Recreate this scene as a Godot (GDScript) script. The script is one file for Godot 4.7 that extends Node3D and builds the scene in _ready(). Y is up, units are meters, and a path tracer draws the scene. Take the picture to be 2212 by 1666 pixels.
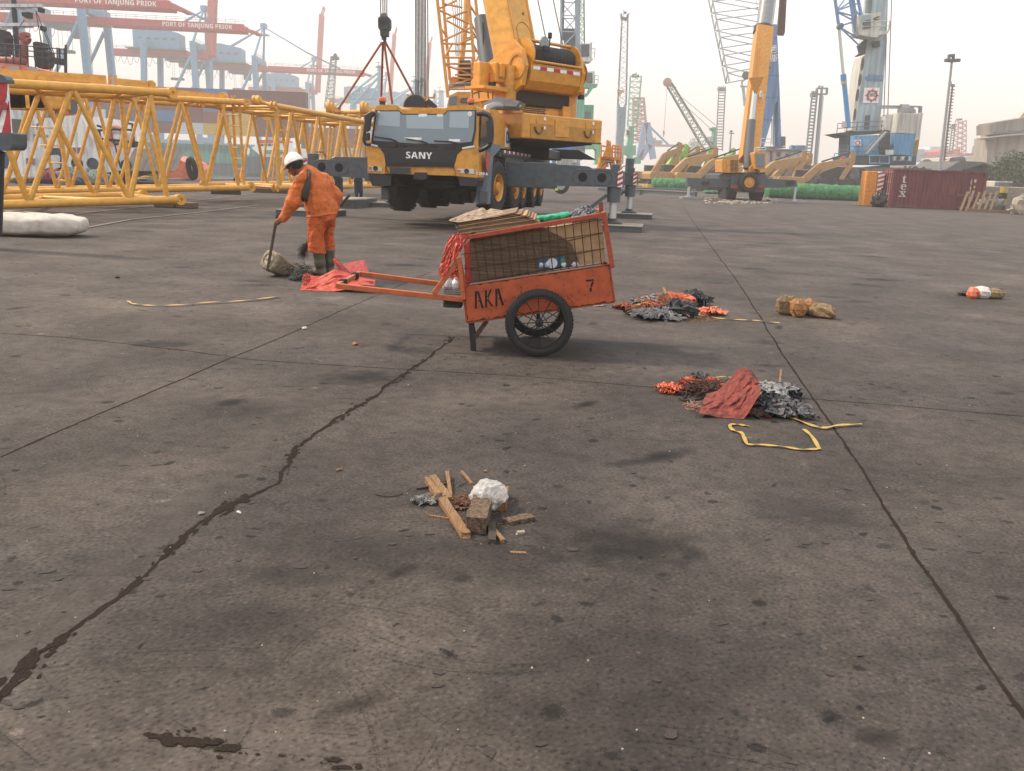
extends Node3D

const FOCAL:=1900.0
const EYE:=Vector3(0,1.4,0)
const PITCH:=13.64
const ROLL:=2.2
var cam_basis:=Basis()
var names:={}
var mats:={}
var texs:={}
var noise:=FastNoiseLite.new()
var rng:=RandomNumberGenerator.new()
# sketch sheets of the place: offset and scale into one common drawing 2212 wide
const SHEET:={
	"D": [0.0,0.0,1.0],"R1": [0.0,0.0,0.2451],"R2": [0.0,189.8,0.2451],"R3": [488.0,0.0,0.2451],"R4": [704.8,0.0,0.2696],
	"R5": [677.7,189.8,0.3064],"R6": [1192.8,0.0,0.2278],"R7": [1518.0,0.0,0.2604],"R8": [1832.6,108.4,0.2278],
	"S1": [542.2,309.0,0.2115],"S2": [623.5,433.8,0.3309],"S3": [921.7,433.8,0.2017],"S4": [1301.3,596.4,0.3922],
	"S5": [1388.0,759.0,0.2304],"S6": [813.3,986.8,0.1961],"S7": [0.0,379.5,0.3905],"S8": [0.0,976.0,0.4139],
	"T1": [1301.3,650.6,0.6093],"T2": [1274.2,271.1,0.1838],"T3": [1789.0,298.2,0.1912],"T4": [0.0,0.0,0.13016],
	"T5": [0.0,135.6,0.1716],"T6": [677.8,325.3,0.09766],"T7": [948.9,0.0,0.15625],"T8": [1165.7,244.0,0.1471],
	"V1": [1762.1,0.0,0.2278],"V2": [1328.4,298.2,0.1471],"V3": [0.0,206.0,0.11065],"V4": [1214.5,0.0,0.2082],"V5": [422.9,97.6,0.18877],
}

class MB:
	var v:=PackedVector3Array()
	var n:=PackedVector3Array()
	var c:=PackedColorArray()
	var t:=Transform3D()
	var tint:=Color.WHITE
	var tinted:=false

	func tri3(a: Vector3,b: Vector3,d: Vector3,na: Vector3,nb: Vector3,nd: Vector3) -> void:
		v.append(t*a); v.append(t*d); v.append(t*b)
		n.append((t.basis*na).normalized()); n.append((t.basis*nd).normalized()); n.append((t.basis*nb).normalized())
		if tinted:
			c.append(tint); c.append(tint); c.append(tint)

	func tri(a: Vector3,b: Vector3,d: Vector3) -> void:
		var m:=(b-a).cross(d-a).normalized()
		tri3(a,b,d,m,m,m)

	func quad(a: Vector3,b: Vector3,d: Vector3,e: Vector3) -> void:
		tri(a,b,d)
		tri(a,d,e)

	func tri_out(a: Vector3,b: Vector3,d: Vector3,out: Vector3) -> void:
		if (b-a).cross(d-a).dot(out)<0.0:
			tri(a,d,b)
		else:
			tri(a,b,d)

	func quad_out(a: Vector3,b: Vector3,d: Vector3,e: Vector3,out: Vector3) -> void:
		if (b-a).cross(d-a).dot(out)<0.0:
			quad(a,e,d,b)
		else:
			quad(a,b,d,e)

	func box(at: Vector3,size: Vector3,bevel := 0.0,B := Basis()) -> void:
		var h:=size*0.5
		var b:=minf(bevel,minf(h.x,minf(h.y,h.z))*0.6)
		for k in 3:
			var u:=(k+1) % 3
			var w:=(k+2) % 3
			for s in [-1.0,1.0]:
				var p:=[]
				for q in [[-1,-1],[1,-1],[1,1],[-1,1]]:
					var r:=Vector3()
					r[k]=h[k]*s
					r[u]=(h[u]-b)*q[0]
					r[w]=(h[w]-b)*q[1]
					p.append(at+B*r)
				if s>0:
					quad(p[0],p[1],p[2],p[3])
				else:
					quad(p[3],p[2],p[1],p[0])
		if b<=0.0:
			return
		for k in 3:
			var u:=(k+1) % 3
			var w:=(k+2) % 3
			for su in [-1.0,1.0]:
				for sw in [-1.0,1.0]:
					var p:=[]
					for q in [[-1,0],[1,0],[1,1],[-1,1]]:
						var r:=Vector3()
						r[k]=(h[k]-b)*q[0]
						r[u]=(h[u]-(b if q[1]==1 else 0.0))*su
						r[w]=(h[w]-(b if q[1]==0 else 0.0))*sw
						p.append(at+B*r)
					var out:=Vector3()
					out[u]=su
					out[w]=sw
					quad_out(p[0],p[1],p[2],p[3],B*out)
		for sx in [-1.0,1.0]:
			for sy in [-1.0,1.0]:
				for sz in [-1.0,1.0]:
					var s:=Vector3(sx,sy,sz)
					var i:=h-Vector3(b,b,b)
					tri_out(at+B*(s*Vector3(h.x,i.y,i.z)),at+B*(s*Vector3(i.x,h.y,i.z)),at+B*(s*Vector3(i.x,i.y,h.z)),B*s)

	func bar(a: Vector3,b: Vector3,w: float,h: float,up := Vector3.UP,bevel := 0.0) -> void:
		var z:=(b-a).normalized()
		if absf(z.dot(up))>0.98:
			up=Vector3.BACK if absf(z.z)<0.9 else Vector3.RIGHT
		var x:=up.cross(z).normalized()
		box((a+b)*0.5,Vector3(w,h,a.distance_to(b)),bevel,Basis(x,z.cross(x),z))

	func tube(a: Vector3,b: Vector3,r0: float,r1 := -1.0,seg := 10,cap := true) -> void:
		if r1<0.0:
			r1=r0
		var z:=(b-a).normalized()
		var x:=(Vector3.UP if absf(z.y)<0.9 else Vector3.RIGHT).cross(z).normalized()
		var y:=z.cross(x)
		for i in seg:
			var p:=TAU*i/seg
			var q:=TAU*(i+1)/seg
			var m0:=x*cos(p)+y*sin(p)
			var m1:=x*cos(q)+y*sin(q)
			tri3(a+m0*r0,a+m1*r0,b+m1*r1,m0,m1,m1)
			tri3(a+m0*r0,b+m1*r1,b+m0*r1,m0,m1,m0)
			if cap:
				if r0>0.0:
					tri(a,a+m1*r0,a+m0*r0)
				if r1>0.0:
					tri(b,b+m0*r1,b+m1*r1)

	func path(pts: Array,r: float,seg := 6) -> void:
		var ring:=[]
		var x:=Vector3.ZERO
		for i in pts.size():
			var z: Vector3=(pts[mini(i+1,pts.size()-1)]-pts[maxi(i-1,0)]).normalized()
			if i==0:
				x=(Vector3.UP if absf(z.y)<0.9 else Vector3.RIGHT).cross(z).normalized()
			else:
				x=(x-z*x.dot(z)).normalized()
			var y:=z.cross(x)
			var row:=[]
			for k in seg:
				row.append(x*cos(TAU*k/seg)+y*sin(TAU*k/seg))
			ring.append(row)
		for i in pts.size()-1:
			for k in seg:
				var l:=(k+1) % seg
				var a: Vector3=ring[i][k]
				var b: Vector3=ring[i][l]
				var d: Vector3=ring[i+1][l]
				var e: Vector3=ring[i+1][k]
				tri3(pts[i]+a*r,pts[i]+b*r,pts[i+1]+d*r,a,b,d)
				tri3(pts[i]+a*r,pts[i+1]+d*r,pts[i+1]+e*r,a,d,e)
		for k in seg:
			var l:=(k+1) % seg
			tri(pts[0],pts[0]+ring[0][l]*r,pts[0]+ring[0][k]*r)
			var e: int=pts.size()-1
			tri(pts[e],pts[e]+ring[e][k]*r,pts[e]+ring[e][l]*r)

	# profile of (radius,along) turned about the line from a towards axis
	func lathe(a: Vector3,axis: Vector3,profile: Array,seg := 16) -> void:
		var z:=axis.normalized()
		var x:=(Vector3.UP if absf(z.y)<0.9 else Vector3.RIGHT).cross(z).normalized()
		var y:=z.cross(x)
		for j in profile.size()-1:
			var p: Vector2=profile[j]
			var q: Vector2=profile[j+1]
			var dn:=Vector2(q.y-p.y,p.x-q.x).normalized()
			for i in seg:
				var m0:=x*cos(TAU*i/seg)+y*sin(TAU*i/seg)
				var m1:=x*cos(TAU*(i+1)/seg)+y*sin(TAU*(i+1)/seg)
				var n0:=m0*dn.x+z*dn.y
				var n1:=m1*dn.x+z*dn.y
				if p.x>0.0:
					tri3(a+m0*p.x+z*p.y,a+m1*p.x+z*p.y,a+m1*q.x+z*q.y,n0,n1,n1)
				if q.x>0.0:
					tri3(a+m0*p.x+z*p.y,a+m1*q.x+z*q.y,a+m0*q.x+z*q.y,n0,n1,n0)

	# a flat outline in the plane (o,x,y),thick along x cross y
	func prism(poly: Array,o: Vector3,x: Vector3,y: Vector3,thick: float) -> void:
		var pl:=PackedVector2Array(poly)
		if Geometry2D.is_polygon_clockwise(pl):
			pl.reverse()
		if thick<0.0:
			o+=x.cross(y).normalized()*thick
			thick=-thick
		var z:=x.cross(y).normalized()*thick
		var idx:=Geometry2D.triangulate_polygon(pl)
		var p:=[]
		for q in pl:
			p.append(o+x*q.x+y*q.y)
		for i in range(0,idx.size(),3):
			tri_out(p[idx[i]],p[idx[i+1]],p[idx[i+2]],-z)
			tri_out(p[idx[i]]+z,p[idx[i+1]]+z,p[idx[i+2]]+z,z)
		var cnt:=p.size()
		for i in cnt:
			var a: Vector3=p[i]
			var b: Vector3=p[(i+1) % cnt]
			quad(a,b,b+z,a+z)

	# rows of points as one smooth sheet
	func sheet(rows: Array,round_ := false) -> void:
		var m: int=rows.size()
		var k: int=rows[0].size()
		var nn:=[]
		for i in m:
			var r:=[]
			for j in k:
				var j0:=(j-1+k) % k if round_ else maxi(j-1,0)
				var j1:=(j+1) % k if round_ else mini(j+1,k-1)
				var du: Vector3=rows[i][j1]-rows[i][j0]
				var dv: Vector3=rows[mini(i+1,m-1)][j]-rows[maxi(i-1,0)][j]
				var w:=du.cross(dv)
				r.append(w.normalized() if w.length()>1e-12 else Vector3.UP)
			nn.append(r)
		for i in m-1:
			for j in (k if round_ else k-1):
				var l:=(j+1) % k
				tri3(rows[i][j],rows[i][l],rows[i+1][l],nn[i][j],nn[i][l],nn[i+1][l])
				tri3(rows[i][j],rows[i+1][l],rows[i+1][j],nn[i][j],nn[i+1][l],nn[i+1][j])

	func mesh() -> ArrayMesh:
		var arr:=[]
		arr.resize(Mesh.ARRAY_MAX)
		arr[Mesh.ARRAY_VERTEX]=v
		arr[Mesh.ARRAY_NORMAL]=n
		if tinted:
			arr[Mesh.ARRAY_COLOR]=c
		var am:=ArrayMesh.new()
		am.add_surface_from_arrays(Mesh.PRIMITIVE_TRIANGLES,arr)
		return am

# ---------- placing ----------
func sheet_point(view: String,x: float,y: float) -> Vector2:
	var s=SHEET[view]
	return Vector2(s[0]+s[2]*x,s[1]+s[2]*y)

# the point of the place that the sketch shows there,d metres north of the photographer
func at(view: String,x: float,y: float,d: float) -> Vector3:
	var q:=sheet_point(view,x,y)
	var r:=cam_basis*Vector3((q.x-1106.0)/FOCAL,(833.0-q.y)/FOCAL,-1.0)
	return EYE+r*(d/-r.z)

func on_ground(view: String,x: float,y: float,h := 0.0) -> Vector3:
	var q:=sheet_point(view,x,y)
	var r:=cam_basis*Vector3((q.x-1106.0)/FOCAL,(833.0-q.y)/FOCAL,-1.0)
	return EYE+r*((EYE.y-h)/maxf(-r.y,0.0005))

func numbered(called: String) -> String:
	if not names.has(called):
		names[called]=0
		return called
	names[called]+=1
	return "%s_%03d" % [called,names[called]]

func thing(called: String,label: String,category: String,where := Vector3.ZERO,turn := 0.0,group := "") -> Node3D:
	var o:=Node3D.new()
	o.name=numbered(called)
	add_child(o)
	o.position=where
	o.rotation.y=turn
	describe(o,label,category,group)
	return o

func describe(o: Node,label: String,category: String,group := "") -> void:
	o.set_meta("label",label)
	o.set_meta("category",category)
	if group != "":
		o.set_meta("group",group)

# a builder whose points are given in the world,for parts of the unturned thing o
func mb(o: Node3D = null) -> MB:
	var m:=MB.new()
	if o:
		m.t=Transform3D(o.transform.basis,o.position).affine_inverse()
	return m

func part(m: MB,called: String,mat_: Material,parent: Node3D,label := "") -> MeshInstance3D:
	var o:=MeshInstance3D.new()
	o.mesh=m.mesh()
	o.material_override=mat_
	o.name=called
	parent.add_child(o,true)
	if label != "":
		o.set_meta("label",label)
	return o

func stuff(o: Node) -> Node:
	o.set_meta("kind","stuff")
	return o

# a thing that is one mesh; its points are in the world,its origin at base
func single(m: MB,called: String,mat_: Material,label: String,category: String,base := Vector3.ZERO,group := "") -> MeshInstance3D:
	for i in m.v.size():
		m.v[i]-=base
	var o:=MeshInstance3D.new()
	o.mesh=m.mesh()
	o.material_override=mat_
	o.name=numbered(called)
	add_child(o)
	o.position=base
	describe(o,label,category,group)
	return o

func structure(m: MB,called: String,mat_: Material) -> MeshInstance3D:
	var o:=MeshInstance3D.new()
	o.mesh=m.mesh()
	o.material_override=mat_
	o.name=numbered(called)
	add_child(o)
	o.set_meta("kind","structure")
	return o

func copy_of(o: Node3D,label: String,where: Vector3,turn: float,group := "") -> Node3D:
	var r: Node3D=o.duplicate()
	var base:=String(o.name)
	if base.right(4).left(1)=="_" and base.right(3).is_valid_int():
		base=base.left(-4)
	r.name=numbered(base)
	add_child(r)
	r.position=where
	r.rotation.y=turn
	r.set_meta("label",label)
	if group != "":
		r.set_meta("group",group)
	return r

# ---------- lettering ----------
func lettering(what: String,h: float,o: Node3D,mat_: Material,xf: Transform3D,called := "lettering",font:="Droid Sans",bold:=true,stretch:=1.0) -> void:
	var f:=SystemFont.new()
	f.font_names=PackedStringArray([font])
	f.font_weight=700 if bold else 400
	var tm:=TextMesh.new()
	tm.text=what
	tm.font=f
	tm.font_size=32
	tm.pixel_size=h/23.0
	tm.depth=0.012
	var mi:=MeshInstance3D.new()
	mi.mesh=tm
	mi.material_override=mat_
	mi.name=called
	mi.transform=xf.scaled_local(Vector3(stretch,1,1))
	o.add_child(mi,true)

# ---------- textures and materials ----------
func gray(key: String,size: int,freq: float,oct_: int,lo: float,hi: float,gamma := 1.0,squash := 1,kind := FastNoiseLite.TYPE_SIMPLEX_SMOOTH) -> ImageTexture:
	if texs.has(key):
		return texs[key]
	var f:=FastNoiseLite.new()
	f.seed=key.hash() % 10000
	f.noise_type=kind
	f.frequency=freq
	f.fractal_octaves=oct_
	f.fractal_gain=0.55
	var im:=f.get_seamless_image(size,size)
	im.convert(Image.FORMAT_L8)
	if squash>1:
		im.resize(size,size*squash/1,Image.INTERPOLATE_BILINEAR)
		im=im.get_region(Rect2i(0,0,size,size*squash))
		im.resize(size,size,Image.INTERPOLATE_BILINEAR)
	var d:=im.get_data()
	for i in d.size():
		d[i]=int(clampf(lo+(hi-lo)*pow(d[i]/255.0,gamma),0.0,1.0)*255.0)
	texs[key]=ImageTexture.create_from_image(Image.create_from_data(im.get_width(),im.get_height(),false,Image.FORMAT_L8,d))
	return texs[key]

# dirt that runs down: noise stretched along the height
func streaky(key: String,size: int,freq: float,lo: float,hi: float,gamma: float,along_x := false,ratio := 16) -> ImageTexture:
	if texs.has(key):
		return texs[key]
	var f:=FastNoiseLite.new()
	f.seed=key.hash() % 10000
	f.frequency=freq
	f.fractal_octaves=4
	var im:=f.get_seamless_image(size,size/ratio) if not along_x else f.get_seamless_image(size/ratio,size)
	im.convert(Image.FORMAT_L8)
	im.resize(size,size,Image.INTERPOLATE_CUBIC)
	var fine:=FastNoiseLite.new()
	fine.frequency=0.05
	var im2:=fine.get_seamless_image(size,size)
	im2.convert(Image.FORMAT_L8)
	var d:=im.get_data()
	var e:=im2.get_data()
	for i in d.size():
		d[i]=int(clampf(lo+(hi-lo)*pow((d[i]*0.75+e[i]*0.25)/255.0,gamma),0.0,1.0)*255.0)
	texs[key]=ImageTexture.create_from_image(Image.create_from_data(size,size,false,Image.FORMAT_L8,d))
	return texs[key]

func tex(kind: String) -> Texture2D:
	match kind:
		"grime": return gray("grime",512,0.012,6,0.80,1.08,0.8)
		"fine": return gray("fine",512,0.06,4,0.72,1.12,0.9)
		"patch": return gray("patch",512,0.02,5,0.45,1.2,1.0)
		"ground": return gray("ground",1024,0.02,6,0.80,1.12,1.0)
		"streak": return streaky("streak",512,0.02,0.66,1.14,0.8,false,16)
		"wood": return streaky("wood",512,0.05,0.6,1.15,1.0,false,24)
		"woodx": return streaky("woodx",512,0.05,0.55,1.2,1.0,true,24)
		"crumple": return gray("crumple",512,0.02,3,0.0,1.0,1.0,1,FastNoiseLite.TYPE_CELLULAR)
		"soft": return gray("soft",256,0.02,3,0.0,1.0)
	return null

func mat(key: String,hex := "888888",rough:=0.6,metal:=0.0,kind:="grime",scale_:=1.0,bump:="",bump_cm:=0.0) -> StandardMaterial3D:
	if mats.has(key):
		return mats[key]
	var m:=StandardMaterial3D.new()
	m.resource_name=key
	m.albedo_color=Color(hex)
	m.roughness=rough
	m.metallic=metal
	m.uv1_triplanar=true
	m.uv1_scale=Vector3.ONE*scale_
	if kind != "":
		m.albedo_texture=tex(kind)
	if bump != "":
		m.heightmap_enabled=true
		m.heightmap_texture=tex(bump)
		m.heightmap_scale=bump_cm
	mats[key]=m
	return m

func glass(key: String,hex: String,alpha: float,rough := 0.05) -> StandardMaterial3D:
	if mats.has(key):
		return mats[key]
	var m:=StandardMaterial3D.new()
	m.resource_name=key
	m.albedo_color=Color(Color(hex),alpha)
	m.transparency=BaseMaterial3D.TRANSPARENCY_ALPHA
	m.roughness=rough
	mats[key]=m
	return m

# ---------- odd shapes ----------
func lump(m: MB,c: Vector3,r: Vector3,seed_: int,rough := 0.35,freq := 2.2,flat := false,seg := 18,turn := 0.0) -> void:
	noise.seed=seed_
	noise.frequency=freq
	var rows:=[]
	var B:=Basis(Vector3.UP,turn)
	for i in seg/2+1:
		var th:=PI*i/(seg/2)
		var row:=[]
		for j in seg:
			var ph:=-TAU*j/seg
			var d:=Vector3(sin(th)*cos(ph),cos(th),sin(th)*sin(ph))
			var k:=1.0+rough*(noise.get_noise_3dv(d)+0.55*absf(noise.get_noise_3dv(d*1.9+Vector3(7,3,1)))+0.22*(0.3-absf(noise.get_noise_3dv(d*3.4)))-0.15)
			if i==0 or i==seg/2:
				k=1.0+rough*noise.get_noise_3dv(Vector3(0,d.y,0)*1.3)
			row.append(c+B*(d*k*r))
		rows.append(row)
	if flat:
		for i in rows.size()-1:
			for j in seg:
				var l:=(j+1) % seg
				m.tri_out(rows[i][j],rows[i][l],rows[i+1][l],rows[i][j]-c)
				m.tri_out(rows[i][j],rows[i+1][l],rows[i+1][j],rows[i][j]-c)
	else:
		m.sheet(rows,true)

# a piece of cloth or foil: outline in metres,heights folded by noise; the edge stays near the ground where drop says so
func cloth(m: MB,c: Vector3,ax: Vector3,ay: Vector3,hgt: float,seed_: int,folds := 3.0,res := 22,ragged := 0.15,peak := Vector2(0.5,0.5)) -> void:
	noise.seed=seed_
	noise.frequency=1.0
	var rows:=[]
	for i in res:
		var row:=[]
		for j in res:
			var u:=float(j)/(res-1)
			var w:=float(i)/(res-1)
			var e:=1.0+ragged*noise.get_noise_2d(atan2(w-0.5,u-0.5)*3.0,seed_*0.37)
			var p:=c+ax*((u-0.5)*e)+ay*((w-0.5)*e)
			var q:=1.0-clampf(Vector2(u,w).distance_to(peak)*1.5,0.0,1.0)
			var f:=(0.5-absf(noise.get_noise_2d(u*folds,w*folds*0.6))*1.3)*0.8+absf(noise.get_noise_2d(u*folds*2.2+9.0,w*folds*1.8))*0.5
			p.y+=hgt*(q*0.75+f*0.9)
			p+=ax.normalized()*(noise.get_noise_2d(u*folds*2.0+40.0,w*folds*2.0)*hgt*0.7)
			row.append(p)
		rows.append(row)
	m.sheet(rows)

func ribbon(m: MB,pts: Array,w: float,twist := 0.0) -> void:
	var rows:=[]
	for i in pts.size():
		var z: Vector3=(pts[mini(i+1,pts.size()-1)]-pts[maxi(i-1,0)]).normalized()
		var x:=Vector3.UP.cross(z).normalized()
		x=x.rotated(z,twist*sin(i*0.9))
		rows.append([pts[i]+x*w*0.5,pts[i]-x*w*0.5])
	m.sheet(rows)
	var low:=[]
	for r in rows:
		low.append([r[1]-Vector3(0,0.0015,0),r[0]-Vector3(0,0.0015,0)])
	m.sheet(low)

func curve(pts: Array,per := 6) -> Array:
	var cv:=Curve3D.new()
	for i in pts.size():
		var tg: Vector3=(pts[mini(i+1,pts.size()-1)]-pts[maxi(i-1,0)])/6.0
		cv.add_point(pts[i],-tg,tg)
	var out:=[]
	for i in (pts.size()-1)*per+1:
		out.append(cv.samplef(float(i)/per))
	return out

# one skin over bones [a,b,ra,rb],meshed as surface nets
func skin(m: MB,bones: Array,k: float,cell: float,planes := [],wrinkle := 0.0,wfreq := 9.0,wstretch := Vector3(1,0.5,1)) -> void:
	var lo:=Vector3.INF
	var hi:=-Vector3.INF
	for b in bones:
		var r: float=maxf(b[2],b[3])
		for p in [b[0],b[1]]:
			lo=lo.min(p-Vector3.ONE*(r+4*cell))
			hi=hi.max(p+Vector3.ONE*(r+4*cell))
	var dim:=Vector3i(((hi-lo)/cell).ceil())+Vector3i.ONE
	var sy:=dim.x
	var sz:=dim.x*dim.y
	var f:=PackedFloat32Array()
	f.resize(sz*dim.z)
	f.fill(1.0)
	for b in bones:
		var a: Vector3=b[0]
		var ab: Vector3=b[1]-a
		var l2:=maxf(ab.length_squared(),1e-9)
		var ra: float=b[2]
		var rb: float=b[3]
		var pad:=Vector3.ONE*(maxf(ra,rb)+k+3*cell)
		var i0:=Vector3i(((a.min(b[1])-pad-lo)/cell).floor()).clamp(Vector3i.ZERO,dim-Vector3i.ONE)
		var i1:=Vector3i(((a.max(b[1])+pad-lo)/cell).ceil()).clamp(Vector3i.ZERO,dim-Vector3i.ONE)
		for z in range(i0.z,i1.z+1):
			for y in range(i0.y,i1.y+1):
				var row:=z*sz+y*sy
				for x in range(i0.x,i1.x+1):
					var p:=lo+Vector3(x,y,z)*cell
					var h:=clampf((p-a).dot(ab)/l2,0.0,1.0)
					var d:=p.distance_to(a+ab*h)-(ra+(rb-ra)*h)
					var o:=f[row+x]
					var e:=maxf(k-absf(o-d),0.0)/k
					f[row+x]=minf(o,d)-e*e*k*0.25
	noise.seed=5
	noise.frequency=wfreq
	for z in dim.z:
		for y in dim.y:
			for x in dim.x:
				var i:=z*sz+y*sy+x
				if f[i]<0.05 and f[i]>-0.05:
					var p:=lo+Vector3(x,y,z)*cell
					if wrinkle>0.0:
						f[i]+=wrinkle*(absf(noise.get_noise_3dv(p*wstretch))*2.0-0.5)
				if planes.size() and f[i]<0.2:
					var p:=lo+Vector3(x,y,z)*cell
					for q in planes:
						f[i]=maxf(f[i],(p-q[0]).dot(q[1]))
	var vid:={}
	var vs:=PackedVector3Array()
	var offs:=[0,1,sy,sy+1,sz,sz+1,sz+sy,sz+sy+1]
	var edges:=[[0,1],[2,3],[4,5],[6,7],[0,2],[1,3],[4,6],[5,7],[0,4],[1,5],[2,6],[3,7]]
	for z in dim.z-1:
		for y in dim.y-1:
			for x in dim.x-1:
				var i:=z*sz+y*sy+x
				var s:=0
				for o in 8:
					if f[i+offs[o]]<0.0:
						s+=1
				if s==0 or s==8:
					continue
				var acc:=Vector3.ZERO
				var cnt:=0
				for e in edges:
					var fa:=f[i+offs[e[0]]]
					var fb:=f[i+offs[e[1]]]
					if (fa<0.0) != (fb<0.0):
						var w:=fa/(fa-fb)
						var pa:=Vector3(e[0] & 1,(e[0] >> 1) & 1,e[0] >> 2)
						var pb:=Vector3(e[1] & 1,(e[1] >> 1) & 1,e[1] >> 2)
						acc+=pa.lerp(pb,w)
						cnt+=1
				vid[i]=vs.size()
				vs.append(lo+(Vector3(x,y,z)+acc/cnt)*cell)
	var quads:=[]
	for i in vid:
		for ax in 3:
			var st: int=[1,sy,sz][ax]
			var u: int=[sy,sz,1][ax]
			var w: int=[sz,1,sy][ax]
			var fa:=f[i]
			var fb:=f[i+st]
			if (fa<0.0)==(fb<0.0):
				continue
			if not (vid.has(i-u) and vid.has(i-w) and vid.has(i-u-w)):
				continue
			var q:=[vid[i-u-w],vid[i-w],vid[i],vid[i-u]]
			if fa>=0.0:
				q.reverse()
			quads.append(q)
	var ns:=PackedVector3Array()
	ns.resize(vs.size())
	for q in quads:
		var w: Vector3=(vs[q[2]]-vs[q[0]]).cross(vs[q[3]]-vs[q[1]])
		for j in q:
			ns[j]+=w
	for q in quads:
		m.tri3(vs[q[0]],vs[q[1]],vs[q[2]],ns[q[0]],ns[q[1]],ns[q[2]])
		m.tri3(vs[q[0]],vs[q[2]],vs[q[3]],ns[q[0]],ns[q[2]],ns[q[3]])

# a four-sided lattice mast from a to b; side x is along ex,the other along ey
func lattice(o: Node3D,a: Vector3,b: Vector3,wa: Vector2,wb: Vector2,ex: Vector3,ey: Vector3,panels: int,rc: float,rl: float,chord: Material,lace: Material,rungs := true) -> void:
	var m:=mb(o)
	var corner:=func(h: float,i: int) -> Vector3:
		var w:=wa.lerp(wb,h)
		return a.lerp(b,h)+ex*(w.x*0.5*[-1,1,1,-1][i])+ey*(w.y*0.5*[-1,-1,1,1][i])
	for i in 4:
		var ch:=mb(o)
		ch.tube(corner.call(0.0,i),corner.call(1.0,i),rc,rc,6)
		part(ch,"chord",chord,o)
	for p in panels:
		var h0:=float(p)/panels
		var h1:=float(p+1)/panels
		for i in 4:
			var j:=(i+1) % 4
			if (p+i) % 2==0:
				m.tube(corner.call(h0,i),corner.call(h1,j),rl,rl,5,false)
			else:
				m.tube(corner.call(h0,j),corner.call(h1,i),rl,rl,5,false)
			if rungs:
				m.tube(corner.call(h1,i),corner.call(h1,j),rl,rl,5,false)
	stuff(part(m,"lacing",lace,o))

func railing(m: MB,pts: Array,h := 1.0,r := 0.03,step := 1.5) -> void:
	for i in pts.size()-1:
		var a: Vector3=pts[i]
		var b: Vector3=pts[i+1]
		var c:=maxi(1,int(a.distance_to(b)/step))
		for k in c+1:
			var p:=a.lerp(b,float(k)/c)
			m.tube(p,p+Vector3(0,h,0),r,r,4,false)
		for hh in [h,h*0.5]:
			m.tube(a+Vector3(0,hh,0),b+Vector3(0,hh,0),r,r,4,false)

func _ready() -> void:
	rng.seed=20261016
	cam_basis=Basis.from_euler(Vector3(deg_to_rad(-PITCH),0.0,deg_to_rad(ROLL)))
	var cam:=Camera3D.new()
	cam.name="camera"
	cam.transform=Transform3D(cam_basis,EYE)
	cam.fov=rad_to_deg(2.0*atan(833.0/FOCAL))
	cam.near=0.1
	cam.far=6000.0
	add_child(cam)
	cam.current=true

	var sky_mat:=ProceduralSkyMaterial.new()
	sky_mat.sky_top_color=Color(0.90,0.915,0.95)
	sky_mat.sky_horizon_color=Color(0.945,0.91,0.88)
	sky_mat.sky_curve=0.25
	sky_mat.ground_bottom_color=Color(0.45,0.42,0.40)
	sky_mat.ground_horizon_color=Color(0.93,0.90,0.87)
	sky_mat.sun_angle_max=70.0
	sky_mat.sun_curve=0.35
	var sky:=Sky.new()
	sky.sky_material=sky_mat
	var env:=Environment.new()
	env.background_mode=Environment.BG_SKY
	env.sky=sky
	env.background_energy_multiplier=1.45
	env.tonemap_mode=Environment.TONE_MAPPER_LINEAR
	env.tonemap_exposure=1.25
	env.sdfgi_enabled=true
	env.ssao_enabled=true
	env.ssil_enabled=true
	env.fog_enabled=true
	env.fog_light_color=Color(1.0,0.985,0.965)
	env.fog_density=0.0013
	var we:=WorldEnvironment.new()
	we.name="world_environment"
	we.environment=env
	add_child(we)

	var sun:=DirectionalLight3D.new()
	sun.name="sun"
	sun.light_color=Color(1.0,0.93,0.84)
	sun.light_energy=1.25
	sun.light_angular_distance=6.0
	sun.shadow_enabled=true
	add_child(sun)
	sun.look_at_from_position(Vector3.ZERO,Vector3(0.72,-0.78,0.18),Vector3.UP)

	build_ground()
	build_joints()
	build_far_harbour()
	build_harbour_cranes()
	build_right_harbour()
	build_boom_sections()
	build_rough_terrain()
	build_mobile_crane()
	build_cart()
	build_sweeper()
	build_litter()

# ---------- the yard ----------
func quay_x(z: float) -> float:
	return -27.0-(z+30.0)*0.115

func blob(p: Vector3,c: Vector3,rx: float,rz: float,turn := 0.0) -> float:
	var d:=(p-c).rotated(Vector3.UP,turn)
	var q:=Vector2(d.x/rx,d.z/rz).length()+0.45*noise.get_noise_2d(p.x*5.0,p.z*5.0)
	return smoothstep(1.2,0.35,q)

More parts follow.
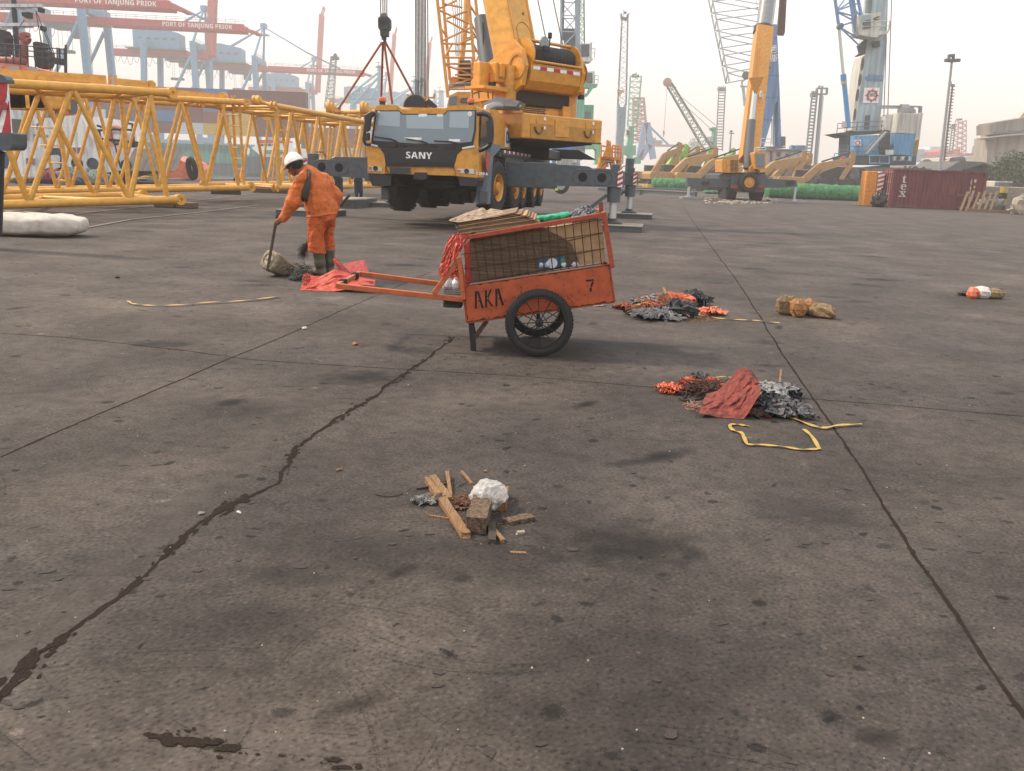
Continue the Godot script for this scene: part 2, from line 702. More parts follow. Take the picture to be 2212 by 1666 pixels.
func ground_texture() -> ImageTexture:
	var s:=2048
	var f:=FastNoiseLite.new()
	f.seed=3
	f.frequency=0.004
	f.fractal_octaves=8
	f.fractal_gain=0.6
	var im:=f.get_seamless_image(s/2,s/2)
	im.convert(Image.FORMAT_L8)
	im.resize(s,s,Image.INTERPOLATE_CUBIC)
	var d:=im.get_data()
	f.seed=9
	f.frequency=0.16
	f.fractal_octaves=3
	var fine:=f.get_seamless_image(s/2,s/2)
	fine.convert(Image.FORMAT_L8)
	var e:=fine.get_data()
	var h:=s/2
	var lut:=PackedInt32Array()
	for k in 256:
		var y:=k/255.0
		lut.append(int((0.30*(y-0.5)-(0.16 if y<0.24 else 0.0)+(0.10 if y>0.8 else 0.0))*255.0))
	for y in s:
		var r0:=(y % h)*h
		var r1:=y*s
		for x in s:
			d[r1+x]=clampi(128+d[r1+x]*3/10+lut[e[r0+x % h]],20,255)
	var r:=RandomNumberGenerator.new()
	r.seed=77
	# soft stains and dusty patches
	noise.seed=91
	noise.frequency=0.02
	for k in 46:
		var cx:=r.randi() % s
		var cy:=r.randi() % s
		var a:=20+int(90*pow(r.randf(),2.0))
		var b:=a*r.randf_range(0.25,0.8)
		var turn:=r.randfn(0.2,0.6)
		var dark:=-r.randf_range(0.16,0.46) if r.randf()<0.7 else r.randf_range(0.05,0.16)
		for y in range(-a,a+1):
			for x in range(-a,a+1):
				var q:=Vector2(x,y).rotated(turn)
				var w:=Vector2(q.x/a,q.y/b).length()+0.5*noise.get_noise_2d(cx+x,cy+y)
				if w<1.0:
					var i:=((cy+y+s) % s)*s+(cx+x+s) % s
					d[i]=clampi(int(d[i]*(1.0+dark*(1.0-w)*1.4)),10,255)
	# pits and chips
	for k in 4200:
		var cx:=r.randi() % s
		var cy:=r.randi() % s
		var a:=0.8+9.0*pow(r.randf(),7.0)
		var b:=a*r.randf_range(0.3,0.9)
		var turn:=r.randf()*TAU
		var dark:=r.randf_range(0.45,0.85) if r.randf()<0.9 else r.randf_range(1.1,1.3)
		for y in range(-int(a)-1,int(a)+2):
			for x in range(-int(a)-1,int(a)+2):
				var q:=Vector2(x,y).rotated(turn)
				if Vector2(q.x/a,q.y/b).length()<1.0+0.6*(r.randf()-0.5):
					var i:=((cy+y+s) % s)*s+(cx+x+s) % s
					d[i]=int(minf(255.0,d[i]*dark))
	# scrapes,many of them in sweeps side by side
	for k in 620:
		var p0:=Vector2(r.randf()*s,r.randf()*s)
		var turn0:=r.randfn(0.1,0.45) if r.randf()<0.75 else r.randf()*TAU
		var n:=int(25+260*pow(r.randf(),2.5))
		var bend:=r.randfn(0.0,0.004)
		for c in (r.randi() % 6+1 if r.randf()<0.5 else 1):
			var turn:=turn0+r.randfn(0.0,0.02)
			var p:=p0+Vector2(-sin(turn),cos(turn))*c*r.randf_range(3,9)
			var dark:=r.randf_range(0.62,0.92) if r.randf()<0.8 else r.randf_range(1.04,1.12)
			for j in n:
				p+=Vector2(cos(turn),sin(turn))
				turn+=bend
				if r.randf()<0.35:
					continue
				var i:=posmod(int(p.y),s)*s+posmod(int(p.x),s)
				d[i]=int(minf(255.0,d[i]*dark))
	return ImageTexture.create_from_image(Image.create_from_data(s,s,false,Image.FORMAT_L8,d))

func build_ground() -> void:
	var m:=StandardMaterial3D.new()
	m.resource_name="yard_paving"
	m.vertex_color_use_as_albedo=true
	m.roughness=0.82
	m.metallic_specular=0.35
	var gt:=ground_texture()
	m.albedo_texture=gt
	m.uv1_triplanar=false
	m.heightmap_enabled=true
	m.heightmap_texture=gt
	m.heightmap_scale=0.3
	m.detail_enabled=true
	m.detail_albedo=tex("ground")
	m.detail_blend_mode=BaseMaterial3D.BLEND_MODE_MUL
	m.detail_uv_layer=BaseMaterial3D.DETAIL_UV_2
	var stains:=[
		["S8",1480,640,0.20,0.09,-0.45],["S8",1300,900,0.30,0.16,-0.30],["S8",1950,560,0.6,0.12,-0.35],["D",1750,1110,0.35,0.2,-0.4],
		["D",1480,755,1.1,0.45,-0.25],["D",1650,650,1.4,0.6,-0.15],["D",500,640,1.5,0.8,0.22],["D",330,660,1.6,0.5,0.22],["D",120,720,1.2,0.5,0.12],
		["D",1120,1100,0.5,0.3,-0.28],["D",900,1180,0.7,0.15,-0.35],["D",1560,840,0.9,0.4,-0.18],["D",1350,1420,0.6,0.3,-0.22],["D",1250,1550,0.5,0.25,-0.2],
		["D",1900,1300,0.5,0.4,0.12],["D",1990,880,1.0,0.5,0.14],["D",250,1120,0.6,0.3,0.14],["D",420,870,1.2,0.5,0.10],["D",1060,1400,0.22,0.10,0.2],
		["D",300,560,2.0,0.6,0.2],["D",1980,640,2.5,0.6,-0.12],["D",800,960,0.8,0.3,0.08],["D",2050,1120,0.5,0.35,0.10],["D",600,1450,0.3,0.15,-0.12],
		["D",1000,500,4.0,1.6,-0.15],["D",1500,420,9.0,3.0,0.25],["D",1700,425,14.0,6.0,0.3],["D",470,455,4.0,1.2,-0.3],["D",200,480,3.0,1.0,-0.25],
	]
	var spots:=[]
	for q in stains:
		spots.append([on_ground(q[0],q[1],q[2]),q[3],q[4],q[5]])
	var xs:=[]
	var x:=0.0
	var step:=0.05
	while x<260.0:
		xs.append(x)
		if x>0.0:
			xs.push_front(-x)
		x+=step
		if x>2.2:
			step*=1.045
	var zs:=[]
	var z:=1.5
	step=0.05
	while z>-420.0:
		zs.append(z)
		if z<0.0:
			step=maxf(0.04,-z*0.018)
		z-=step
	var broad:=FastNoiseLite.new()
	broad.seed=12
	broad.fractal_octaves=5
	broad.frequency=0.35
	var mid:=FastNoiseLite.new()
	mid.seed=21
	mid.fractal_octaves=4
	mid.frequency=1.7
	noise.frequency=0.25
	noise.seed=4
	var pos:=PackedVector3Array()
	var nrm:=PackedVector3Array()
	var uv:=PackedVector2Array()
	var uv2:=PackedVector2Array()
	var col:=PackedColorArray()
	var idx:=PackedInt32Array()
	var nx:=xs.size()
	for zi in zs.size():
		var zz: float=zs[zi]
		for xi in nx:
			var p:=Vector3(maxf(xs[xi],quay_x(zz)),0.0,zz)
			pos.append(p)
			nrm.append(Vector3.UP)
			uv.append(Vector2(p.x/7.3+0.05*sin(p.z*0.31),p.z/7.3+0.05*sin(p.x*0.27)))
			uv2.append(Vector2(p.x*0.83+p.z*0.56,p.z*0.83-p.x*0.56)/2.9)
			var k:=1.0+0.10*broad.get_noise_2d(p.x*0.7,p.z*1.0)+0.04*mid.get_noise_2d(p.x*0.6,p.z*1.2)+0.12*broad.get_noise_2d(p.x*0.2+50.0,p.z*0.2)
			var warm:=0.5+0.5*broad.get_noise_2d(p.x*0.7+90.0,p.z*0.7)
			for s in spots:
				var c: Vector3=s[0]
				if absf(p.x-c.x)<s[1]*1.8 and absf(p.z-c.z)<s[2]*1.8:
					k+=1.0*s[3]*blob(p,c,s[1],s[2],0.2)
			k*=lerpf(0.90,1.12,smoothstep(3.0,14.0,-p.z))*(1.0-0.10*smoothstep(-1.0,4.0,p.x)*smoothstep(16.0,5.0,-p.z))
			k=clampf(k,0.42,1.7)
			col.append(Color(0.162,0.140,0.127).lerp(Color(0.176,0.141,0.115),warm)*k)
	for zi in zs.size()-1:
		for xi in nx-1:
			var a:=zi*nx+xi
			if pos[a+1].x-pos[a].x<0.0001 and pos[a+nx+1].x-pos[a+nx].x<0.0001:
				continue
			for i in [a,a+nx,a+nx+1,a,a+nx+1,a+1]:
				idx.append(i)
	var arr:=[]
	arr.resize(Mesh.ARRAY_MAX)
	arr[Mesh.ARRAY_VERTEX]=pos
	arr[Mesh.ARRAY_NORMAL]=nrm
	arr[Mesh.ARRAY_TEX_UV]=uv
	arr[Mesh.ARRAY_TEX_UV2]=uv2
	arr[Mesh.ARRAY_COLOR]=col
	arr[Mesh.ARRAY_INDEX]=idx
	var am:=ArrayMesh.new()
	am.add_surface_from_arrays(Mesh.PRIMITIVE_TRIANGLES,arr)
	var o:=MeshInstance3D.new()
	o.name="ground"
	o.mesh=am
	o.material_override=m
	add_child(o)
	o.set_meta("kind","structure")

	# land and water beyond,out to the horizon
	var far:=MB.new()
	far.quad(Vector3(10,-0.05,-415),Vector3(1500,-0.05,-415),Vector3(1500,-0.05,-1500),Vector3(130,-0.05,-1500))
	far.quad(Vector3(255,-0.05,20),Vector3(1500,-0.05,20),Vector3(1500,-0.05,-415),Vector3(255,-0.05,-415))
	structure(far,"far_ground",mat("far_land","6f675f",0.9))
	var sea:=mat("harbour_water","5d6a68",0.12,0.0,"",0.3,"soft",6.0)
	var w:=MB.new()
	w.quad(Vector3(-1500,-2.0,20),Vector3(140,-2.0,20),Vector3(140,-2.0,-1500),Vector3(-1500,-2.0,-1500))
	structure(w,"water",sea)
	var q:=MB.new()
	var z0:=1.5
	while z0>-420.0:
		var z1:=z0-6.0
		var a:=Vector3(quay_x(z0),0,z0)
		var b:=Vector3(quay_x(z1),0,z1)
		q.quad(a+Vector3(0,-2.6,0),a,b,b+Vector3(0,-2.6,0))
		q.bar(a+Vector3(0.3,0.06,0),b+Vector3(0.3,0.06,0.02),0.55,0.12)
		z0=z1
	structure(q,"quay_wall",mat("quay_concrete","8a837b",0.9,0.0,"grime",0.3))

func ragged_strip(m: MB,pts: Array,w: float,h: float,seed_: int,rag := 0.6,freq := 9.0) -> void:
	noise.seed=seed_
	noise.frequency=1.0
	var rows:=[]
	var run:=0.0
	var dense:=[]
	for i in pts.size()-1:
		var cnt:=int(clampf(pts[i].distance_to(pts[i+1])/(0.012+0.006*absf(pts[i].z)),3,160))
		for k in cnt:
			dense.append(pts[i].lerp(pts[i+1],float(k)/cnt))
	dense.append(pts[-1])
	for i in dense.size():
		var z: Vector3=(dense[mini(i+1,dense.size()-1)]-dense[maxi(i-1,0)]).normalized()
		var x:=Vector3.UP.cross(z)
		if i>0:
			run+=dense[i].distance_to(dense[i-1])
		var off:=noise.get_noise_2d(run*freq*0.2,3.0)*w*rag*2.0
		var a:=w*0.5*maxf(0.06,1.0+rag*1.8*noise.get_noise_2d(run*freq,0.0)+rag*1.2*noise.get_noise_2d(run*freq*3.7,5.0))
		var b:=w*0.5*maxf(0.06,1.0+rag*1.8*noise.get_noise_2d(run*freq,9.0)+rag*1.2*noise.get_noise_2d(run*freq*3.7,15.0))
		rows.append([dense[i]+x*(off-a)+Vector3(0,h,0),dense[i]+x*(off+b)+Vector3(0,h,0)])
	for i in rows.size()-1:
		m.quad_out(rows[i][0],rows[i][1],rows[i+1][1],rows[i+1][0],Vector3.UP)

# loose dirt lying in and beside a crack: ragged patches that thin out sideways
func crumbs_along(m: MB,pts: Array,w: float,h: float,seed_: int,amount: float) -> void:
	var g:=RandomNumberGenerator.new()
	g.seed=seed_
	noise.seed=seed_
	noise.frequency=1.6
	for i in pts.size()-1:
		var z: Vector3=(pts[i+1]-pts[i]).normalized()
		var x:=Vector3.UP.cross(z)
		var cnt:=int(pts[i].distance_to(pts[i+1])*150.0*amount/maxf(1.0,-pts[i].z*0.35))
		for k in cnt:
			var p: Vector3=pts[i].lerp(pts[i+1],g.randf())
			var dense:=maxf(0.15,0.6+1.3*noise.get_noise_2d(p.x,p.z))
			if g.randf()>dense:
				continue
			var off:=g.randfn(0.0,0.5)*w*dense
			var a:=w*g.randf_range(0.08,0.5)*dense*exp(-absf(off)/w*0.8)
			var b:=a*g.randf_range(1.0,3.0)
			var c:=p+x*off+Vector3(0,h+0.0000012*k,0)
			var turn:=g.randfn(0.0,0.35)
			var ring:=[]
			for j in 9:
				var an:=TAU*j/9.0
				ring.append(c+(x*cos(an+turn)*a+z*sin(an+turn)*b)*g.randf_range(0.45,1.15))
			for j in 9:
				m.tri_out(c,ring[j],ring[(j+1) % 9],Vector3.UP)

func ground_line(view: String,flat: Array) -> Array:
	var out:=[]
	for i in range(0,flat.size(),2):
		out.append(on_ground(view,flat[i],flat[i+1]))
	return out

func build_joints() -> void:
	var dirt:=mat("joint_dirt","241f1c",1.0,0.0,"fine",3.0)
	var worn:=mat("worn_dirt","322b27",1.0,0.0,"fine",3.0)
	dirt.metallic_specular=0.1
	worn.metallic_specular=0.1
	var list:=[
		["expansion_joint",worn,0.016,0.5,[0,988,180,910,330,845,480,782,640,715,735,672,830,632,930,588],4.0],
		["expansion_joint",worn,0.018,0.45,[1475,445,1500,482,1530,524,1600,618,1645,690,1690,765,1750,850,1815,945,1890,1060,1960,1172,2060,1322,2100,1385,2212,1548,2300,1670],5.0],
		["crack",worn,0.045,0.85,[-60,1560,0,1500,45,1452,90,1412,180,1342,250,1290,330,1222,390,1172,450,1122,490,1096,545,1068,600,1045,622,1005,640,968,680,940,720,915,800,860,850,826,900,790,945,757,980,728],7.0],
		["crack",worn,0.012,0.7,[0,720,130,728,250,741,400,758,530,776,640,784,750,791,900,800,1100,811,1260,824,1420,838,1560,850,1720,860,1950,878,2212,900],5.0],
		["crack",worn,0.010,0.8,[0,941,160,938,300,940,450,944,640,952],6.0],
		["crack",worn,0.045,1.0,[320,1588,420,1605,520,1622,640,1640,780,1658],9.0],
		["crack",worn,0.010,0.8,[1916,1080,2010,1106,2110,1128,2212,1150],7.0],
		["crack",worn,0.010,0.8,[1195,995,1300,1000,1400,1010,1520,1022],7.0],
		["crack",worn,0.014,0.9,[700,1480,740,1440,770,1395,790,1350],9.0],
		["crack",worn,0.020,1.0,[640,1125,680,1150,720,1165,780,1172],9.0],
		["crack",worn,0.030,0.9,[0,596,110,583,200,570,330,548,450,524,560,500],2.0],
		["crack",worn,0.016,0.9,[1640,1345,1720,1350,1800,1362],9.0],
		["crack",worn,0.010,0.9,[700,1505,800,1545,900,1590,960,1640],9.0],
	]
	var k:=0
	for q in list:
		var m:=MB.new()
		var pts:=ground_line("D",q[4])
		if q[3]<0.79 or (q[2]==0.045 and q[3]==0.85) or q[2]==0.012:
			ragged_strip(m,pts,q[2]*(0.42 if q[2]>0.0405 else 0.8),0.0012+0.0001*k,31+k,q[3],q[5])
		crumbs_along(m,pts,q[2],0.0022+0.00015*k,131+k,1.0 if q[2]>0.04 else 0.45)
		structure(m,q[0],q[1])
		k+=1
	# crane rails let into the quay
	for e in [[[-40,497,95,472,230,456,390,438,560,418]],[[150,500,280,476,430,460,560,444]]]:
		var m:=MB.new()
		var pts:=ground_line("D",e[0])
		for i in pts.size()-1:
			m.bar(pts[i]+Vector3(0,0.004,0),pts[i+1]+Vector3(0,0.004,0),0.09,0.03)
		structure(m,"crane_rail",mat("rail_steel","7a7470",0.5,0.6))
	# dark chips and oil spots,past counting
	var spot:=MB.new()
	noise.seed=8
	noise.frequency=2.0
	rng.seed=5
	for i in 500:
		var d:=1.9*pow(9.0,rng.randf())
		var c:=Vector3(rng.randf_range(-0.72,0.72)*d,0.0025+0.0000015*i,-d)
		var r:=0.003+0.02*pow(rng.randf(),4.0)*(1.0+d*0.12)
		var e:=r*rng.randf_range(0.3,0.8)
		var turn:=rng.randfn(0.0,0.5)
		var n:=9
		var ring:=[]
		for j in n:
			var a:=TAU*j/n
			ring.append(c+Vector3(cos(a)*r*rng.randf_range(0.6,1.2),0,sin(a)*e*rng.randf_range(0.6,1.2)).rotated(Vector3.UP,turn))
		for j in n:
			spot.tri_out(c,ring[j],ring[(j+1) % n],Vector3.UP)
	stuff(single(spot,"oil_spots",mat("oil_spot","3a322d",0.9,0.0,"fine",3.0),"small dark oil spots and chips strewn over the paving","oil spots"))
	# pale grit
	var grit:=MB.new()
	for i in 130:
		var d:=1.9*pow(7.0,rng.randf())
		var c:=Vector3(rng.randf_range(-0.7,0.7)*d,0,-d)
		var r:=rng.randf_range(0.0008,0.0026)*(1.0+d*0.06)
		grit.box(c+Vector3(0,r*0.6,0),Vector3(r*2,r*1.3,r*1.6),0.0,Basis(Vector3.UP,rng.randf()*TAU))
	stuff(single(grit,"grit",mat("pale_grit","a39a8f",0.9),"pale grit and crumbs scattered over the dark paving","grit"))

# an outline on the upright plane d metres north,thick metres deep
func slab(m: MB,view: String,flat: Array,d: float,thick: float) -> void:
	var poly:=[]
	for i in range(0,flat.size(),2):
		var p:=at(view,flat[i],flat[i+1],d)
		poly.append(Vector2(p.x,p.y))
	m.prism(poly,Vector3(0,0,-d-thick),Vector3.RIGHT,Vector3.UP,thick)

func rect(m: MB,view: String,x0: float,y0: float,x1: float,y1: float,d: float,thick: float) -> void:
	slab(m,view,[x0,y0,x1,y0,x1,y1,x0,y1],d,thick)

func rod(m: MB,view: String,x0: float,y0: float,x1: float,y1: float,d: float,r: float,d1 := -1.0,seg := 6) -> void:
	m.tube(at(view,x0,y0,d),at(view,x1,y1,d if d1<0.0 else d1),r,r,seg)

func base_of(view: String,x: float,y: float,d: float) -> Vector3:
	var p:=at(view,x,y,d)
	return Vector3(p.x,0.0,p.z)

func build_quay_crane(label: String,x: float,z: float,raised: bool,words: bool,house := true) -> void:
	var o:=thing("container_crane",label,"crane",Vector3(x,0,z),0.08,"ship to shore container cranes along the far quay")
	var blue:=mat("crane_blue","5b93b8",0.6,0.0,"grime",0.15)
	var red:=mat("crane_red","b8222c",0.6,0.0,"grime",0.15)
	var dark:=mat("crane_dark","4c5c68",0.7,0.0,"grime",0.2)
	for zz in [0.0,-21.0]:
		for xx in [0.0,-19.0]:
			var m:=MB.new()
			m.bar(Vector3(xx-(2.0 if xx<0 else -1.4),2.0,zz),Vector3(xx,47.5,zz),2.0,2.4,Vector3.BACK,0.15)
			m.box(Vector3(xx-(2.0 if xx<0 else -1.4),1.2,zz),Vector3(3.0,2.4,6.0),0.3)
			part(m,"leg",blue,o)
		var b:=MB.new()
		b.tube(Vector3(-1.0,41.5,zz),Vector3(-19.0,7.0,zz),0.62,0.62,8)
		part(b,"brace",blue,o)
		var s:=MB.new()
		s.box(Vector3(-9.5,8.0,zz),Vector3(17.2,2.2,1.8),0.15)
		part(s,"sill_beam",blue,o)
	for xx in [0.0,-19.0]:
		var b:=MB.new()
		b.box(Vector3(xx,46.0,-10.5),Vector3(2.2,3.0,20.0),0.15)
		part(b,"portal_beam",blue,o)
		var s:=MB.new()
		s.box(Vector3(xx-(1.7 if xx<0 else -1.0),9.5,-10.5),Vector3(1.9,2.2,19.6),0.15)
		part(s,"sill_beam",blue,o)
	# red girder of two box beams
	var girder:=MB.new()
	for zz in [-7.6,-13.4]:
		girder.box(Vector3(-15.5,43.0,zz),Vector3(39.0,2.3,1.5),0.1)
	for k in 7:
		girder.box(Vector3(-34.0+k*6.0,43.0,-10.5),Vector3(0.8,1.6,4.4))
	part(girder,"girder",red,o)
	var boom:=MB.new()
	var tip:=MB.new()
	var b0:=Vector3(4.5,43.0,0)
	var dir:=Vector3(0.07,1.0,0).normalized() if raised else Vector3.RIGHT
	var up:=Vector3.LEFT if raised else Vector3.UP
	for zz in [-7.6,-13.4]:
		boom.bar(b0+Vector3(0,0,zz),b0+dir*43.0+Vector3(0,0,zz),1.5,2.3,up,0.1)
	for k in 8:
		boom.bar(b0+dir*(2.0+k*5.8)+Vector3(0,0,-8.4),b0+dir*(2.0+k*5.8)+Vector3(0,0,-12.6),0.8,1.6)
	part(boom,"boom",red,o)
	for zz in [-7.6,-13.4]:
		tip.bar(b0+dir*42.5+Vector3(0,0,zz),b0+dir*47.0-up*1.2+Vector3(0,0,zz),1.0,0.7,up)
	tip.bar(b0+dir*46.5-up*1.2+Vector3(0,0,-7.0),b0+dir*46.5-up*1.2+Vector3(0,0,-14.0),1.6,0.5,up)
	part(tip,"boom_tip",red,o)
	if words:
		lettering("PORT OF TANJUNG PRIOK",1.3,o,mat("crane_white","f2f0ec",0.6),Transform3D(Basis(),Vector3(33.0,43.0,-6.82)),"lettering","Droid Sans",true,1.0)
	# frame above the waterside legs,with its stays
	var frame:=MB.new()
	var apex:=Vector3(2.6,61.0,-10.5)
	for zz in [-0.5,-20.5]:
		frame.tube(Vector3(0,47.2,zz),apex+Vector3(0,0,signf(zz+10.0)*1.2),0.55,0.45,8)
	frame.box(apex+Vector3(0,0.4,0),Vector3(2.6,2.2,4.2),0.3)
	frame.box(apex+Vector3(0,-3.4,0),Vector3(4.4,0.25,6.0))
	part(frame,"apex_frame",blue,o)
	for zz in [-8.0,-13.0]:
		var st:=MB.new()
		st.tube(apex,Vector3(-24.0,45.0,zz),0.34,0.34,6)
		part(st,"back_stay",blue,o)
		if not raised:
			var fs:=MB.new()
			fs.tube(apex,Vector3(22.0,50.8,zz),0.26,0.26,6)
			fs.tube(Vector3(22.0,50.8,zz),Vector3(37.0,44.4,zz),0.26,0.26,6)
			part(fs,"fore_stay",blue,o)
	if house:
		var h:=MB.new()
		h.prism([Vector2(-25,44.6),Vector2(-7,44.6),Vector2(-7,51.0),Vector2(-16,52.6),Vector2(-25,51.6)],Vector3(0,0,-15.5),Vector3.RIGHT,Vector3.UP,10.0)
		part(h,"machinery_house",blue,o)
		var w:=MB.new()
		w.box(Vector3(-16,44.4,-10.5),Vector3(23,0.5,14))
		for k in 5:
			w.box(Vector3(-22+k*3.2,48.4,-5.42),Vector3(1.6,0.9,0.12))
		part(w,"walkway",dark,o)
	# trolley,cab and the loops of cable under the girder
	var tr:=MB.new()
	tr.box(Vector3(-9,41.0,-10.5),Vector3(8,1.2,8))
	tr.box(Vector3(-5,39.0,-8.5),Vector3(3.0,3.0,3.0),0.3)
	for k in 4:
		tr.tube(Vector3(-11+(k % 2)*3,40.5,-9-(k/2)*3),Vector3(-11+(k % 2)*3,34.0,-9-(k/2)*3),0.06,0.06,4)
	tr.box(Vector3(-9.5,33.6,-10.5),Vector3(5.0,0.9,2.4),0.1)
	part(tr,"trolley",dark,o)
	var f:=MB.new()
	for k in 9:
		var pts:=[]
		for j in 7:
			var t:=j/6.0
			pts.append(Vector3(-33.0+(k+t)*2.5,41.6-4.2*4.0*t*(1.0-t)*(0.6+0.4*fmod(k*0.37,1.0)),-6.4))
		f.path(pts,0.09,4)
	f.box(Vector3(-22.0,41.6,-6.4),Vector3(24,0.2,0.3))
	part(f,"festoon_cable",dark,o)
	var r:=MB.new()
	railing(r,[Vector3(-35,44.2,-6.8),Vector3(4,44.2,-6.8)],1.1,0.06,3.0)
	railing(r,[Vector3(1,47.5,0),Vector3(1,47.5,-21)],1.1,0.06,3.0)
	if not raised:
		railing(r,[Vector3(5,44.2,-6.8),Vector3(48,44.2,-6.8)],1.1,0.06,3.0)
	var lad:=MB.new()
	for zz in [-1.6,-2.4]:
		lad.tube(Vector3(1.5,6,zz),Vector3(1.2,46,zz),0.08,0.08,4)
	for k in 12:
		lad.box(Vector3(1.4,8+k*3.2,-2.0),Vector3(0.2,0.12,0.9))
	part(r,"railing",dark,o)
	part(lad,"ladder",dark,o)

# blue cranes of the next terminal,on tall posts with long struts
func build_strut_crane(label: String,view: String,hx0: float,hy0: float,hx1: float,hy1: float,px_: float,py0: float,foot: float,d: float,words: bool) -> void:
	var o:=thing("container_crane",label,"crane",base_of(view,(hx0+hx1)*0.5,hy1,d),0.0,"blue cranes of the next terminal")
	var blue:=mat("pale_blue","6fb0cc",0.6,0.0,"grime",0.15)
	var h:=mb(o)
	slab(h,view,[hx0,hy1,hx0,hy0+6,hx0+(hx1-hx0)*0.35,hy0,hx1-(hx1-hx0)*0.1,hy0+3,hx1,hy0+(hy1-hy0)*0.4,hx1,hy1],d,9.0)
	part(h,"machinery_house",blue,o)
	var w:=px_-hx1
	for q in [[px_-14,px_+26],[hx0+40,hx0+62]]:
		var m:=mb(o)
		slab(m,view,[q[0],py0 if q[0]>hx1-60 else hy1,q[1],py0 if q[0]>hx1-60 else hy1,q[1]+6,foot,q[0]-4,foot],d+0.5,2.4)
		part(m,"leg",blue,o)
	for q in [[px_,py0+60,hx0-190,foot],[px_,py0+100,hx0+30,foot-60],[px_-10,py0+170,hx1-60,hy1]]:
		var m:=mb(o)
		rod(m,view,q[0],q[1],q[2],q[3],d-1.0,0.55)
		part(m,"strut",blue,o)
	var b:=mb(o)
	rect(b,view,hx0+30,hy1+12,px_,hy1+34,d-0.2,2.0)
	part(b,"cross_beam",blue,o)
	var top:=mb(o)
	rect(top,view,px_-34,py0+10,px_+36,py0+16,d-1.0,4.0)
	rod(top,view,px_-5,py0+12,px_-5,py0-30,d,0.15)
	rod(top,view,px_-30,py0-28,px_+8,py0-24,d,0.15)
	part(top,"mast_platform",mat("crane_dark"),o)
	if words:
		var s:=mb(o)
		rect(s,view,hx0+12,hy0+8,hx0+160,hy0+48,d-0.3,0.25)
		part(s,"sign_board",mat("crane_white","f2f0ec",0.6),o)
		var p:=at(view,hx0+122,hy0+28,d-0.34)
		lettering("MSA",1.5,o,mat("sign_blue","2a5a8c",0.6),Transform3D(Basis(),p-o.position),"lettering","Droid Sans",true,1.4)

func ribbed_wall(m: MB,a: Vector3,along: Vector3,up: Vector3,out: Vector3,n: int,depth: float) -> void:
	# trapezoid corrugation
	var rows:=[]
	for k in n:
		for q in [[0.0,0.0],[0.3,0.0],[0.45,-depth],[0.85,-depth]]:
			var t: float=(k+q[0])/n
			rows.append(a+along*t+out*q[1])
	rows.append(a+along)
	for i in rows.size()-1:
		m.quad_out(rows[i],rows[i+1],rows[i+1]+up,rows[i]+up,out)

func make_container(label: String,body: Material,length := 6.06) -> Node3D:
	var o:=thing("shipping_container",label,"shipping container")
	var l:=length*0.5
	var f:=MB.new()
	for sx in [-1,1]:
		for sz in [-1,1]:
			f.box(Vector3(sx*(l-0.08),1.295,sz*1.14),Vector3(0.16,2.59,0.16),0.01)
			for y in [0.06,2.53]:
				f.box(Vector3(sx*(l-0.08),y,sz*1.135),Vector3(0.18,0.12,0.18),0.01)
		for y in [0.1,2.53]:
			f.box(Vector3(sx*(l-0.06),y,0),Vector3(0.1,0.12,2.14))
	for sz in [-1,1]:
		f.box(Vector3(0,2.54,sz*1.18),Vector3(length-0.3,0.09,0.07))
		f.box(Vector3(0,0.1,sz*1.17),Vector3(length-0.3,0.15,0.09))
	part(f,"frame",body,o)
	for sz in [-1,1]:
		var w:=MB.new()
		ribbed_wall(w,Vector3(-l+0.16,0.17,sz*1.19),Vector3(length-0.32,0,0),Vector3(0,2.33,0),Vector3(0,0,sz),int(length*3.6),0.045)
		part(w,"side_wall",body,o)
	for sx in [-1,1]:
		var w:=MB.new()
		ribbed_wall(w,Vector3(sx*(l-0.03),0.16,-1.06),Vector3(0,0,2.12),Vector3(0,2.32,0),Vector3(sx,0,0),8,0.03)
		part(w,"end_wall",body,o)
	var r:=MB.new()
	r.box(Vector3(0,2.565,0),Vector3(length-0.2,0.03,2.3))
	r.box(Vector3(0,0.19,0),Vector3(length-0.2,0.05,2.2))
	part(r,"roof",body,o)
	return o

func repaint(o: Node3D,m: Material) -> void:
	for k in o.get_children():
		if k is MeshInstance3D:
			k.material_override=m

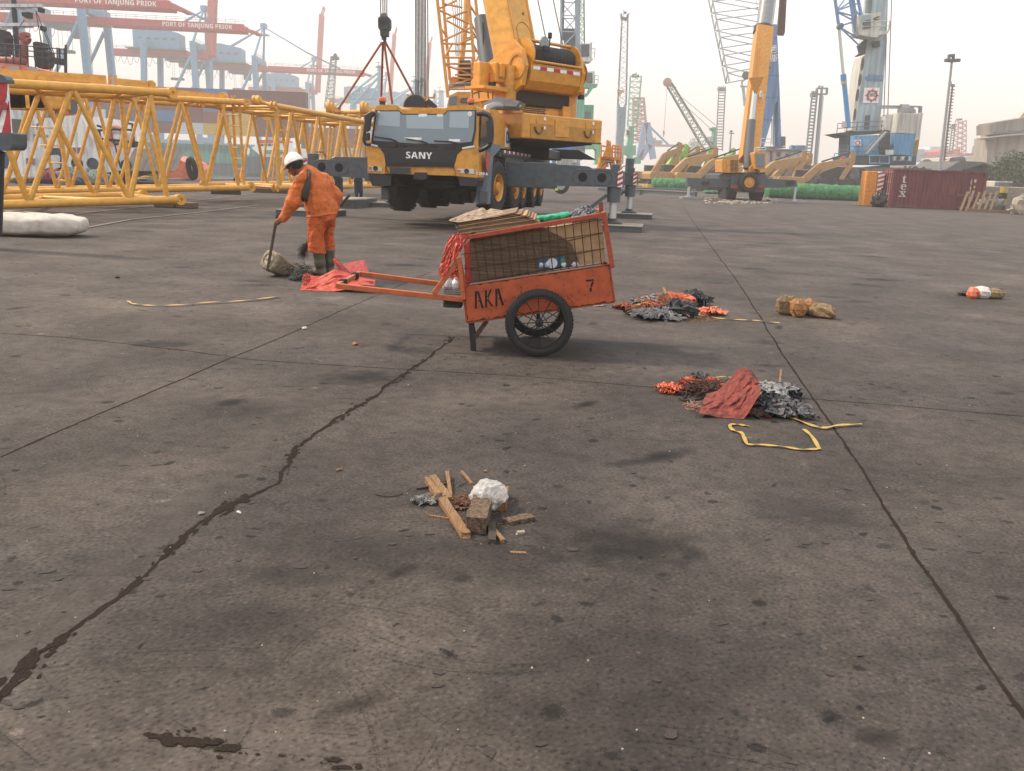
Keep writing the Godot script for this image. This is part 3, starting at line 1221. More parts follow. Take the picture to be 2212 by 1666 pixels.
func build_far_harbour() -> void:
	build_quay_crane("nearest container crane, red boom with lettering at the top left edge of the picture",-146.0,-251.0,false,true)
	build_quay_crane("second container crane, long red lettered boom crossing behind the tug's mast",-137.0,-289.0,false,true,false)
	build_quay_crane("third container crane with its red boom raised upright beside a blue machinery house",-133.0,-373.0,true,false)
	build_quay_crane("fourth container crane, lettered red boom lowered behind the far yellow boom sections",-120.4,-414.0,false,true)
	build_quay_crane("fifth container crane with a tall pale red boom raised left of the black hook block",-125.3,-535.0,true,false)
	build_quay_crane("faint container crane whose raised boom stands just right of the black hook block",-92.5,-603.0,true,false)
	build_quay_crane("faintest container crane whose raised boom stands behind the bundle of hoist ropes",-72.5,-636.0,true,false)
	build_strut_crane("pale blue crane with a white sign on its machinery house, left of the red slings","R3",1070,775,1330,870,1350,575,1000,420.0,true)
	build_strut_crane("smaller pale blue crane behind the bundle of hoist ropes","R3",1480,880,1640,925,1665,700,1000,500.0,false)
	build_strut_crane("smallest pale blue crane left of the lattice boom crane","R3",1790,930,1880,955,1890,795,1000,620.0,false)

	# container ship across the basin
	var d:=215.0
	var ship:=thing("container_ship","teal and grey container ship moored across the basin behind the yellow boom sections","ship",base_of("D",400,376,d))
	var teal:=mat("hull_teal","4f8f86",0.7,0.0,"streak",0.08)
	var grey:=mat("hull_grey","56626e",0.7,0.0,"streak",0.08)
	var m:=mb(ship)
	slab(m,"D",[150,338,545,356,528,384,150,384],d,26.0)
	part(m,"hull",grey,ship)
	m=mb(ship)
	slab(m,"D",[150,302,470,314,552,318,545,356,150,338],d-0.4,26.5)
	part(m,"bulwark",teal,ship)
	m=mb(ship)
	slab(m,"D",[150,371,532,384,526,391,150,391],d-0.2,26.2)
	part(m,"boot_topping",mat("boot_red","8c4a44",0.8,0.0,"streak",0.1),ship)
	m=mb(ship)
	for k in 26:
		rod(m,"D",215+k*12.5,304+k*0.45,215+k*12.5,321+k*0.45,d-0.6,0.10)
	for yy in [304.0,309.0,314.0]:
		rod(m,"D",205,yy,540,yy+12,d-0.6,0.08)
	stuff(part(m,"railing",mat("rail_teal","3c6a66",0.7),ship))
	m=mb(ship)
	slab(m,"V5",[580,1180,600,1170,618,1190,616,1240,598,1265,580,1240],d-1.2,0.1)
	part(m,"hull_emblem",mat("crane_white"),ship)
	var cols:={"m": "6b3433","b": "3c6f9c","y": "c9a546","r": "84403a","w": "c3c6c8","g": "6a6660"}
	var word:={"m": "maroon","b": "blue","y": "yellow","r": "rust red","w": "white","g": "grey"}
	var proto:=make_container("maroon container on the container ship, bottom left of its stack",mat("box_m",cols.m,0.7,0.0,"grime",0.3))
	var rows:=["mmrmbmmm","mrmmbrmm","mmbmrymm","mbmwyymr"]
	var first:=true
	var place:=["top tier","second tier","third tier","bottom tier"]
	var x0:=at("D",213,314,d).x
	for r in 4:
		for c in 8:
			var k: String=rows[r][c]
			var o: Node3D=proto
			var lab:="%s container on the teal ship, %s, %s from the left" % [word[k],place[r],["first","second","third","fourth","fifth","sixth","seventh","eighth"][c]]
			var where:=Vector3(x0+3.0+c*6.12,7.35+(3-r)*2.62,-d-3.0)
			if first:
				o.position=where
				o.set_meta("label",lab)
				o.set_meta("group","containers stacked on ships across the basin")
				first=false
			else:
				o=copy_of(proto,lab,where,0.0,"containers stacked on ships across the basin")
			repaint(o,mat("box_"+k,cols[k],0.7,0.0,"grime",0.3))
	# a second ship,loaded with red containers
	d=255.0
	ship=thing("container_ship","dark hulled container ship behind the sweeper's helmet and the grey outrigger arm","ship",base_of("D",700,380,d))
	m=mb(ship)
	slab(m,"D",[560,352,1010,366,1010,388,556,388],d,22.0)
	part(m,"hull",mat("hull_dark","4a4c54",0.7,0.0,"streak",0.08),ship)
	m=mb(ship)
	rect(m,"D",940,290,990,366,d+3.0,16.0)
	part(m,"bridge",mat("crane_white"),ship)
	var rows2:=["rrmwrrmr","mrrrrwrm","rmwrmrrr"]
	x0=at("D",640,350,d).x
	for r in 3:
		for c in 7:
			var k: String=rows2[r][c]
			var lab:="%s container on the dark hulled ship, %s, %s from the left" % [word[k],["top tier","middle tier","lowest tier"][r],["first","second","third","fourth","fifth","sixth","seventh"][c]]
			var o:=copy_of(proto,lab,Vector3(x0+3.0+c*6.12,3.7+(2-r)*2.62,-d-3.0),0.0,"containers stacked on ships across the basin")
			repaint(o,mat("box_"+k))
	# coaster with a red roofed wheelhouse in front of it
	d=185.0
	ship=thing("coaster","small grey coaster with a white wheelhouse and red roof left of the sweeper's helmet","ship",base_of("V5",850,1460,d))
	m=mb(ship)
	slab(m,"V5",[560,1290,650,1275,1240,1290,1240,1470,600,1470],d,9.0)
	part(m,"hull",mat("hull_slate","566068",0.7,0.0,"streak",0.1),ship)
	m=mb(ship)
	slab(m,"V5",[640,1175,720,1120,1110,1120,1110,1180,1200,1180,1200,1290,770,1290,640,1180],d+0.5,7.0)
	part(m,"deckhouse",mat("crane_white"),ship)
	m=mb(ship)
	slab(m,"V5",[705,1120,715,1085,1000,1085,1010,1120],d+0.3,7.4)
	part(m,"roof",mat("roof_red","cc4444",0.7),ship)
	for k in 5:
		var g:=mb(ship)
		rect(g,"V5",735+k*46,1130,772+k*46,1155,d+0.4,0.1)
		part(g,"window",mat("dark_glass","39424a",0.2,0.0,""),ship)
	m=mb(ship)
	slab(m,"V5",[770,1200,985,1200,985,1240,800,1240],d-0.2,0.6)
	part(m,"deck_edge",mat("hull_teal"),ship)
	build_tug()

	# lattice light tower and small masts on the far shore
	var t:=thing("light_tower","distant lattice light tower between the raised boom and the pale blue crane","light tower",base_of("R3",912,910,300.0))
	lattice(t,at("R3",908,960,300.0),at("R3",948,520,300.0),Vector2(2.6,2.6),Vector2(1.6,1.6),Vector3.RIGHT,Vector3.BACK,14,0.12,0.07,mat("tower_grey","6d767c",0.6),mat("tower_grey"))
	m=mb(t)
	rect(m,"R3",920,495,982,520,300.0,3.0)
	slab(m,"R3",[940,495,960,465,974,480,966,495],300.0,1.5)
	part(m,"lamp_head",mat("crane_dark"),t)
	# low shore in the haze
	m=MB.new()
	rng.seed=41
	var hz:=[]
	for k in 60:
		hz.append(Vector2(-900.0+k*40.0,rng.randf_range(5.0,13.0)))
	for k in 59:
		m.box(Vector3(hz[k].x,hz[k].y*0.5-1.0,-1150.0+rng.randf_range(-60,60)),Vector3(rng.randf_range(28,40),hz[k].y,30))
	stuff(single(m,"far_shore",mat("far_land"),"low sheds of the far shore fading into the haze","far shore"))

func build_tug() -> void:
	var d:=47.0
	var o:=thing("tug_boat","white and salmon harbour tug moored behind the nearest yellow boom section","tug boat",base_of("T5",600,1480,d))
	var white:=mat("tug_white","d9d8d6",0.5,0.0,"streak",0.25)
	var salmon:=mat("tug_salmon","d9785c",0.5,0.0,"grime",0.4)
	var black:=mat("black_paint","1d1f22",0.6,0.0,"fine",1.0)
	var m:=mb(o)
	slab(m,"T5",[-120,955,330,962,335,722,880,664,1015,655,1190,1042,1692,1072,1560,1362,1150,1418,600,1560,-120,1570],d,7.0)
	part(m,"hull",white,o)
	m=mb(o)
	slab(m,"T5",[1150,1412,1560,1352,1563,1364,1152,1428],d-0.12,0.2)
	slab(m,"T5",[-120,955,330,960,330,975,-120,972],d-0.1,0.2)
	part(m,"rubbing_strake",black,o)
	m=mb(o)
	slab(m,"T5",[-120,500,150,500,180,720,-120,720],d+1.0,6.0)
	slab(m,"T5",[180,505,560,505,560,735,335,735,180,730],d+0.4,5.6)
	slab(m,"T5",[560,505,780,505,780,690,560,735],d+1.2,5.0)
	part(m,"deckhouse",mat("tug_shade","c9ccd0",0.5,0.0,"streak",0.25),o)
	m=mb(o)
	slab(m,"T4",[-90,1040,0,1048,330,1060,420,1098,640,1150,860,1190,1150,1250,1270,1335,1130,1400,-90,1420],d+0.6,5.0)
	part(m,"wheelhouse",salmon,o)
	for q in [[-60,1095,40,1180],[125,1098,330,1178],[440,1135,640,1205]]:
		var w:=mb(o)
		slab(w,"T4",[q[0]+20,q[1],q[2]-20,q[1]+4,q[2],q[3],q[0],q[3]],d+0.5,0.15)
		part(w,"window",mat("tug_glass","8f9498",0.15,0.0,""),o)
	for q in [[500,505,560,600],[610,505,690,700],[860,480,960,640]]:
		var w:=mb(o)
		rect(w,"T5",q[0],q[1],q[2],q[3],d+0.3,0.12)
		part(w,"window",mat("dark_glass"),o)
	m=mb(o)
	rect(m,"T5",785,540,860,660,d+0.2,1.0)
	part(m,"locker",mat("locker_orange","c4583a",0.6),o)
	for q in [[970,1265],[1167,1270],[1590,1290]]:
		var w:=mb(o)
		w.lathe(at("T5",q[0],q[1],d),Vector3(0,0,1),[Vector2(0.30,0.0),Vector2(0.30,0.06),Vector2(0.24,0.06),Vector2(0.24,0.01),Vector2(0.0,0.01)],18)
		part(w,"porthole",mat("dark_glass"),o)
	for q in [[900,1062,945,1132],[960,1062,1042,1136],[318,1198,370,1276],[385,1200,440,1282]]:
		var w:=mb(o)
		rect(w,"T5",q[0],q[1],q[2],q[3],d-0.10,0.14)
		part(w,"vent_frame",white,o)
		w=mb(o)
		for k in 6:
			var y: float=lerpf(q[1]+8,q[3]-8,k/5.0)
			rect(w,"T5",q[0]+6,y-3,q[2]-6,y+3,d-0.14,0.05)
		part(w,"vent_slats",mat("vent_red","7c3a3e",0.7),o)
	m=mb(o)
	slab(m,"T5",[615,1080,640,1070,740,1075,762,1100,765,1395,620,1400],d-0.06,0.08)
	part(m,"door",mat("door_dark","3d3f42",0.6),o)
	m=mb(o)
	slab(m,"T5",[640,1165,720,1160,750,1180,750,1390,645,1395],d-0.12,0.08)
	part(m,"half_door",mat("tug_shade"),o)
	m=mb(o)
	slab(m,"T5",[15,1120,70,1120,95,1150,98,1330,15,1330],d-0.08,0.1)
	part(m,"side_door",mat("door_blue","33506c",0.5),o)
	# emblem and name on the casing
	m=mb(o)
	slab(m,"T5",[455,770,480,758,508,765,518,790,515,820,495,840,495,878,470,878,470,850,455,845,462,815,480,820,492,805,488,785,472,785,465,805,455,800],d-0.05,0.06)
	part(m,"emblem",mat("emblem_blue","3b6fa0",0.5),o)
	lettering("PELINDO",0.13,o,mat("letter_grey","6a6e72",0.6),Transform3D(Basis(),at("T5",512,920,d-0.02)-o.position))
	m=mb(o)
	slab(m,"T5",[110,700,330,720,330,962,135,950],d-0.3,0.05)
	part(m,"deck_net",mat("net_grey","63605c",0.9,0.0,"fine",2.0),o)
	# masts,monitor and gear above the wheelhouse
	m=mb(o)
	rod(m,"T4",218,-60,300,1050,d+2.0,0.13)
	part(m,"mast",mat("mast_navy","2a3138",0.6),o)
	for q in [[-20,100,690,98],[-20,418,712,408]]:
		var w:=mb(o)
		w.bar(at("T4",q[0],q[1],d+2.0),at("T4",q[2],q[3],d+2.0),0.3,0.16)
		rod(w,"T4",q[0],q[1]+55,q[2]-160,q[3]+40,d+2.0,0.05)
		part(w,"yardarm",mat("tug_shade"),o)
	for q in [[620,130,680,130,672,200,624,196],[655,430,705,430,712,490,690,515,660,500],[350,200,480,200,480,290,430,300,360,260]]:
		m=mb(o)
		slab(m,"T4",q,d+1.9,0.4)
		part(m,"deck_light",black,o)
	m=mb(o)
	rod(m,"T4",390,1030,388,830,d+1.2,0.22,-1,10)
	rod(m,"T4",330,590,480,690,d+1.2,0.20,-1,10)
	rod(m,"T4",395,560,395,830,d+1.2,0.17,-1,10)
	slab(m,"T4",[350,540,430,530,445,590,400,620,345,600],d+1.0,0.4)
	part(m,"fire_monitor",mat("monitor_red","93463f",0.5),o)
	m=mb(o)
	m.path([at("T4",-60,1000,d+0.8),at("T4",200,1010,d+0.7),at("T4",330,1025,d+0.7),at("T4",420,1040,d+0.9)],0.2,10)
	part(m,"foam_pipe",mat("monitor_red"),o)
	for q in [[-40,480,20,490,60,560,78,620,70,720,85,870,40,880,30,960,-40,960],[540,700,600,688,670,700,682,760,660,800,560,830,545,800],[550,830,620,812,720,820,775,860,785,960,770,1060,740,1110,640,1130,600,1110,560,980]]:
		m=mb(o)
		slab(m,"T4",q,d+1.0,0.8)
		part(m,"winch_cover",black,o)
	m=mb(o)
	slab(m,"T4",[770,925,900,950,1062,985,1062,1090,940,1070,770,1030],d+0.8,0.12)
	part(m,"name_board",mat("board_grey","3f4244",0.7),o)
	lettering("JAYAKARTA",0.13,o,mat("board_letter","565a5c",0.7),Transform3D(Basis(Vector3.BACK,-0.12),at("T4",915,1008,d+0.78)-o.position))
	m=mb(o)
	for k in 9:
		rod(m,"T4",90+k*122,720+k*10,98+k*122,1040+k*22,d+0.5,0.035)
	for y in [720,800,890]:
		rod(m,"T4",-30,y,1100,y+100,d+0.5,0.03)
	rod(m,"T4",1090,745,1095,1230,d+0.5,0.06)
	rod(m,"T4",985,800,985,1000,d+0.5,0.06)
	for q in [[590,180,700,780],[600,190,880,920],[640,430,690,800],[720,440,900,900],[130,720,400,330]]:
		rod(m,"T4",q[0],q[1],q[2],q[3],d+1.4,0.02)
	part(m,"railing",mat("mast_navy"),o)
	# gear on the after deck
	m=mb(o)
	rect(m,"T5",1315,865,1405,980,d+0.8,0.8)
	part(m,"deck_locker",mat("locker_orange"),o)
	m=mb(o)
	m.tube(at("T5",1470,950,d+0.6),at("T5",1680,945,d+0.6),0.42,0.42,14)
	part(m,"liferaft_canister",white,o)
	m=mb(o)
	var ring:=[]
	for k in 17:
		var a:=TAU*k/16.0
		ring.append(at("T5",1460,935,d+0.2)+Vector3(cos(a)*0.38,sin(a)*0.52,0))
	m.path(ring,0.11,8)
	part(m,"lifebuoy",mat("buoy_pink","d08f84",0.6),o)
	m=mb(o)
	for q in [[1560,760,1570,1050],[1665,770,1685,1050],[1560,758,1665,770],[1562,840,1675,850],[1350,800,1352,1040],[1220,790,1350,835],[1250,850,1260,1040],[1220,850,1520,840],[1220,950,1680,1000],[1520,840,1545,825]]:
		rod(m,"T5",q[0],q[1],q[2],q[3],d+0.1,0.06)
	rect(m,"T5",1215,990,1690,1062,d+0.3,1.0)
	part(m,"deck_frame",black,o)
	m=mb(o)
	var hose:=[at("T5",1410,950,d-0.2),at("T5",1450,1050,d-0.2),at("T5",1480,1180,d-0.2),at("T5",1520,1320,d-0.2),at("T5",1570,1340,d-0.2)]
	m.path(curve(hose,4),0.04,6)
	part(m,"hose",black,o)

	var w:=thing("workboat","salmon painted workboat with a black tyre fender beside the mooring bollard","boat",base_of("R2",1560,810,62.0))
	m=mb(w)
	slab(m,"R2",[1230,800,1240,760,1300,740,1440,690,1460,600,1500,600,1640,660,1690,720,1700,830,1230,830],62.0,4.0)
	part(m,"hull",salmon,w)
	m=mb(w)
	slab(m,"R2",[1310,600,1500,590,1460,690,1440,770,1400,700,1320,690],61.7,0.4)
	part(m,"cabin_side",black,w)
	m=mb(w)
	rect(m,"R2",1306,600,1388,655,61.4,0.5)
	part(m,"deck_box",mat("box_pale","a9b3b0",0.6),w)
	m=mb(w)
	var c:=at("R2",1690,710,61.5)
	var tyre:=[]
	for k in 17:
		tyre.append(c+Vector3(cos(TAU*k/16.0)*0.22,sin(TAU*k/16.0)*0.62,sin(TAU*k/16.0)*0.2))
	m.path(tyre,0.2,8)
	part(m,"tyre_fender",black,w)

	var b:=thing("mooring_bollard","yellow weathered mooring bollard on the quay edge beyond the boom sections","bollard",base_of("R2",1335,800,56.0))
	var s:=at("R2",1335,800,56.0).y
	m=MB.new()
	m.lathe(Vector3(0,s,0),Vector3.UP,[Vector2(0.62,0),Vector2(0.6,0.1),Vector2(0.42,0.16),Vector2(0.40,0.6),Vector2(0.44,0.75),Vector2(0.34,0.92),Vector2(0.0,0.98)],18)
	m.path([Vector3(-0.05,s+0.72,0),Vector3(0.35,s+0.84,0),Vector3(0.72,s+0.76,0),Vector3(0.85,s+0.66,0)],0.2,10)
	part(m,"bollard_body",mat("bollard_yellow","a88f45",0.8,0.0,"patch",0.8),b)

	# heaps along the quay edge
	m=MB.new()
	for k in 7:
		lump(m,at("T5",600+k*55,1455+(k % 3)*12,44.0),Vector3(0.55,0.42,0.5),60+k,0.6)
	single(m,"tarpaulin_heap",mat("heap_maroon","6d3244",0.9,0.0,"fine",1.0),"maroon tarpaulin heap at the quay edge below the tug's door","tarpaulin",base_of("T5",760,1480,44.0))
	m=MB.new()
	for k in 10:
		lump(m,at("T5",880+k*46,1440+absf(k-3)*9,43.5),Vector3(0.6,0.5-0.02*k,0.5),80+k,0.7)
	single(m,"net_heap",mat("heap_grey","848c84",0.9,0.0,"patch",1.0),"grey green fishing net heap at the quay edge below the portholes","net",base_of("T5",1080,1490,43.5))
	m=MB.new()
	rng.seed=14
	for k in 14:
		m.box(at("T5",180+k*14+rng.randf()*10,1500-rng.randf()*40,42.0),Vector3(rng.randf_range(0.2,0.9),0.12,0.2),0.01,Basis(Vector3.UP,rng.randf()*3.0)*Basis(Vector3.RIGHT,rng.randf()*0.5))
	single(m,"timber_heap",mat("old_wood","7a6450",0.9,0.0,"wood",1.0),"heap of broken dunnage timber at the quay edge, far left","timber heap",base_of("T5",250,1510,42.0))

func build_harbour_cranes() -> void:
	var steel:=mat("pale_steel","93a3ae",0.5,0.0,"streak",0.15)
	var lace:=mat("pale_lacing","8fa6b6",0.5,0.0,"")
	var slate:=mat("slate_panel","5c656d",0.6,0.0,"grime",0.2)
	var green:=mat("harbour_green","5fae8c",0.55,0.0,"streak",0.15)
	var greenl:=mat("green_lacing","6fa78f",0.55,0.0,"")
	var white:=mat("cab_white","d2d3d0",0.5,0.0,"streak",0.3)
	var dark:=mat("dark_glass","39424a",0.2,0.0,"")
	var d:=130.0
	# grey tower crane just right of the yellow superstructure
	var o:=thing("harbour_crane","grey lattice tower crane rising from behind the yellow counterweight, top out of view","crane",base_of("R6",150,1560,d))
	lattice(o,at("R6",150,1500,d+1.5),at("R6",158,-150,d+1.5),Vector2(2.1,2.4),Vector2(2.1,2.4),Vector3.RIGHT,Vector3.BACK,11,0.12,0.075,steel,lace)
	var m:=mb(o)
	slab(m,"R6",[236,-150,274,-150,262,470,246,650,222,650],d+0.2,2.2)
	part(m,"mast_plate",steel,o)
	m=mb(o)
	slab(m,"R6",[84,-150,118,-150,112,380,84,380],d+1.8,0.4)
	slab(m,"R6",[100,270,225,270,222,410,196,545,128,545,112,400],d+2.2,0.5)
	part(m,"mast_panel",slate,o)
	m=mb(o)
	slab(m,"R6",[58,600,236,600,240,1600,50,1600],d+0.8,2.6)
	part(m,"mast_foot",steel,o)
	m=mb(o)
	slab(m,"R6",[5,1372,315,1372,308,1500,280,1520,5,1560],d-3.0,5.0)
	part(m,"machinery_house",mat("house_blue","3f7fb5",0.6,0.0,"streak",0.2),o)
	m=mb(o)
	slab(m,"R6",[195,1400,310,1380,305,1490,250,1500,215,1480],d-3.2,0.3)
	part(m,"engine_grille",slate,o)
	for q in [[5,1500,300,1510,d-3.3],[60,650,240,655,d]]:
		m=mb(o)
		railing(m,[at("R6",q[0],q[1],q[4]),at("R6",q[2],q[3],q[4])],1.0,0.05,1.2)
		part(m,"railing",lace,o)
	m=mb(o)
	slab(m,"R6",[272,412,352,412,380,398,380,415,372,540,388,560,360,585,272,580],d-0.5,2.6)
	part(m,"crane_cab",white,o)
	m=mb(o)
	slab(m,"R6",[276,420,352,420,352,535,274,538],d-0.6,0.08)
	part(m,"cab_window",dark,o)
	m=mb(o)
	railing(m,[at("R6",372,545,d-0.5),at("R6",403,545,d-0.5),at("R6",403,540,d+1.0)],1.2,0.05,0.8)
	part(m,"cab_railing",white,o)
	for x in [300,306]:
		m=mb(o)
		rod(m,"R6",x,-150,x+4,405,d,0.03)
		part(m,"hoist_rope",slate,o)

	# green one behind it
	d=165.0
	o=thing("harbour_crane","green tower crane with a white cab, partly behind the grey lattice tower","crane",base_of("R6",290,1560,d))
	lattice(o,at("R6",285,620,d),at("R6",275,-150,d),Vector2(0.9,1.4),Vector2(0.9,1.4),Vector3.RIGHT,Vector3.BACK,12,0.09,0.06,greenl,greenl)
	m=mb(o)
	slab(m,"R6",[262,580,318,580,310,860,300,1160,228,1160,245,860],d-0.4,2.4)
	part(m,"tower",green,o)
	m=mb(o)
	slab(m,"R6",[300,995,396,995,390,1160,290,1160],d+1.0,3.0)
	part(m,"machinery_house",green,o)
	m=mb(o)
	for k in 5:
		rect(m,"R6",312+k*12,1060,320+k*12,1150,d+0.9,0.15)
	part(m,"louvre",slate,o)
	m=mb(o)
	slab(m,"R6",[318,680,395,675,405,670,400,800,318,800],d-1.0,2.4)
	part(m,"crane_cab",white,o)
	m=mb(o)
	rect(m,"R6",322,690,382,790,d-1.1,0.08)
	part(m,"cab_window",dark,o)
	m=mb(o)
	slab(m,"R6",[300,795,432,795,428,820,395,830,340,905,300,918,300,895,330,880,350,835,300,830],d-0.9,2.2)
	railing(m,[at("R6",402,795,d-1.0),at("R6",434,795,d-1.0)],1.4,0.05,0.7)
	part(m,"cab_platform",green,o)
	m=mb(o)
	slab(m,"R6",[310,1372,470,1355,462,1520,430,1560,402,1560,418,1520,420,1430,405,1410,310,1412],d-4.0,4.0)
	part(m,"portal",mat("portal_green","6cbf8c",0.55,0.0,"streak",0.2),o)

	# the tall slim grey one
	d=220.0
	o=thing("harbour_crane","slim grey lattice tower crane standing alone with a yellow hook block halfway up","crane",base_of("V4",605,1660,d))
	lattice(o,at("V4",620,1090,d),at("V4",651,200,d),Vector2(2.0,2.0),Vector2(1.35,1.4),Vector3.RIGHT,Vector3.BACK,17,0.10,0.06,slate,lace,false)
	m=mb(o)
	slab(m,"V4",[575,1085,598,1085,600,1110,645,1110,648,1080,668,1080,655,1330,640,1420,636,1700,562,1700,562,1420,570,1330],d-0.3,2.2)
	part(m,"tower",steel,o)
	m=mb(o)
	for k in 5:
		rod(m,"V4",570,1150+k*62,650,1212+k*62,d-0.5,0.06)
		rod(m,"V4",650,1150+k*62,570,1212+k*62,d-0.5,0.06)
	stuff(part(m,"lacing",lace,o))
	m=mb(o)
	slab(m,"V4",[610,140,624,140,624,168,634,178,664,178,676,166,676,140,692,140,690,185,676,200,624,200,612,185],d-0.2,1.8)
	rod(m,"V4",640,178,640,95,d,0.10)
	rod(m,"V4",588,146,612,142,d,0.08)
	rod(m,"V4",690,142,710,146,d,0.08)
	rect(m,"V4",645,120,668,140,d,0.6)
	part(m,"crane_head",slate,o)
	m=mb(o)
	slab(m,"V4",[570,930,580,938,640,930,640,958,612,965,606,1000,594,1000,596,965,572,958],d-1.6,0.6)
	part(m,"hook_block",mat("hook_yellow","c9a86a",0.6),o)
	for x in [[606,586],[682,668]]:
		m=mb(o)
		rod(m,"V4",x[0],190,x[1],1085,d-1.2,0.03)
		part(m,"hoist_rope",slate,o)

	d=260.0
	o=thing("harbour_crane","smaller green lattice tower crane right of the slim grey tower","crane",base_of("V4",710,1660,d))
	lattice(o,at("V4",727,1310,d),at("V4",765,790,d),Vector2(2.6,2.4),Vector2(3.1,2.0),Vector3.RIGHT,Vector3.BACK,9,0.10,0.07,greenl,greenl)
	m=mb(o)
	slab(m,"V4",[728,775,742,775,745,790,780,790,785,772,798,775,796,798,732,798],d,2.0)
	rod(m,"V4",766,790,768,745,d,0.12)
	rect(m,"V4",730,765,772,778,d,0.5)
	part(m,"crane_head",slate,o)
	m=mb(o)
	slab(m,"V4",[692,1308,748,1308,742,1420,730,1520,670,1520,688,1420],d-0.5,3.0)
	slab(m,"V4",[640,1512,768,1508,764,1610,735,1612,730,1680,690,1680,690,1612,640,1600],d-2.0,5.0)
	slab(m,"V4",[755,1632,820,1632,815,1700,755,1700],d-2.0,3.0)
	part(m,"tower",green,o)
	m=mb(o)
	slab(m,"V4",[665,1342,706,1340,706,1415,665,1412],d-1.5,2.2)
	part(m,"crane_cab",white,o)
	m=mb(o)
	rect(m,"V4",670,1352,700,1405,d-1.6,0.1)
	part(m,"cab_window",dark,o)

	d=400.0
	o=thing("container_crane","far blue frame container crane with a pale raised lattice boom behind the excavators","crane",base_of("V4",880,1650,d))
	var fb:=mat("far_blue","7c9cc4",0.6,0.0,"grime",0.15)
	for q in [[865,1275,795,1650],[880,1275,945,1650],[905,1500,810,1650]]:
		m=mb(o)
		m.bar(at("V4",q[0],q[1],d),at("V4",q[2],q[3],d),2.6,2.0,Vector3.BACK)
		part(m,"leg",fb,o)
	m=mb(o)
	rect(m,"V4",828,1268,895,1284,d,3.0)
	slab(m,"V4",[825,1498,1160,1500,1205,1520,1200,1530,1150,1522,825,1516],d-0.5,4.0)
	rect(m,"V4",838,1420,925,1426,d,1.0)
	part(m,"girder",mat("far_rust","b98d86",0.7),o)
	m=mb(o)
	rod(m,"V4",880,1285,1105,1505,d,0.5)
	part(m,"stay",fb,o)
	m=mb(o)
	slab(m,"V4",[912,1432,975,1428,975,1500,925,1500],d+1.0,6.0)
	rect(m,"V4",975,1455,1035,1498,d+2.0,6.0)
	part(m,"machinery_house",white,o)
	lettering("PELINDO",0.8,o,mat("letter_grey","6a6e72"),Transform3D(Basis(),at("V4",990,1478,d+0.9)-o.position))
	lattice(o,at("V4",808,1490,d+4),at("V4",793,1015,d+4),Vector2(6.5,4),Vector2(4.5,3),Vector3.RIGHT,Vector3.BACK,11,0.35,0.22,mat("far_rust"),mat("far_rust"))

	# crane with a slanting jib
	d=240.0
	o=thing("ship_crane","green pedestal crane with a slanting lattice jib above the excavators","crane",base_of("R6",1540,1480,d))
	m=mb(o)
	slab(m,"R6",[1505,1215,1525,1205,1566,1208,1560,1460,1520,1460,1530,1360,1470,1350,1470,1336,1532,1330,1532,1240,1508,1232],d,2.6)
	part(m,"pedestal",green,o)
	m=mb(o)
	slab(m,"R6",[1474,1298,1528,1292,1526,1340,1470,1344],d-0.3,2.4)
	part(m,"crane_cab",white,o)
	var a:=at("R6",1498,1450,d)
	var b:=at("R6",1110,800,d)
	var ax:=(b-a).normalized()
	lattice(o,a,b,Vector2(2.0,2.0),Vector2(1.4,1.4),ax.cross(Vector3.BACK),Vector3.BACK,20,0.14,0.09,mat("jib_grey","6f7a74",0.6),mat("jib_grey"),false)
	m=mb(o)
	m.lathe(at("R6",1092,780,d)-Vector3(0,0,0.5),Vector3.BACK,[Vector2(0,0),Vector2(1.1,0.05),Vector2(1.1,0.9),Vector2(0,1.0)],16)
	part(m,"sheave",mat("far_rust"),o)
	for q in [[1100,800,1180,830,1240,930,1552,1190],[1108,806,1240,990,1270,1010,1520,1235]]:
		m=mb(o)
		rod(m,"R6",q[0],q[1],q[2],q[3],d-0.4,0.09)
		rod(m,"R6",q[4],q[5],q[6],q[7],d-0.4,0.07)
		part(m,"stay",mat("jib_grey"),o)
	m=mb(o)
	rod(m,"R6",1090,815,1061,1245,d,0.06)
	part(m,"hoist_rope",mat("far_rust"),o)
	m=mb(o)
	slab(m,"R6",[1056,1235,1064,1235,1068,1262,1062,1275,1062,1295,1052,1295,1056,1275,1050,1262],d-0.2,0.4)
	part(m,"hook",mat("far_rust"),o)

	# masts with lamps and ladders
	var post:=mat("post_grey","8c9093",0.5,0.2,"")
	for q in [
		["ladder mast with rungs behind the green pedestal crane","R6",1612,840,1583,1430,62,230.0,22],
		["slim ladder mast standing left of the headframe light tower","R7",929,780,868,1380,42,160.0,22],
		["short ladder mast between the tall lamp pole and the grey hangar","R8",1000,725,970,990,30,240.0,11],
	]:
		var t:=thing("ladder_mast",q[0],"light tower",base_of(q[1],q[4],q[5],q[7]))
		for s in [-0.5,0.5]:
			m=mb(t)
			rod(m,q[1],q[2]+s*q[6],q[3],q[4]+s*q[6],q[5],q[7],0.16)
			part(m,"stile",post,t)
		for k in q[8]:
			m=mb(t)
			var f: float=(k+0.5)/float(q[8])
			var cx:=lerpf(q[2],q[4],f)
			var cy:=lerpf(q[3],q[5],f)
			rod(m,q[1],cx-q[6]*0.5,cy,cx+q[6]*0.5,cy,q[7],0.13,-1.0,5)
			part(m,"rung",post,t)
		m=mb(t)
		rect(m,q[1],q[2]-q[6]*0.6,q[3]-12,q[2]+q[6]*0.6,q[3]+24,q[7],1.0)
		for k in 4:
			rod(m,q[1],q[2]+q[6]*(k/3.0-0.5),q[3]-26,q[2]+q[6]*(k/3.0-0.5),q[3]-10,q[7],0.12)
		part(m,"lamp_frame",post,t)
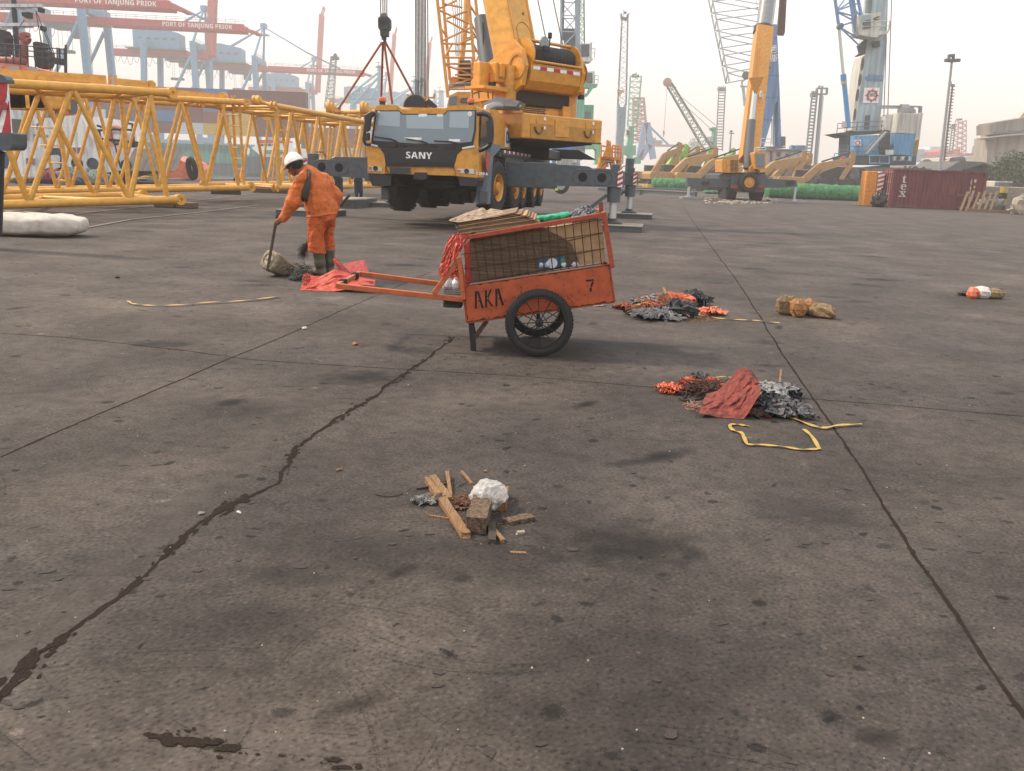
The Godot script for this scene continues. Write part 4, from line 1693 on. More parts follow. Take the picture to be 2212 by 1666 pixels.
	var t:=thing("light_tower","light tower with a square headframe beside the blue mobile harbour crane","light tower",base_of("R7",935,1380,160.0))
	m=mb(t)
	rod(m,"R7",984,780,930,1390,160.0,0.30,-1,8)
	part(m,"pole",post,t)
	m=mb(t)
	for k in 30:
		rod(m,"R7",1003-k*1.75,800+k*19,988-k*1.75,800+k*19,159.8,0.05,-1,4)
	rod(m,"R7",1003,800,950,1370,159.8,0.05)
	part(m,"ladder",post,t)
	m=mb(t)
	for q in [[950,732,1038,732],[950,780,1034,780],[952,732,952,780],[1036,732,1034,780],[992,732,990,780],[972,710,968,735],[996,712,994,735]]:
		rod(m,"R7",q[0],q[1],q[2],q[3],160.0,0.14)
		rod(m,"R7",q[0]-8,q[1]+2,q[2]-8,q[3]+2,162.5,0.14)
	part(m,"headframe",post,t)

	for q in [
		["tall tapered lamp pole with floodlights in front of the sheds at right","R8",985,92,850,1300,110.0,0.13,0.2],
		["rusty mast covered in brackets just right of the tall lamp pole","R8",990,330,880,1300,135.0,0.13,0.17],
		["lamp pole with two arms behind the excavators' booms","R6",1700,1250,1680,1500,180.0,0.12,0.2],
	]:
		t=thing("lamp_pole",q[0],"lamp pole",base_of(q[1],q[4],q[5],q[6]))
		m=mb(t)
		m.tube(at(q[1],q[4],q[5],q[6]),at(q[1],q[2],q[3],q[6]),q[8],q[7],12)
		part(m,"pole",mat("rusty_post","8a766e",0.8) if q[8]==0.17 else post,t)
		m=mb(t)
		if q[6]==110.0:
			slab(m,q[1],[960,38,1014,34,1012,85,1000,85,998,62,972,66,970,82,958,82],q[6]-0.2,0.5)
			for k in 5:
				m.box(at(q[1],935+k*26,100-absf(k-2)*2,q[6]),Vector3(0.5,0.35,0.5),0.05)
			rod(m,q[1],928,98,1044,94,q[6],0.09)
		elif q[8]==0.17:
			for k in 24:
				m.box(at(q[1],994-k*3.3,345+k*30,q[6]-0.3),Vector3(0.55,0.12,0.2))
			rect(m,q[1],966,322,1012,336,q[6],0.6)
			rod(m,q[1],980,322,978,296,q[6],0.05)
		else:
			rod(m,q[1],1676,1264,1726,1264,q[6],0.1)
			rect(m,q[1],1690,1238,1712,1252,q[6],0.5)
		part(m,"floodlights",slate,t)
	t=thing("light_tower","faint white lattice light tower behind the excavators","light tower",base_of("R6",1340,1480,330.0))
	lattice(t,at("R6",1338,1480,330.0),at("R6",1342,1345,330.0),Vector2(3.2,3.2),Vector2(3.0,3.0),Vector3.RIGHT,Vector3.BACK,7,0.2,0.14,white,white)
	m=mb(t)
	rect(m,"R6",1326,1312,1360,1345,330.0,4.0)
	part(m,"lamp_head",white,t)
	t=thing("light_tower","faint lattice mast right of the rusty mast","light tower",base_of("R8",1052,980,300.0))
	lattice(t,at("R8",1052,1000,300.0),at("R8",1068,665,300.0),Vector2(3.0,3.0),Vector2(2.4,2.4),Vector3.RIGHT,Vector3.BACK,14,0.14,0.10,mat("far_rust"),mat("far_rust"),false)
	m=mb(t)
	rect(m,"R8",1052,648,1082,664,300.0,2.0)
	part(m,"lamp_head",slate,t)

	build_blue_mobile_crane()
	build_right_mobile_crane()

func build_blue_mobile_crane() -> void:
	var d:=135.0
	var o:=thing("harbour_crane","blue harbour crane with a leaning box tower behind the second yellow crane's boom","crane",base_of("R7",480,1280,d))
	var blue:=mat("tower_blue","5f86b0",0.55,0.0,"streak",0.15)
	var pale:=mat("jib_white","b9c0c4",0.5,0.0,"")
	var m:=mb(o)
	slab(m,"R7",[572,202,616,200,641,805,603,862,572,992,500,1245,470,1330,395,1330,428,1240,472,900,532,540],d,2.4)
	part(m,"tower",blue,o)
	m=mb(o)
	for q in [[556,312,622,312],[520,622,632,626],[492,806,640,806],[462,985,576,992],[440,1150,524,1160]]:
		rod(m,"R7",q[0],q[1],q[2],q[3],d-0.03,0.05)
	part(m,"weld_band",mat("band_blue","4a6d95",0.6),o)
	m=mb(o)
	slab(m,"R7",[622,805,640,805,655,1225,630,1225],d+0.3,1.2)
	slab(m,"R7",[598,870,612,850,632,1225,602,1225],d+1.8,1.2)
	part(m,"back_post",blue,o)
	m=mb(o)
	for k in 3:
		rod(m,"R7",618,1000+k*75,648,1000+k*75,d+0.5,0.12)
	for x in [572,582]:
		rod(m,"R7",x,985,x+3,1200,d+1.0,0.05)
	rect(m,"R7",655,1132,688,1210,d,2.0)
	slab(m,"R7",[480,1215,690,1215,685,1228,480,1232],d-1.0,4.0)
	part(m,"winch_deck",mat("slate_panel"),o)
	m=mb(o)
	railing(m,[at("R7",480,1216,d-1.0),at("R7",560,1216,d-1.0)],1.1,0.05,0.9)
	part(m,"railing",pale,o)
	# emblem and lettering near the top
	m=mb(o)
	for q in [[556,378,612,378],[556,438,610,438],[556,378,556,438],[611,378,609,438]]:
		rod(m,"R7",q[0],q[1],q[2],q[3],d-0.05,0.045,-1,4)
	slab(m,"R7",[562,390,605,384,605,400,575,404,575,410,602,406,602,418,575,420,575,432,564,432],d-0.06,0.06)
	part(m,"emblem",mat("crane_white"),o)
	lettering("MHC",0.52,o,mat("crane_white"),Transform3D(Basis(),at("R7",581,465,d-0.06)-o.position))
	lettering("200",0.52,o,mat("crane_white"),Transform3D(Basis(),at("R7",580,495,d-0.06)-o.position))
	m=mb(o)
	slab(m,"R7",[530,545,552,545,566,562,548,580,530,575],d-0.9,0.9)
	part(m,"floodlight",mat("black_paint"),o)
	lattice(o,at("R7",352,690,d+2),at("R7",320,-120,d+2),Vector2(5.2,2.2),Vector2(9.8,2.2),Vector3.RIGHT,Vector3.BACK,11,0.13,0.09,pale,pale,false)
	m=mb(o)
	m.lathe(at("R7",356,625,d+1.0),Vector3.BACK,[Vector2(0,0),Vector2(0.55,0.02),Vector2(0.55,0.4),Vector2(0,0.42)],18)
	part(m,"sheave",mat("jib_grey"),o)
	m=mb(o)
	for q in [[320,680,380,640],[310,715,380,720],[325,680,330,730],[340,720,356,890],[330,720,345,880]]:
		rod(m,"R7",q[0],q[1],q[2],q[3],d+1.5,0.14)
	part(m,"jib_foot",pale,o)
	for q in [[430,-60,468,130],[456,-60,478,60],[604,-20,586,190]]:
		m=mb(o)
		rod(m,"R7",q[0],q[1],q[2],q[3],d+1.0,0.03)
		part(m,"hoist_rope",mat("slate_panel"),o)

	# what stands round its foot
	d=128.0
	var h:=thing("site_office","off white two storey hut with small windows behind the second yellow crane","building",base_of("R7",660,1400,d))
	m=mb(h)
	slab(m,"R7",[490,1238,828,1245,822,1440,486,1440],d,6.0)
	part(m,"wall",mat("hut_white","bdbab2",0.8,0.0,"streak",0.2),h)
	m=mb(h)
	slab(m,"R7",[484,1232,834,1238,834,1250,484,1244],d-0.4,6.8)
	part(m,"roof",mat("hut_roof","8d8b88",0.8),h)
	for q in [[616,1262,645,1300],[560,1255,578,1340],[690,1275,715,1300]]:
		m=mb(h)
		rect(m,"R7",q[0],q[1],q[2],q[3],d-0.1,0.15)
		part(m,"window",mat("rust_panel","7d5040",0.8),h)
	m=mb(h)
	rect(m,"R7",770,1206,855,1242,d-0.5,3.0)
	rod(m,"R7",738,1240,745,1205,d,0.25)
	part(m,"roof_unit",mat("roof_blue","6b8fb0",0.7),h)

func build_right_mobile_crane() -> void:
	var d:=125.0
	var o:=thing("harbour_crane","large pale blue mobile harbour crane with red ship's wheel signs at right","crane",base_of("V1",560,1666,d))
	var pale:=mat("tower_pale","a3b6bd",0.55,0.0,"streak",0.12)
	var cream:=mat("tower_cream","c8c5bd",0.55,0.0,"streak",0.2)
	var blue:=mat("house_pale_blue","5f9cc4",0.55,0.0,"streak",0.2)
	var dark:=mat("engine_dark","2b3338",0.7,0.0,"grime",0.4)
	var lace:=mat("jib_blue","6a93bd",0.5,0.0,"")
	var white:=mat("cab_white")
	var m:=mb(o)
	slab(m,"V1",[545,-60,688,-60,676,330,650,700,628,1000,600,1245,380,1245,412,960,452,680,500,300],d,3.0)
	part(m,"tower",pale,o)
	m=mb(o)
	slab(m,"V1",[470,520,482,400,500,300,478,540,452,680,412,960,380,1245,340,1235,372,960,420,640,440,540],d-0.02,2.9)
	part(m,"tower_side",cream,o)
	for q in [[447,608,62,14],[422,758,60,15],[397,903,60,15],[372,1088,60,14]]:
		m=mb(o)
		var poly:=[]
		for k in 16:
			var a:=TAU*k/16.0
			poly.append(q[0]+cos(a)*q[3]-sin(a)*q[2]*0.12)
			poly.append(q[1]+sin(a)*q[2])
		slab(m,"V1",poly,d-0.08,0.05)
		part(m,"oval_opening",mat("dark_glass"),o)
	m=mb(o)
	slab(m,"V1",[470,1095,520,1092,505,1225,458,1225],d-0.08,0.06)
	part(m,"door_opening",mat("dark_glass"),o)
	m=mb(o)
	slab(m,"V1",[505,-60,545,-60,530,110,495,115],d-0.3,1.0)
	part(m,"head_panel",mat("slate_panel"),o)
	# signs
	m=mb(o)
	slab(m,"V1",[464,832,608,832,594,978,446,976],d-0.1,0.06)
	part(m,"sign_board",mat("crane_white"),o)
	var wheel:=func(cx: float,cy: float,r: float,dd: float) -> void:
		var w:=mb(o)
		var c:=at("V1",cx,cy,dd)
		var k:=r*0.2278*dd/FOCAL
		var ring:=[]
		for i in 25:
			ring.append(c+Vector3(cos(TAU*i/24.0),sin(TAU*i/24.0),0)*k*0.76)
		w.path(ring,k*0.14,6)
		for i in 8:
			var dv:=Vector3(cos(TAU*i/8.0),sin(TAU*i/8.0),0)
			w.tube(c+dv*k*0.7,c+dv*k*1.05,k*0.07,k*0.07,6)
			w.tube(c+dv*k*1.0-Vector3(0,0,0.04),c+dv*k*1.0+Vector3(0,0,0.04),k*0.11,k*0.11,8)
		part(w,"ships_wheel",mat("sign_red","b8403c",0.6),o)
	wheel.call(536.0,905.0,54.0,d-0.14)
	lettering("EMU",0.48,o,mat("sign_black","3a3434",0.6),Transform3D(Basis(),at("V1",536,900,d-0.13)-o.position),"lettering","Droid Sans",true,0.8)
	m=mb(o)
	slab(m,"V1",[372,1328,430,1326,428,1386,370,1386],d-4.1,0.08)
	part(m,"sign_board",mat("crane_white"),o)
	wheel.call(399.0,1356.0,25.0,d-4.16)
	m=mb(o)
	slab(m,"V1",[462,745,486,718,494,742,510,745,490,772,480,750],d-0.08,0.06)
	part(m,"emblem",mat("sign_blue2","4f88b8",0.6),o)
	lettering("PELINDO II",0.72,o,mat("sign_blue2"),Transform3D(Basis(),at("V1",564,736,d-0.06)-o.position),"lettering","Droid Sans",true,0.38)
	lettering("PORT OF TANJUNG PRIOK",0.28,o,mat("sign_blue2"),Transform3D(Basis(),at("V1",564,761,d-0.06)-o.position),"lettering","Droid Sans",true,0.46)
	# operator's cab
	m=mb(o)
	slab(m,"V1",[405,150,525,128,628,112,620,240,600,292,420,300,408,250],d-2.6,2.5)
	part(m,"crane_cab",cream,o)
	m=mb(o)
	slab(m,"V1",[436,152,522,138,524,268,440,278],d-2.7,0.08)
	part(m,"cab_window",mat("cab_glass","7f9aa0",0.15,0.0,""),o)
	m=mb(o)
	slab(m,"V1",[440,200,522,180,523,266,458,276],d-2.75,0.05)
	part(m,"cab_blind",mat("dark_glass"),o)
	m=mb(o)
	slab(m,"V1",[406,300,700,288,690,315,600,335,590,355,540,352,420,330],d-2.8,2.8)
	part(m,"cab_platform",cream,o)
	m=mb(o)
	railing(m,[at("V1",430,298,d-2.8),at("V1",690,290,d-2.8),at("V1",700,286,d-0.5)],1.2,0.04,1.2)
	part(m,"cab_railing",white,o)
	m=mb(o)
	slab(m,"V1",[548,178,560,165,600,152,612,160,590,168,566,178,590,182,608,172,600,188,575,193,553,190],d-2.7,0.05)
	part(m,"cab_emblem",mat("sign_black"),o)
	for q in [[410,430,480,370,490,385,470,515,400,535,395,525,430,500],[550,390,606,386,612,440,560,440]]:
		m=mb(o)
		slab(m,"V1",q,d-0.9,0.9)
		part(m,"jib_pivot",dark,o)
	# jib to the upper left,with its luffing cylinder
	for q in [[182,-20,220,250],[325,-20,385,350],[352,-20,390,220],[400,-20,436,160]]:
		m=mb(o)
		rod(m,"V1",q[0],q[1],q[2],q[3],d-2.0,0.22,d-1.2,8)
		part(m,"jib_chord",lace,o)
	m=mb(o)
	for q in [[200,95,270,0],[205,100,390,35],[208,110,400,165],[210,118,360,195],[240,242,395,200],[236,262,400,360],[240,268,412,430],[205,100,340,10],[350,60,420,150],[240,244,370,200]]:
		rod(m,"V1",q[0],q[1],q[2],q[3],d-1.8,0.11,d-1.2)
	part(m,"jib_lacing",lace,o)
	m=mb(o)
	m.lathe(at("V1",220,255,d-2.4),Vector3.BACK,[Vector2(0,0),Vector2(0.36,0.02),Vector2(0.36,0.9),Vector2(0,0.92)],14)
	part(m,"jib_pin",mat("pin_blue","49657f",0.5),o)
	m=mb(o)
	rod(m,"V1",222,270,264,715,d-2.0,0.2,-1,10)
	part(m,"piston_rod",mat("chrome_grey","b9bcbd",0.3,0.5,""),o)
	m=mb(o)
	rod(m,"V1",264,712,312,1215,d-2.0,0.32,-1,12)
	rod(m,"V1",262,705,266,770,d-2.0,0.38,-1,12)
	part(m,"luffing_cylinder",mat("cyl_blue","3d8ac0",0.5),o)
	m=mb(o)
	rod(m,"V1",266,772,268,796,d-2.0,0.39,-1,12)
	part(m,"cylinder_band",mat("hook_yellow"),o)
	# upper deck,house,containers behind
	m=mb(o)
	slab(m,"V1",[195,1265,340,1245,620,1240,660,1240,660,1262,380,1275,310,1300],d-2.0,5.0)
	part(m,"upper_deck",dark,o)
	for q in [[310,1290,365,1280,360,1470,300,1470],[600,1285,745,1275,745,1470,598,1470]]:
		m=mb(o)
		slab(m,"V1",q,d-2.6,3.5)
		part(m,"engine_room",dark,o)
	m=mb(o)
	slab(m,"V1",[366,1285,600,1280,600,1475,360,1475],d-4.0,5.0)
	part(m,"machinery_house",blue,o)
	m=mb(o)
	slab(m,"V1",[455,1320,512,1318,508,1440,450,1440],d-4.08,0.06)
	part(m,"house_door",mat("house_door","74a8c8",0.6),o)
	m=mb(o)
	slab(m,"V1",[630,1290,680,1285,684,1400,600,1400,606,1370],d-4.2,2.0)
	m.lathe(at("V1",642,1405,d-4.6),Vector3.BACK,[Vector2(0,0),Vector2(0.5,0.05),Vector2(0.5,0.5),Vector2(0,0.55)],12)
	part(m,"engine",mat("engine_black","202629",0.6),o)
	m=mb(o)
	slab(m,"V1",[664,1422,740,1420,738,1468,662,1468],d-5.3,0.1)
	part(m,"sign_board",white,o)
	m=mb(o)
	slab(m,"V1",[165,1550,340,1540,330,1480,960,1480,950,1566,360,1560,180,1556],d-4.6,7.0)
	part(m,"lower_deck",mat("deck_navy","25384a",0.6,0.0,"grime",0.3),o)
	for q in [[512,1476,606,1548],[606,1476,698,1550]]:
		m=mb(o)
		for e in [[q[0],q[1],q[2],q[1]],[q[0],q[3],q[2],q[3]],[q[0],q[1],q[0],q[3]],[q[2],q[1],q[2],q[3]]]:
			rod(m,"V1",e[0],e[1],e[2],e[3],d-4.75,0.08)
		part(m,"panel_frame",mat("frame_blue","7fb4d6",0.6),o)
	m=mb(o)
	rect(m,"V1",732,1484,910,1528,d-4.7,0.1)
	part(m,"unit_shelf",mat("frame_blue"),o)
	for x in [[758,808],[830,892]]:
		m=mb(o)
		rect(m,"V1",x[0],1486,x[1],1520,d-5.2,0.5)
		part(m,"air_conditioner",white,o)
		m=mb(o)
		m.lathe(at("V1",(x[0]+x[1])*0.5,1503,d-5.3),Vector3.BACK,[Vector2(0,0),Vector2(0.28,0.0),Vector2(0.28,0.08)],14)
		part(m,"fan_grille",dark,o)
	for q in [[[764,1258],[942,1268],[966,1080],[796,1072],cream,"upper_container",0.0],[[738,1464],[918,1474],[942,1276],[762,1268],blue,"lower_container",0.0]]:
		m=mb(o)
		var dd:=d-4.4
		var a:=at("V1",q[0][0],q[0][1],dd)
		var b:=at("V1",q[1][0],q[1][1],dd)
		var c:=at("V1",q[2][0],q[2][1],dd)
		var e:=at("V1",q[3][0],q[3][1],dd)
		ribbed_wall(m,a,b-a,e-a,Vector3(0,0,1),11,0.08)
		slab(m,"V1",[q[0][0]-3,q[0][1]+2,q[1][0]+3,q[1][1]+2,q[2][0]+3,q[2][1]-3,q[3][0]-3,q[3][1]-3],dd+0.1,5.5)
		part(m,q[5],q[4],o)
	m=mb(o)
	slab(m,"V1",[668,1100,796,1074,764,1250,656,1230],d-2.5,4.0)
	slab(m,"V1",[966,1075,1020,1072,1004,1172,988,1316,944,1320],d-4.0,5.0)
	part(m,"rear_housing",cream,o)
	m=mb(o)
	slab(m,"V1",[940,1322,986,1318,962,1476,920,1476],d-4.2,5.0)
	part(m,"rear_bumper",mat("hazard_yellow","caa14a",0.6),o)
	m=mb(o)
	for k in 6:
		var y:=1338.0+k*26.0
		slab(m,"V1",[938-k*3.4,y+14,982-k*3.6,y-14,981-k*3.6,y-2,936-k*3.4,y+26],d-4.26,0.05)
	part(m,"hazard_stripes",mat("black_paint"),o)
	m=mb(o)
	m.tube(at("V1",800,1050,d-2.0),at("V1",870,1052,d-2.0),0.85,0.85,14)
	slab(m,"V1",[870,1030,900,1014,930,1020,950,1045,955,1070,905,1070,885,1050],d-2.8,1.6)
	rod(m,"V1",630,1006,995,1012,d-1.0,0.12)
	rod(m,"V1",625,1024,820,1024,d-1.0,0.10)
	rod(m,"V1",994,1008,990,1070,d-1.0,0.25)
	part(m,"exhaust",mat("exhaust_grey","85868a",0.5,0.2),o)
	for q in [[200,1265,385,1250,2.0],[385,1250,620,1240,2.0],[620,1240,760,1236,2.0],[168,1550,340,1540,4.6],[300,1478,660,1480,4.8],[220,1470,300,1470,3.0]]:
		m=mb(o)
		railing(m,[at("V1",q[0],q[1],d-q[4]),at("V1",q[2],q[3],d-q[4])],1.25,0.05,1.2)
		part(m,"railing",mat("rail_blue","4f6e88",0.6),o)
	m=mb(o)
	m.bar(at("V1",480,1462,d-5.2),at("V1",668,1250,d-5.2),0.9,0.18)
	for s in [-0.45,0.45]:
		m.tube(at("V1",480,1420,d-5.2+s),at("V1",668,1208,d-5.2+s),0.05,0.05,4)
	part(m,"stairs",mat("exhaust_grey"),o)
	for q in [[672,335,645,1170],[722,-30,684,1100]]:
		m=mb(o)
		rod(m,"V1",q[0],q[1],q[2],q[3],d-0.4,0.06)
		part(m,"hoist_rope",mat("slate_panel"),o)
	m=mb(o)
	m.tube(at("V1",262,1512,d-5.0)-Vector3(0,0.9,0),at("V1",262,1490,d-5.0),0.42,0.42,14)
	part(m,"red_drum",mat("drum_red","b5483e",0.6),o)
	m=mb(o)
	slab(m,"V1",[258,1152,298,1150,294,1208,254,1206],d-2.2,0.5)
	part(m,"switch_box",cream,o)
	m=mb(o)
	m.tube(at("V1",540,1580,d),at("V1",540,1640,d),2.2,2.2,20)
	part(m,"slewing_ring",dark,o)

	# the pontoon it stands on
	var p:=thing("pontoon","dark grey pontoon lettered K01 under the pale blue harbour crane","pontoon",base_of("R7",1300,1500,d+2))
	m=mb(p)
	slab(m,"R7",[826,1372,990,1374,1000,1384,1740,1392,1900,1400,1900,1560,826,1560],d-6.0,14.0)
	part(m,"hull",mat("pontoon_grey","66676a",0.75,0.0,"patch",0.12),p)
	m=mb(p)
	slab(m,"R7",[985,1380,1230,1384,1220,1495,990,1490],d-6.06,0.1)
	slab(m,"R7",[1300,1400,1350,1398,1345,1500,1305,1500],d-6.06,0.1)
	part(m,"tar_stain",mat("pontoon_dark","2c2c2e",0.8,0.0,"patch",0.2),p)
	lettering("K01",1.3,p,mat("sign_black"),Transform3D(Basis(),at("R7",1758,1424,d-6.02)-p.position))
	m=mb(p)
	for k in 9:
		var c:=at("R7",1010+k*95,1512,d-6.4)
		m.tube(c,c+Vector3(0,0,0.4),0.55,0.55,14)
		m.tube(c-Vector3(0.8,1.0,0),c+Vector3(-0.8,0.4,0),0.2,0.2,8)
	part(m,"fender_row",mat("black_paint"),p)
	m=mb(p)
	for k in 7:
		lump(m,at("R7",1430+k*50,1378,d-3.0),Vector3(1.0,0.55,0.8),120+k,0.3)
	single(m,"hay_rolls",mat("roll_pale","a9b08c",0.9),"row of pale wrapped rolls on the pontoon deck under the harbour crane","wrapped rolls",base_of("R7",1580,1390,d-3.0))

func make_excavator(label: String,high: bool,paint: Material) -> Node3D:
	var o:=thing("excavator",label,"excavator")
	var dark:=mat("machine_dark","23262a",0.6,0.0,"fine",0.6)
	for s in [-1.0,1.0]:
		var m:=MB.new()
		m.prism([Vector2(-2.1,0.45),Vector2(-1.75,0.05),Vector2(1.75,0.05),Vector2(2.1,0.45),Vector2(1.75,0.9),Vector2(-1.75,0.9)],Vector3(0,0,s*1.2-0.3),Vector3.RIGHT,Vector3.UP,0.6)
		part(m,"crawler_track",dark,o)
	var m:=MB.new()
	m.box(Vector3(0,0.8,0),Vector3(1.6,0.5,1.6),0.05)
	m.box(Vector3(0.2,1.12,0),Vector3(3.6,0.14,2.6),0.03)
	part(m,"undercarriage",dark,o)
	m=MB.new()
	m.prism([Vector2(-2.6,1.2),Vector2(-1.6,1.15),Vector2(-1.6,2.15),Vector2(-2.45,2.1),Vector2(-2.7,1.8)],Vector3(0,0,-1.35),Vector3.RIGHT,Vector3.UP,2.7)
	part(m,"counterweight",paint,o)
	m=MB.new()
	m.box(Vector3(-0.5,1.65,0.85),Vector3(2.2,0.95,0.95),0.06)
	m.box(Vector3(-0.9,1.65,-0.85),Vector3(1.4,0.95,0.95),0.06)
	part(m,"engine_housing",paint,o)
	m=MB.new()
	m.prism([Vector2(-0.2,1.2),Vector2(1.5,1.2),Vector2(1.55,1.9),Vector2(1.25,2.95),Vector2(-0.15,2.95)],Vector3(0,0,-1.35),Vector3.RIGHT,Vector3.UP,0.95)
	part(m,"cab",dark,o)
	m=MB.new()
	m.box(Vector3(0.55,3.0,-0.88),Vector3(1.5,0.1,1.0),0.03)
	part(m,"cab_roof",paint,o)
	m=MB.new()
	var knee:=Vector2(2.3,4.6) if high else Vector2(2.4,3.6)
	var tip:=Vector2(4.2,5.5) if high else Vector2(6.2,4.6)
	var n:=(tip-knee).normalized().orthogonal()
	m.prism([Vector2(0.5,1.4),Vector2(1.0,1.5),knee+Vector2(0.55,-0.75),tip+Vector2(0.1,-0.4),tip+Vector2(0.25,0.1),knee+Vector2(0.1,0.3),knee+Vector2(-0.35,0.0),Vector2(0.4,2.0)],Vector3(0,0,-0.32),Vector3.RIGHT,Vector3.UP,0.64)
	part(m,"boom",paint,o)
	m=MB.new()
	var el:=tip+Vector2(0.15,0.55)
	var low:=Vector2(3.2,2.4) if high else Vector2(5.2,1.9)
	m.prism([el+Vector2(-0.3,0.25),el+Vector2(0.25,0.1),tip+Vector2(0.45,-0.5),low+Vector2(0.25,-0.1),low+Vector2(-0.15,0.0),tip+Vector2(-0.25,-0.5)],Vector3(0,0,-0.24),Vector3.RIGHT,Vector3.UP,0.48)
	part(m,"stick",paint,o)
	m=MB.new()
	m.prism([low+Vector2(-0.3,0.2),low+Vector2(0.5,0.0),low+Vector2(0.7,-0.7),low+Vector2(0.2,-1.2),low+Vector2(-0.6,-1.0),low+Vector2(-0.2,-0.6)],Vector3(0,0,-0.55),Vector3.RIGHT,Vector3.UP,1.1)
	part(m,"bucket",dark,o)
	for s in [-0.5,0.5]:
		m=MB.new()
		var k:=knee+Vector2(0.2,-0.5)
		m.tube(Vector3(1.3,1.5,s),Vector3(lerpf(1.3,k.x,0.6),lerpf(1.5,k.y,0.6),s),0.11,0.11,8)
		m.tube(Vector3(lerpf(1.3,k.x,0.5),lerpf(1.5,k.y,0.5),s),Vector3(k.x,k.y,s),0.06,0.06,8)
		part(m,"lift_cylinder",dark,o)
	m=MB.new()
	m.tube(Vector3(knee.x+0.3,knee.y+0.45,0),Vector3(el.x,el.y+0.2,0),0.1,0.08,8)
	part(m,"stick_cylinder",dark,o)
	return o

func build_right_harbour() -> void:
	var paint:=mat("digger_yellow","a8824e",0.6,0.0,"grime",0.5)
	var lime:=mat("digger_lime","8fb84a",0.6,0.0,"grime",0.5)
	var low:=make_excavator("yellow excavator with a long lowered boom behind the green wrapped bundle",false,paint)
	var high:=make_excavator("yellow excavator with a steeply folded arm, leftmost of its row",true,paint)
	var grp:="excavators parked in rows"
	low.position=base_of("V2",745,640,112)
	low.rotation.y=0.25
	low.set_meta("group",grp)
	high.position=base_of("V2",470,640,126)
	high.rotation.y=0.15
	high.set_meta("group",grp)
	for q in [
		["yellow excavator with lowered boom just left of the second crane's grille",low,"V2",1130,112,0.22],
		["yellow excavator half hidden by the second crane's left grille, boom lowered",low,"V2",1395,116,0.18],
		["yellow excavator whose arm reaches right of the second crane's cab",low,"R7",500,112,0.15],
		["yellow excavator with lowered boom beside the white hut",low,"R7",625,120,0.35],
		["yellow excavator whose arm reaches up beside the pale blue harbour crane",low,"R7",880,112,-0.05],
		["yellow excavator with folded arm, second from the left",high,"V2",560,134,0.2],
		["yellow excavator with folded arm behind the first lime one",high,"V2",660,140,0.3],
		["yellow excavator with folded arm right of the first lime one",high,"V2",790,136,0.25],
		["yellow excavator with folded arm left of the second lime one",high,"V2",900,142,0.3],
	]:
		copy_of(q[1],q[0],base_of(q[2],q[3],640,q[4]),q[5],grp)
	for q in [["lime green excavator with folded arm among the yellow ones, leftmost lime one",650,130,0.5],["lime green excavator with folded arm in the middle of the row",1020,144,0.4],["lime green excavator with folded arm, rightmost lime one",1370,140,0.45]]:
		var e:=copy_of(high,q[0],base_of("V2",q[1],640,q[2]),q[3],grp)
		for k in e.get_children():
			if k.material_override==paint:
				k.material_override=lime
	build_second_crane()

	# wrapped bundles
	var green:=mat("green_tarp","37824a",0.7,0.0,"patch",0.3)
	for q in [
		["short green tarpaulin bundle in front of the excavators","V2",530,1100,680,770,98.0,26],
		["long green tarpaulin roll running behind the second crane to the container","R7",520,1390,1562,1620,82.0,40],
	]:
		var m:=MB.new()
		noise.seed=17+int(q[2])
		noise.frequency=0.8
		var a:=base_of(q[1],q[2],q[5],q[6])
		var b:=base_of(q[1],q[3],q[5],q[6])
		var rows:=[]
		var rad:=0.75
		var n: int=q[7]*2
		for i in n+1:
			var f:=float(i)/n
			var c:=a.lerp(b,f)+Vector3(0,rad*0.8,0)
			var row:=[]
			for j in 20:
				var an:=TAU*j/20.0
				var r:=rad*(1.0+0.14*noise.get_noise_3d(f*n*0.25,cos(an)*1.5,sin(an)*1.5)+0.16*absf(noise.get_noise_3d(f*n*1.3,cos(an)*3.0+f*30.0,sin(an)*3.0)))
				if i==0 or i==n:
					r*=0.1
				var p:=c+Vector3(0,sin(an)*r,cos(an)*r*1.2)
				p.y=maxf(p.y,0.01+0.05*absf(noise.get_noise_1d(f*200.0)))
				row.append(p)
			rows.append(row)
		m.sheet(rows,true)
		single(m,"tarpaulin_roll",green,q[0],"tarpaulin",a.lerp(b,0.5))
	for q in [["green tarpaulin scrap left of the short bundle","V2",250,640,100.0],["green tarpaulin scrap lying behind the second crane's left outrigger","V2",1400,725,92.0]]:
		var m:=MB.new()
		for k in 5:
			lump(m,base_of(q[1],q[2]+k*24,q[3],q[4])+Vector3(0,0.15,0),Vector3(0.7,0.35 if q[2]<500 else 0.16,0.6),40+k,0.7)
		single(m,"tarpaulin_scrap",green,q[0],"tarpaulin",base_of(q[1],q[2],q[3],q[4]))
	# rusty beams on the ground
	var rust:=mat("rusty_beam","7a5648",0.85,0.1,"grime",0.6)
	for q in [
		["rusty steel beam lying nearest, in front of the green bundle","V2",[395,835,1190,878],0.62,0.85],
		["rusty steel beam lying left of the nearest one","V2",[-250,805,370,835],0.6,0.85],
		["rusty steel beam lying just behind the nearest one","V2",[430,775,1180,806],0.5,0.45],
		["rusty steel beam behind the outriggers, farther left","V2",[-250,770,420,775],0.5,0.45],
	]:
		var pts:=ground_line(q[1],q[2])
		var m:=MB.new()
		var s: float=q[3]*0.7
		var u:=Vector3(0,s,0)
		m.bar(pts[0]+u*0.95,pts[1]+u*0.95,0.6,s*0.12)
		m.bar(pts[0]+u*0.06,pts[1]+u*0.06,0.6,s*0.12)
		m.bar(pts[0]+u*0.5,pts[1]+u*0.5,0.3,s*0.8)
		single(m,"steel_beam",rust,q[0],"steel beam",pts[0].lerp(pts[1],0.5),"rusty beams on the ground")
	var pts2:=ground_line("V2",[190,735,515,752])
	var m2:=MB.new()
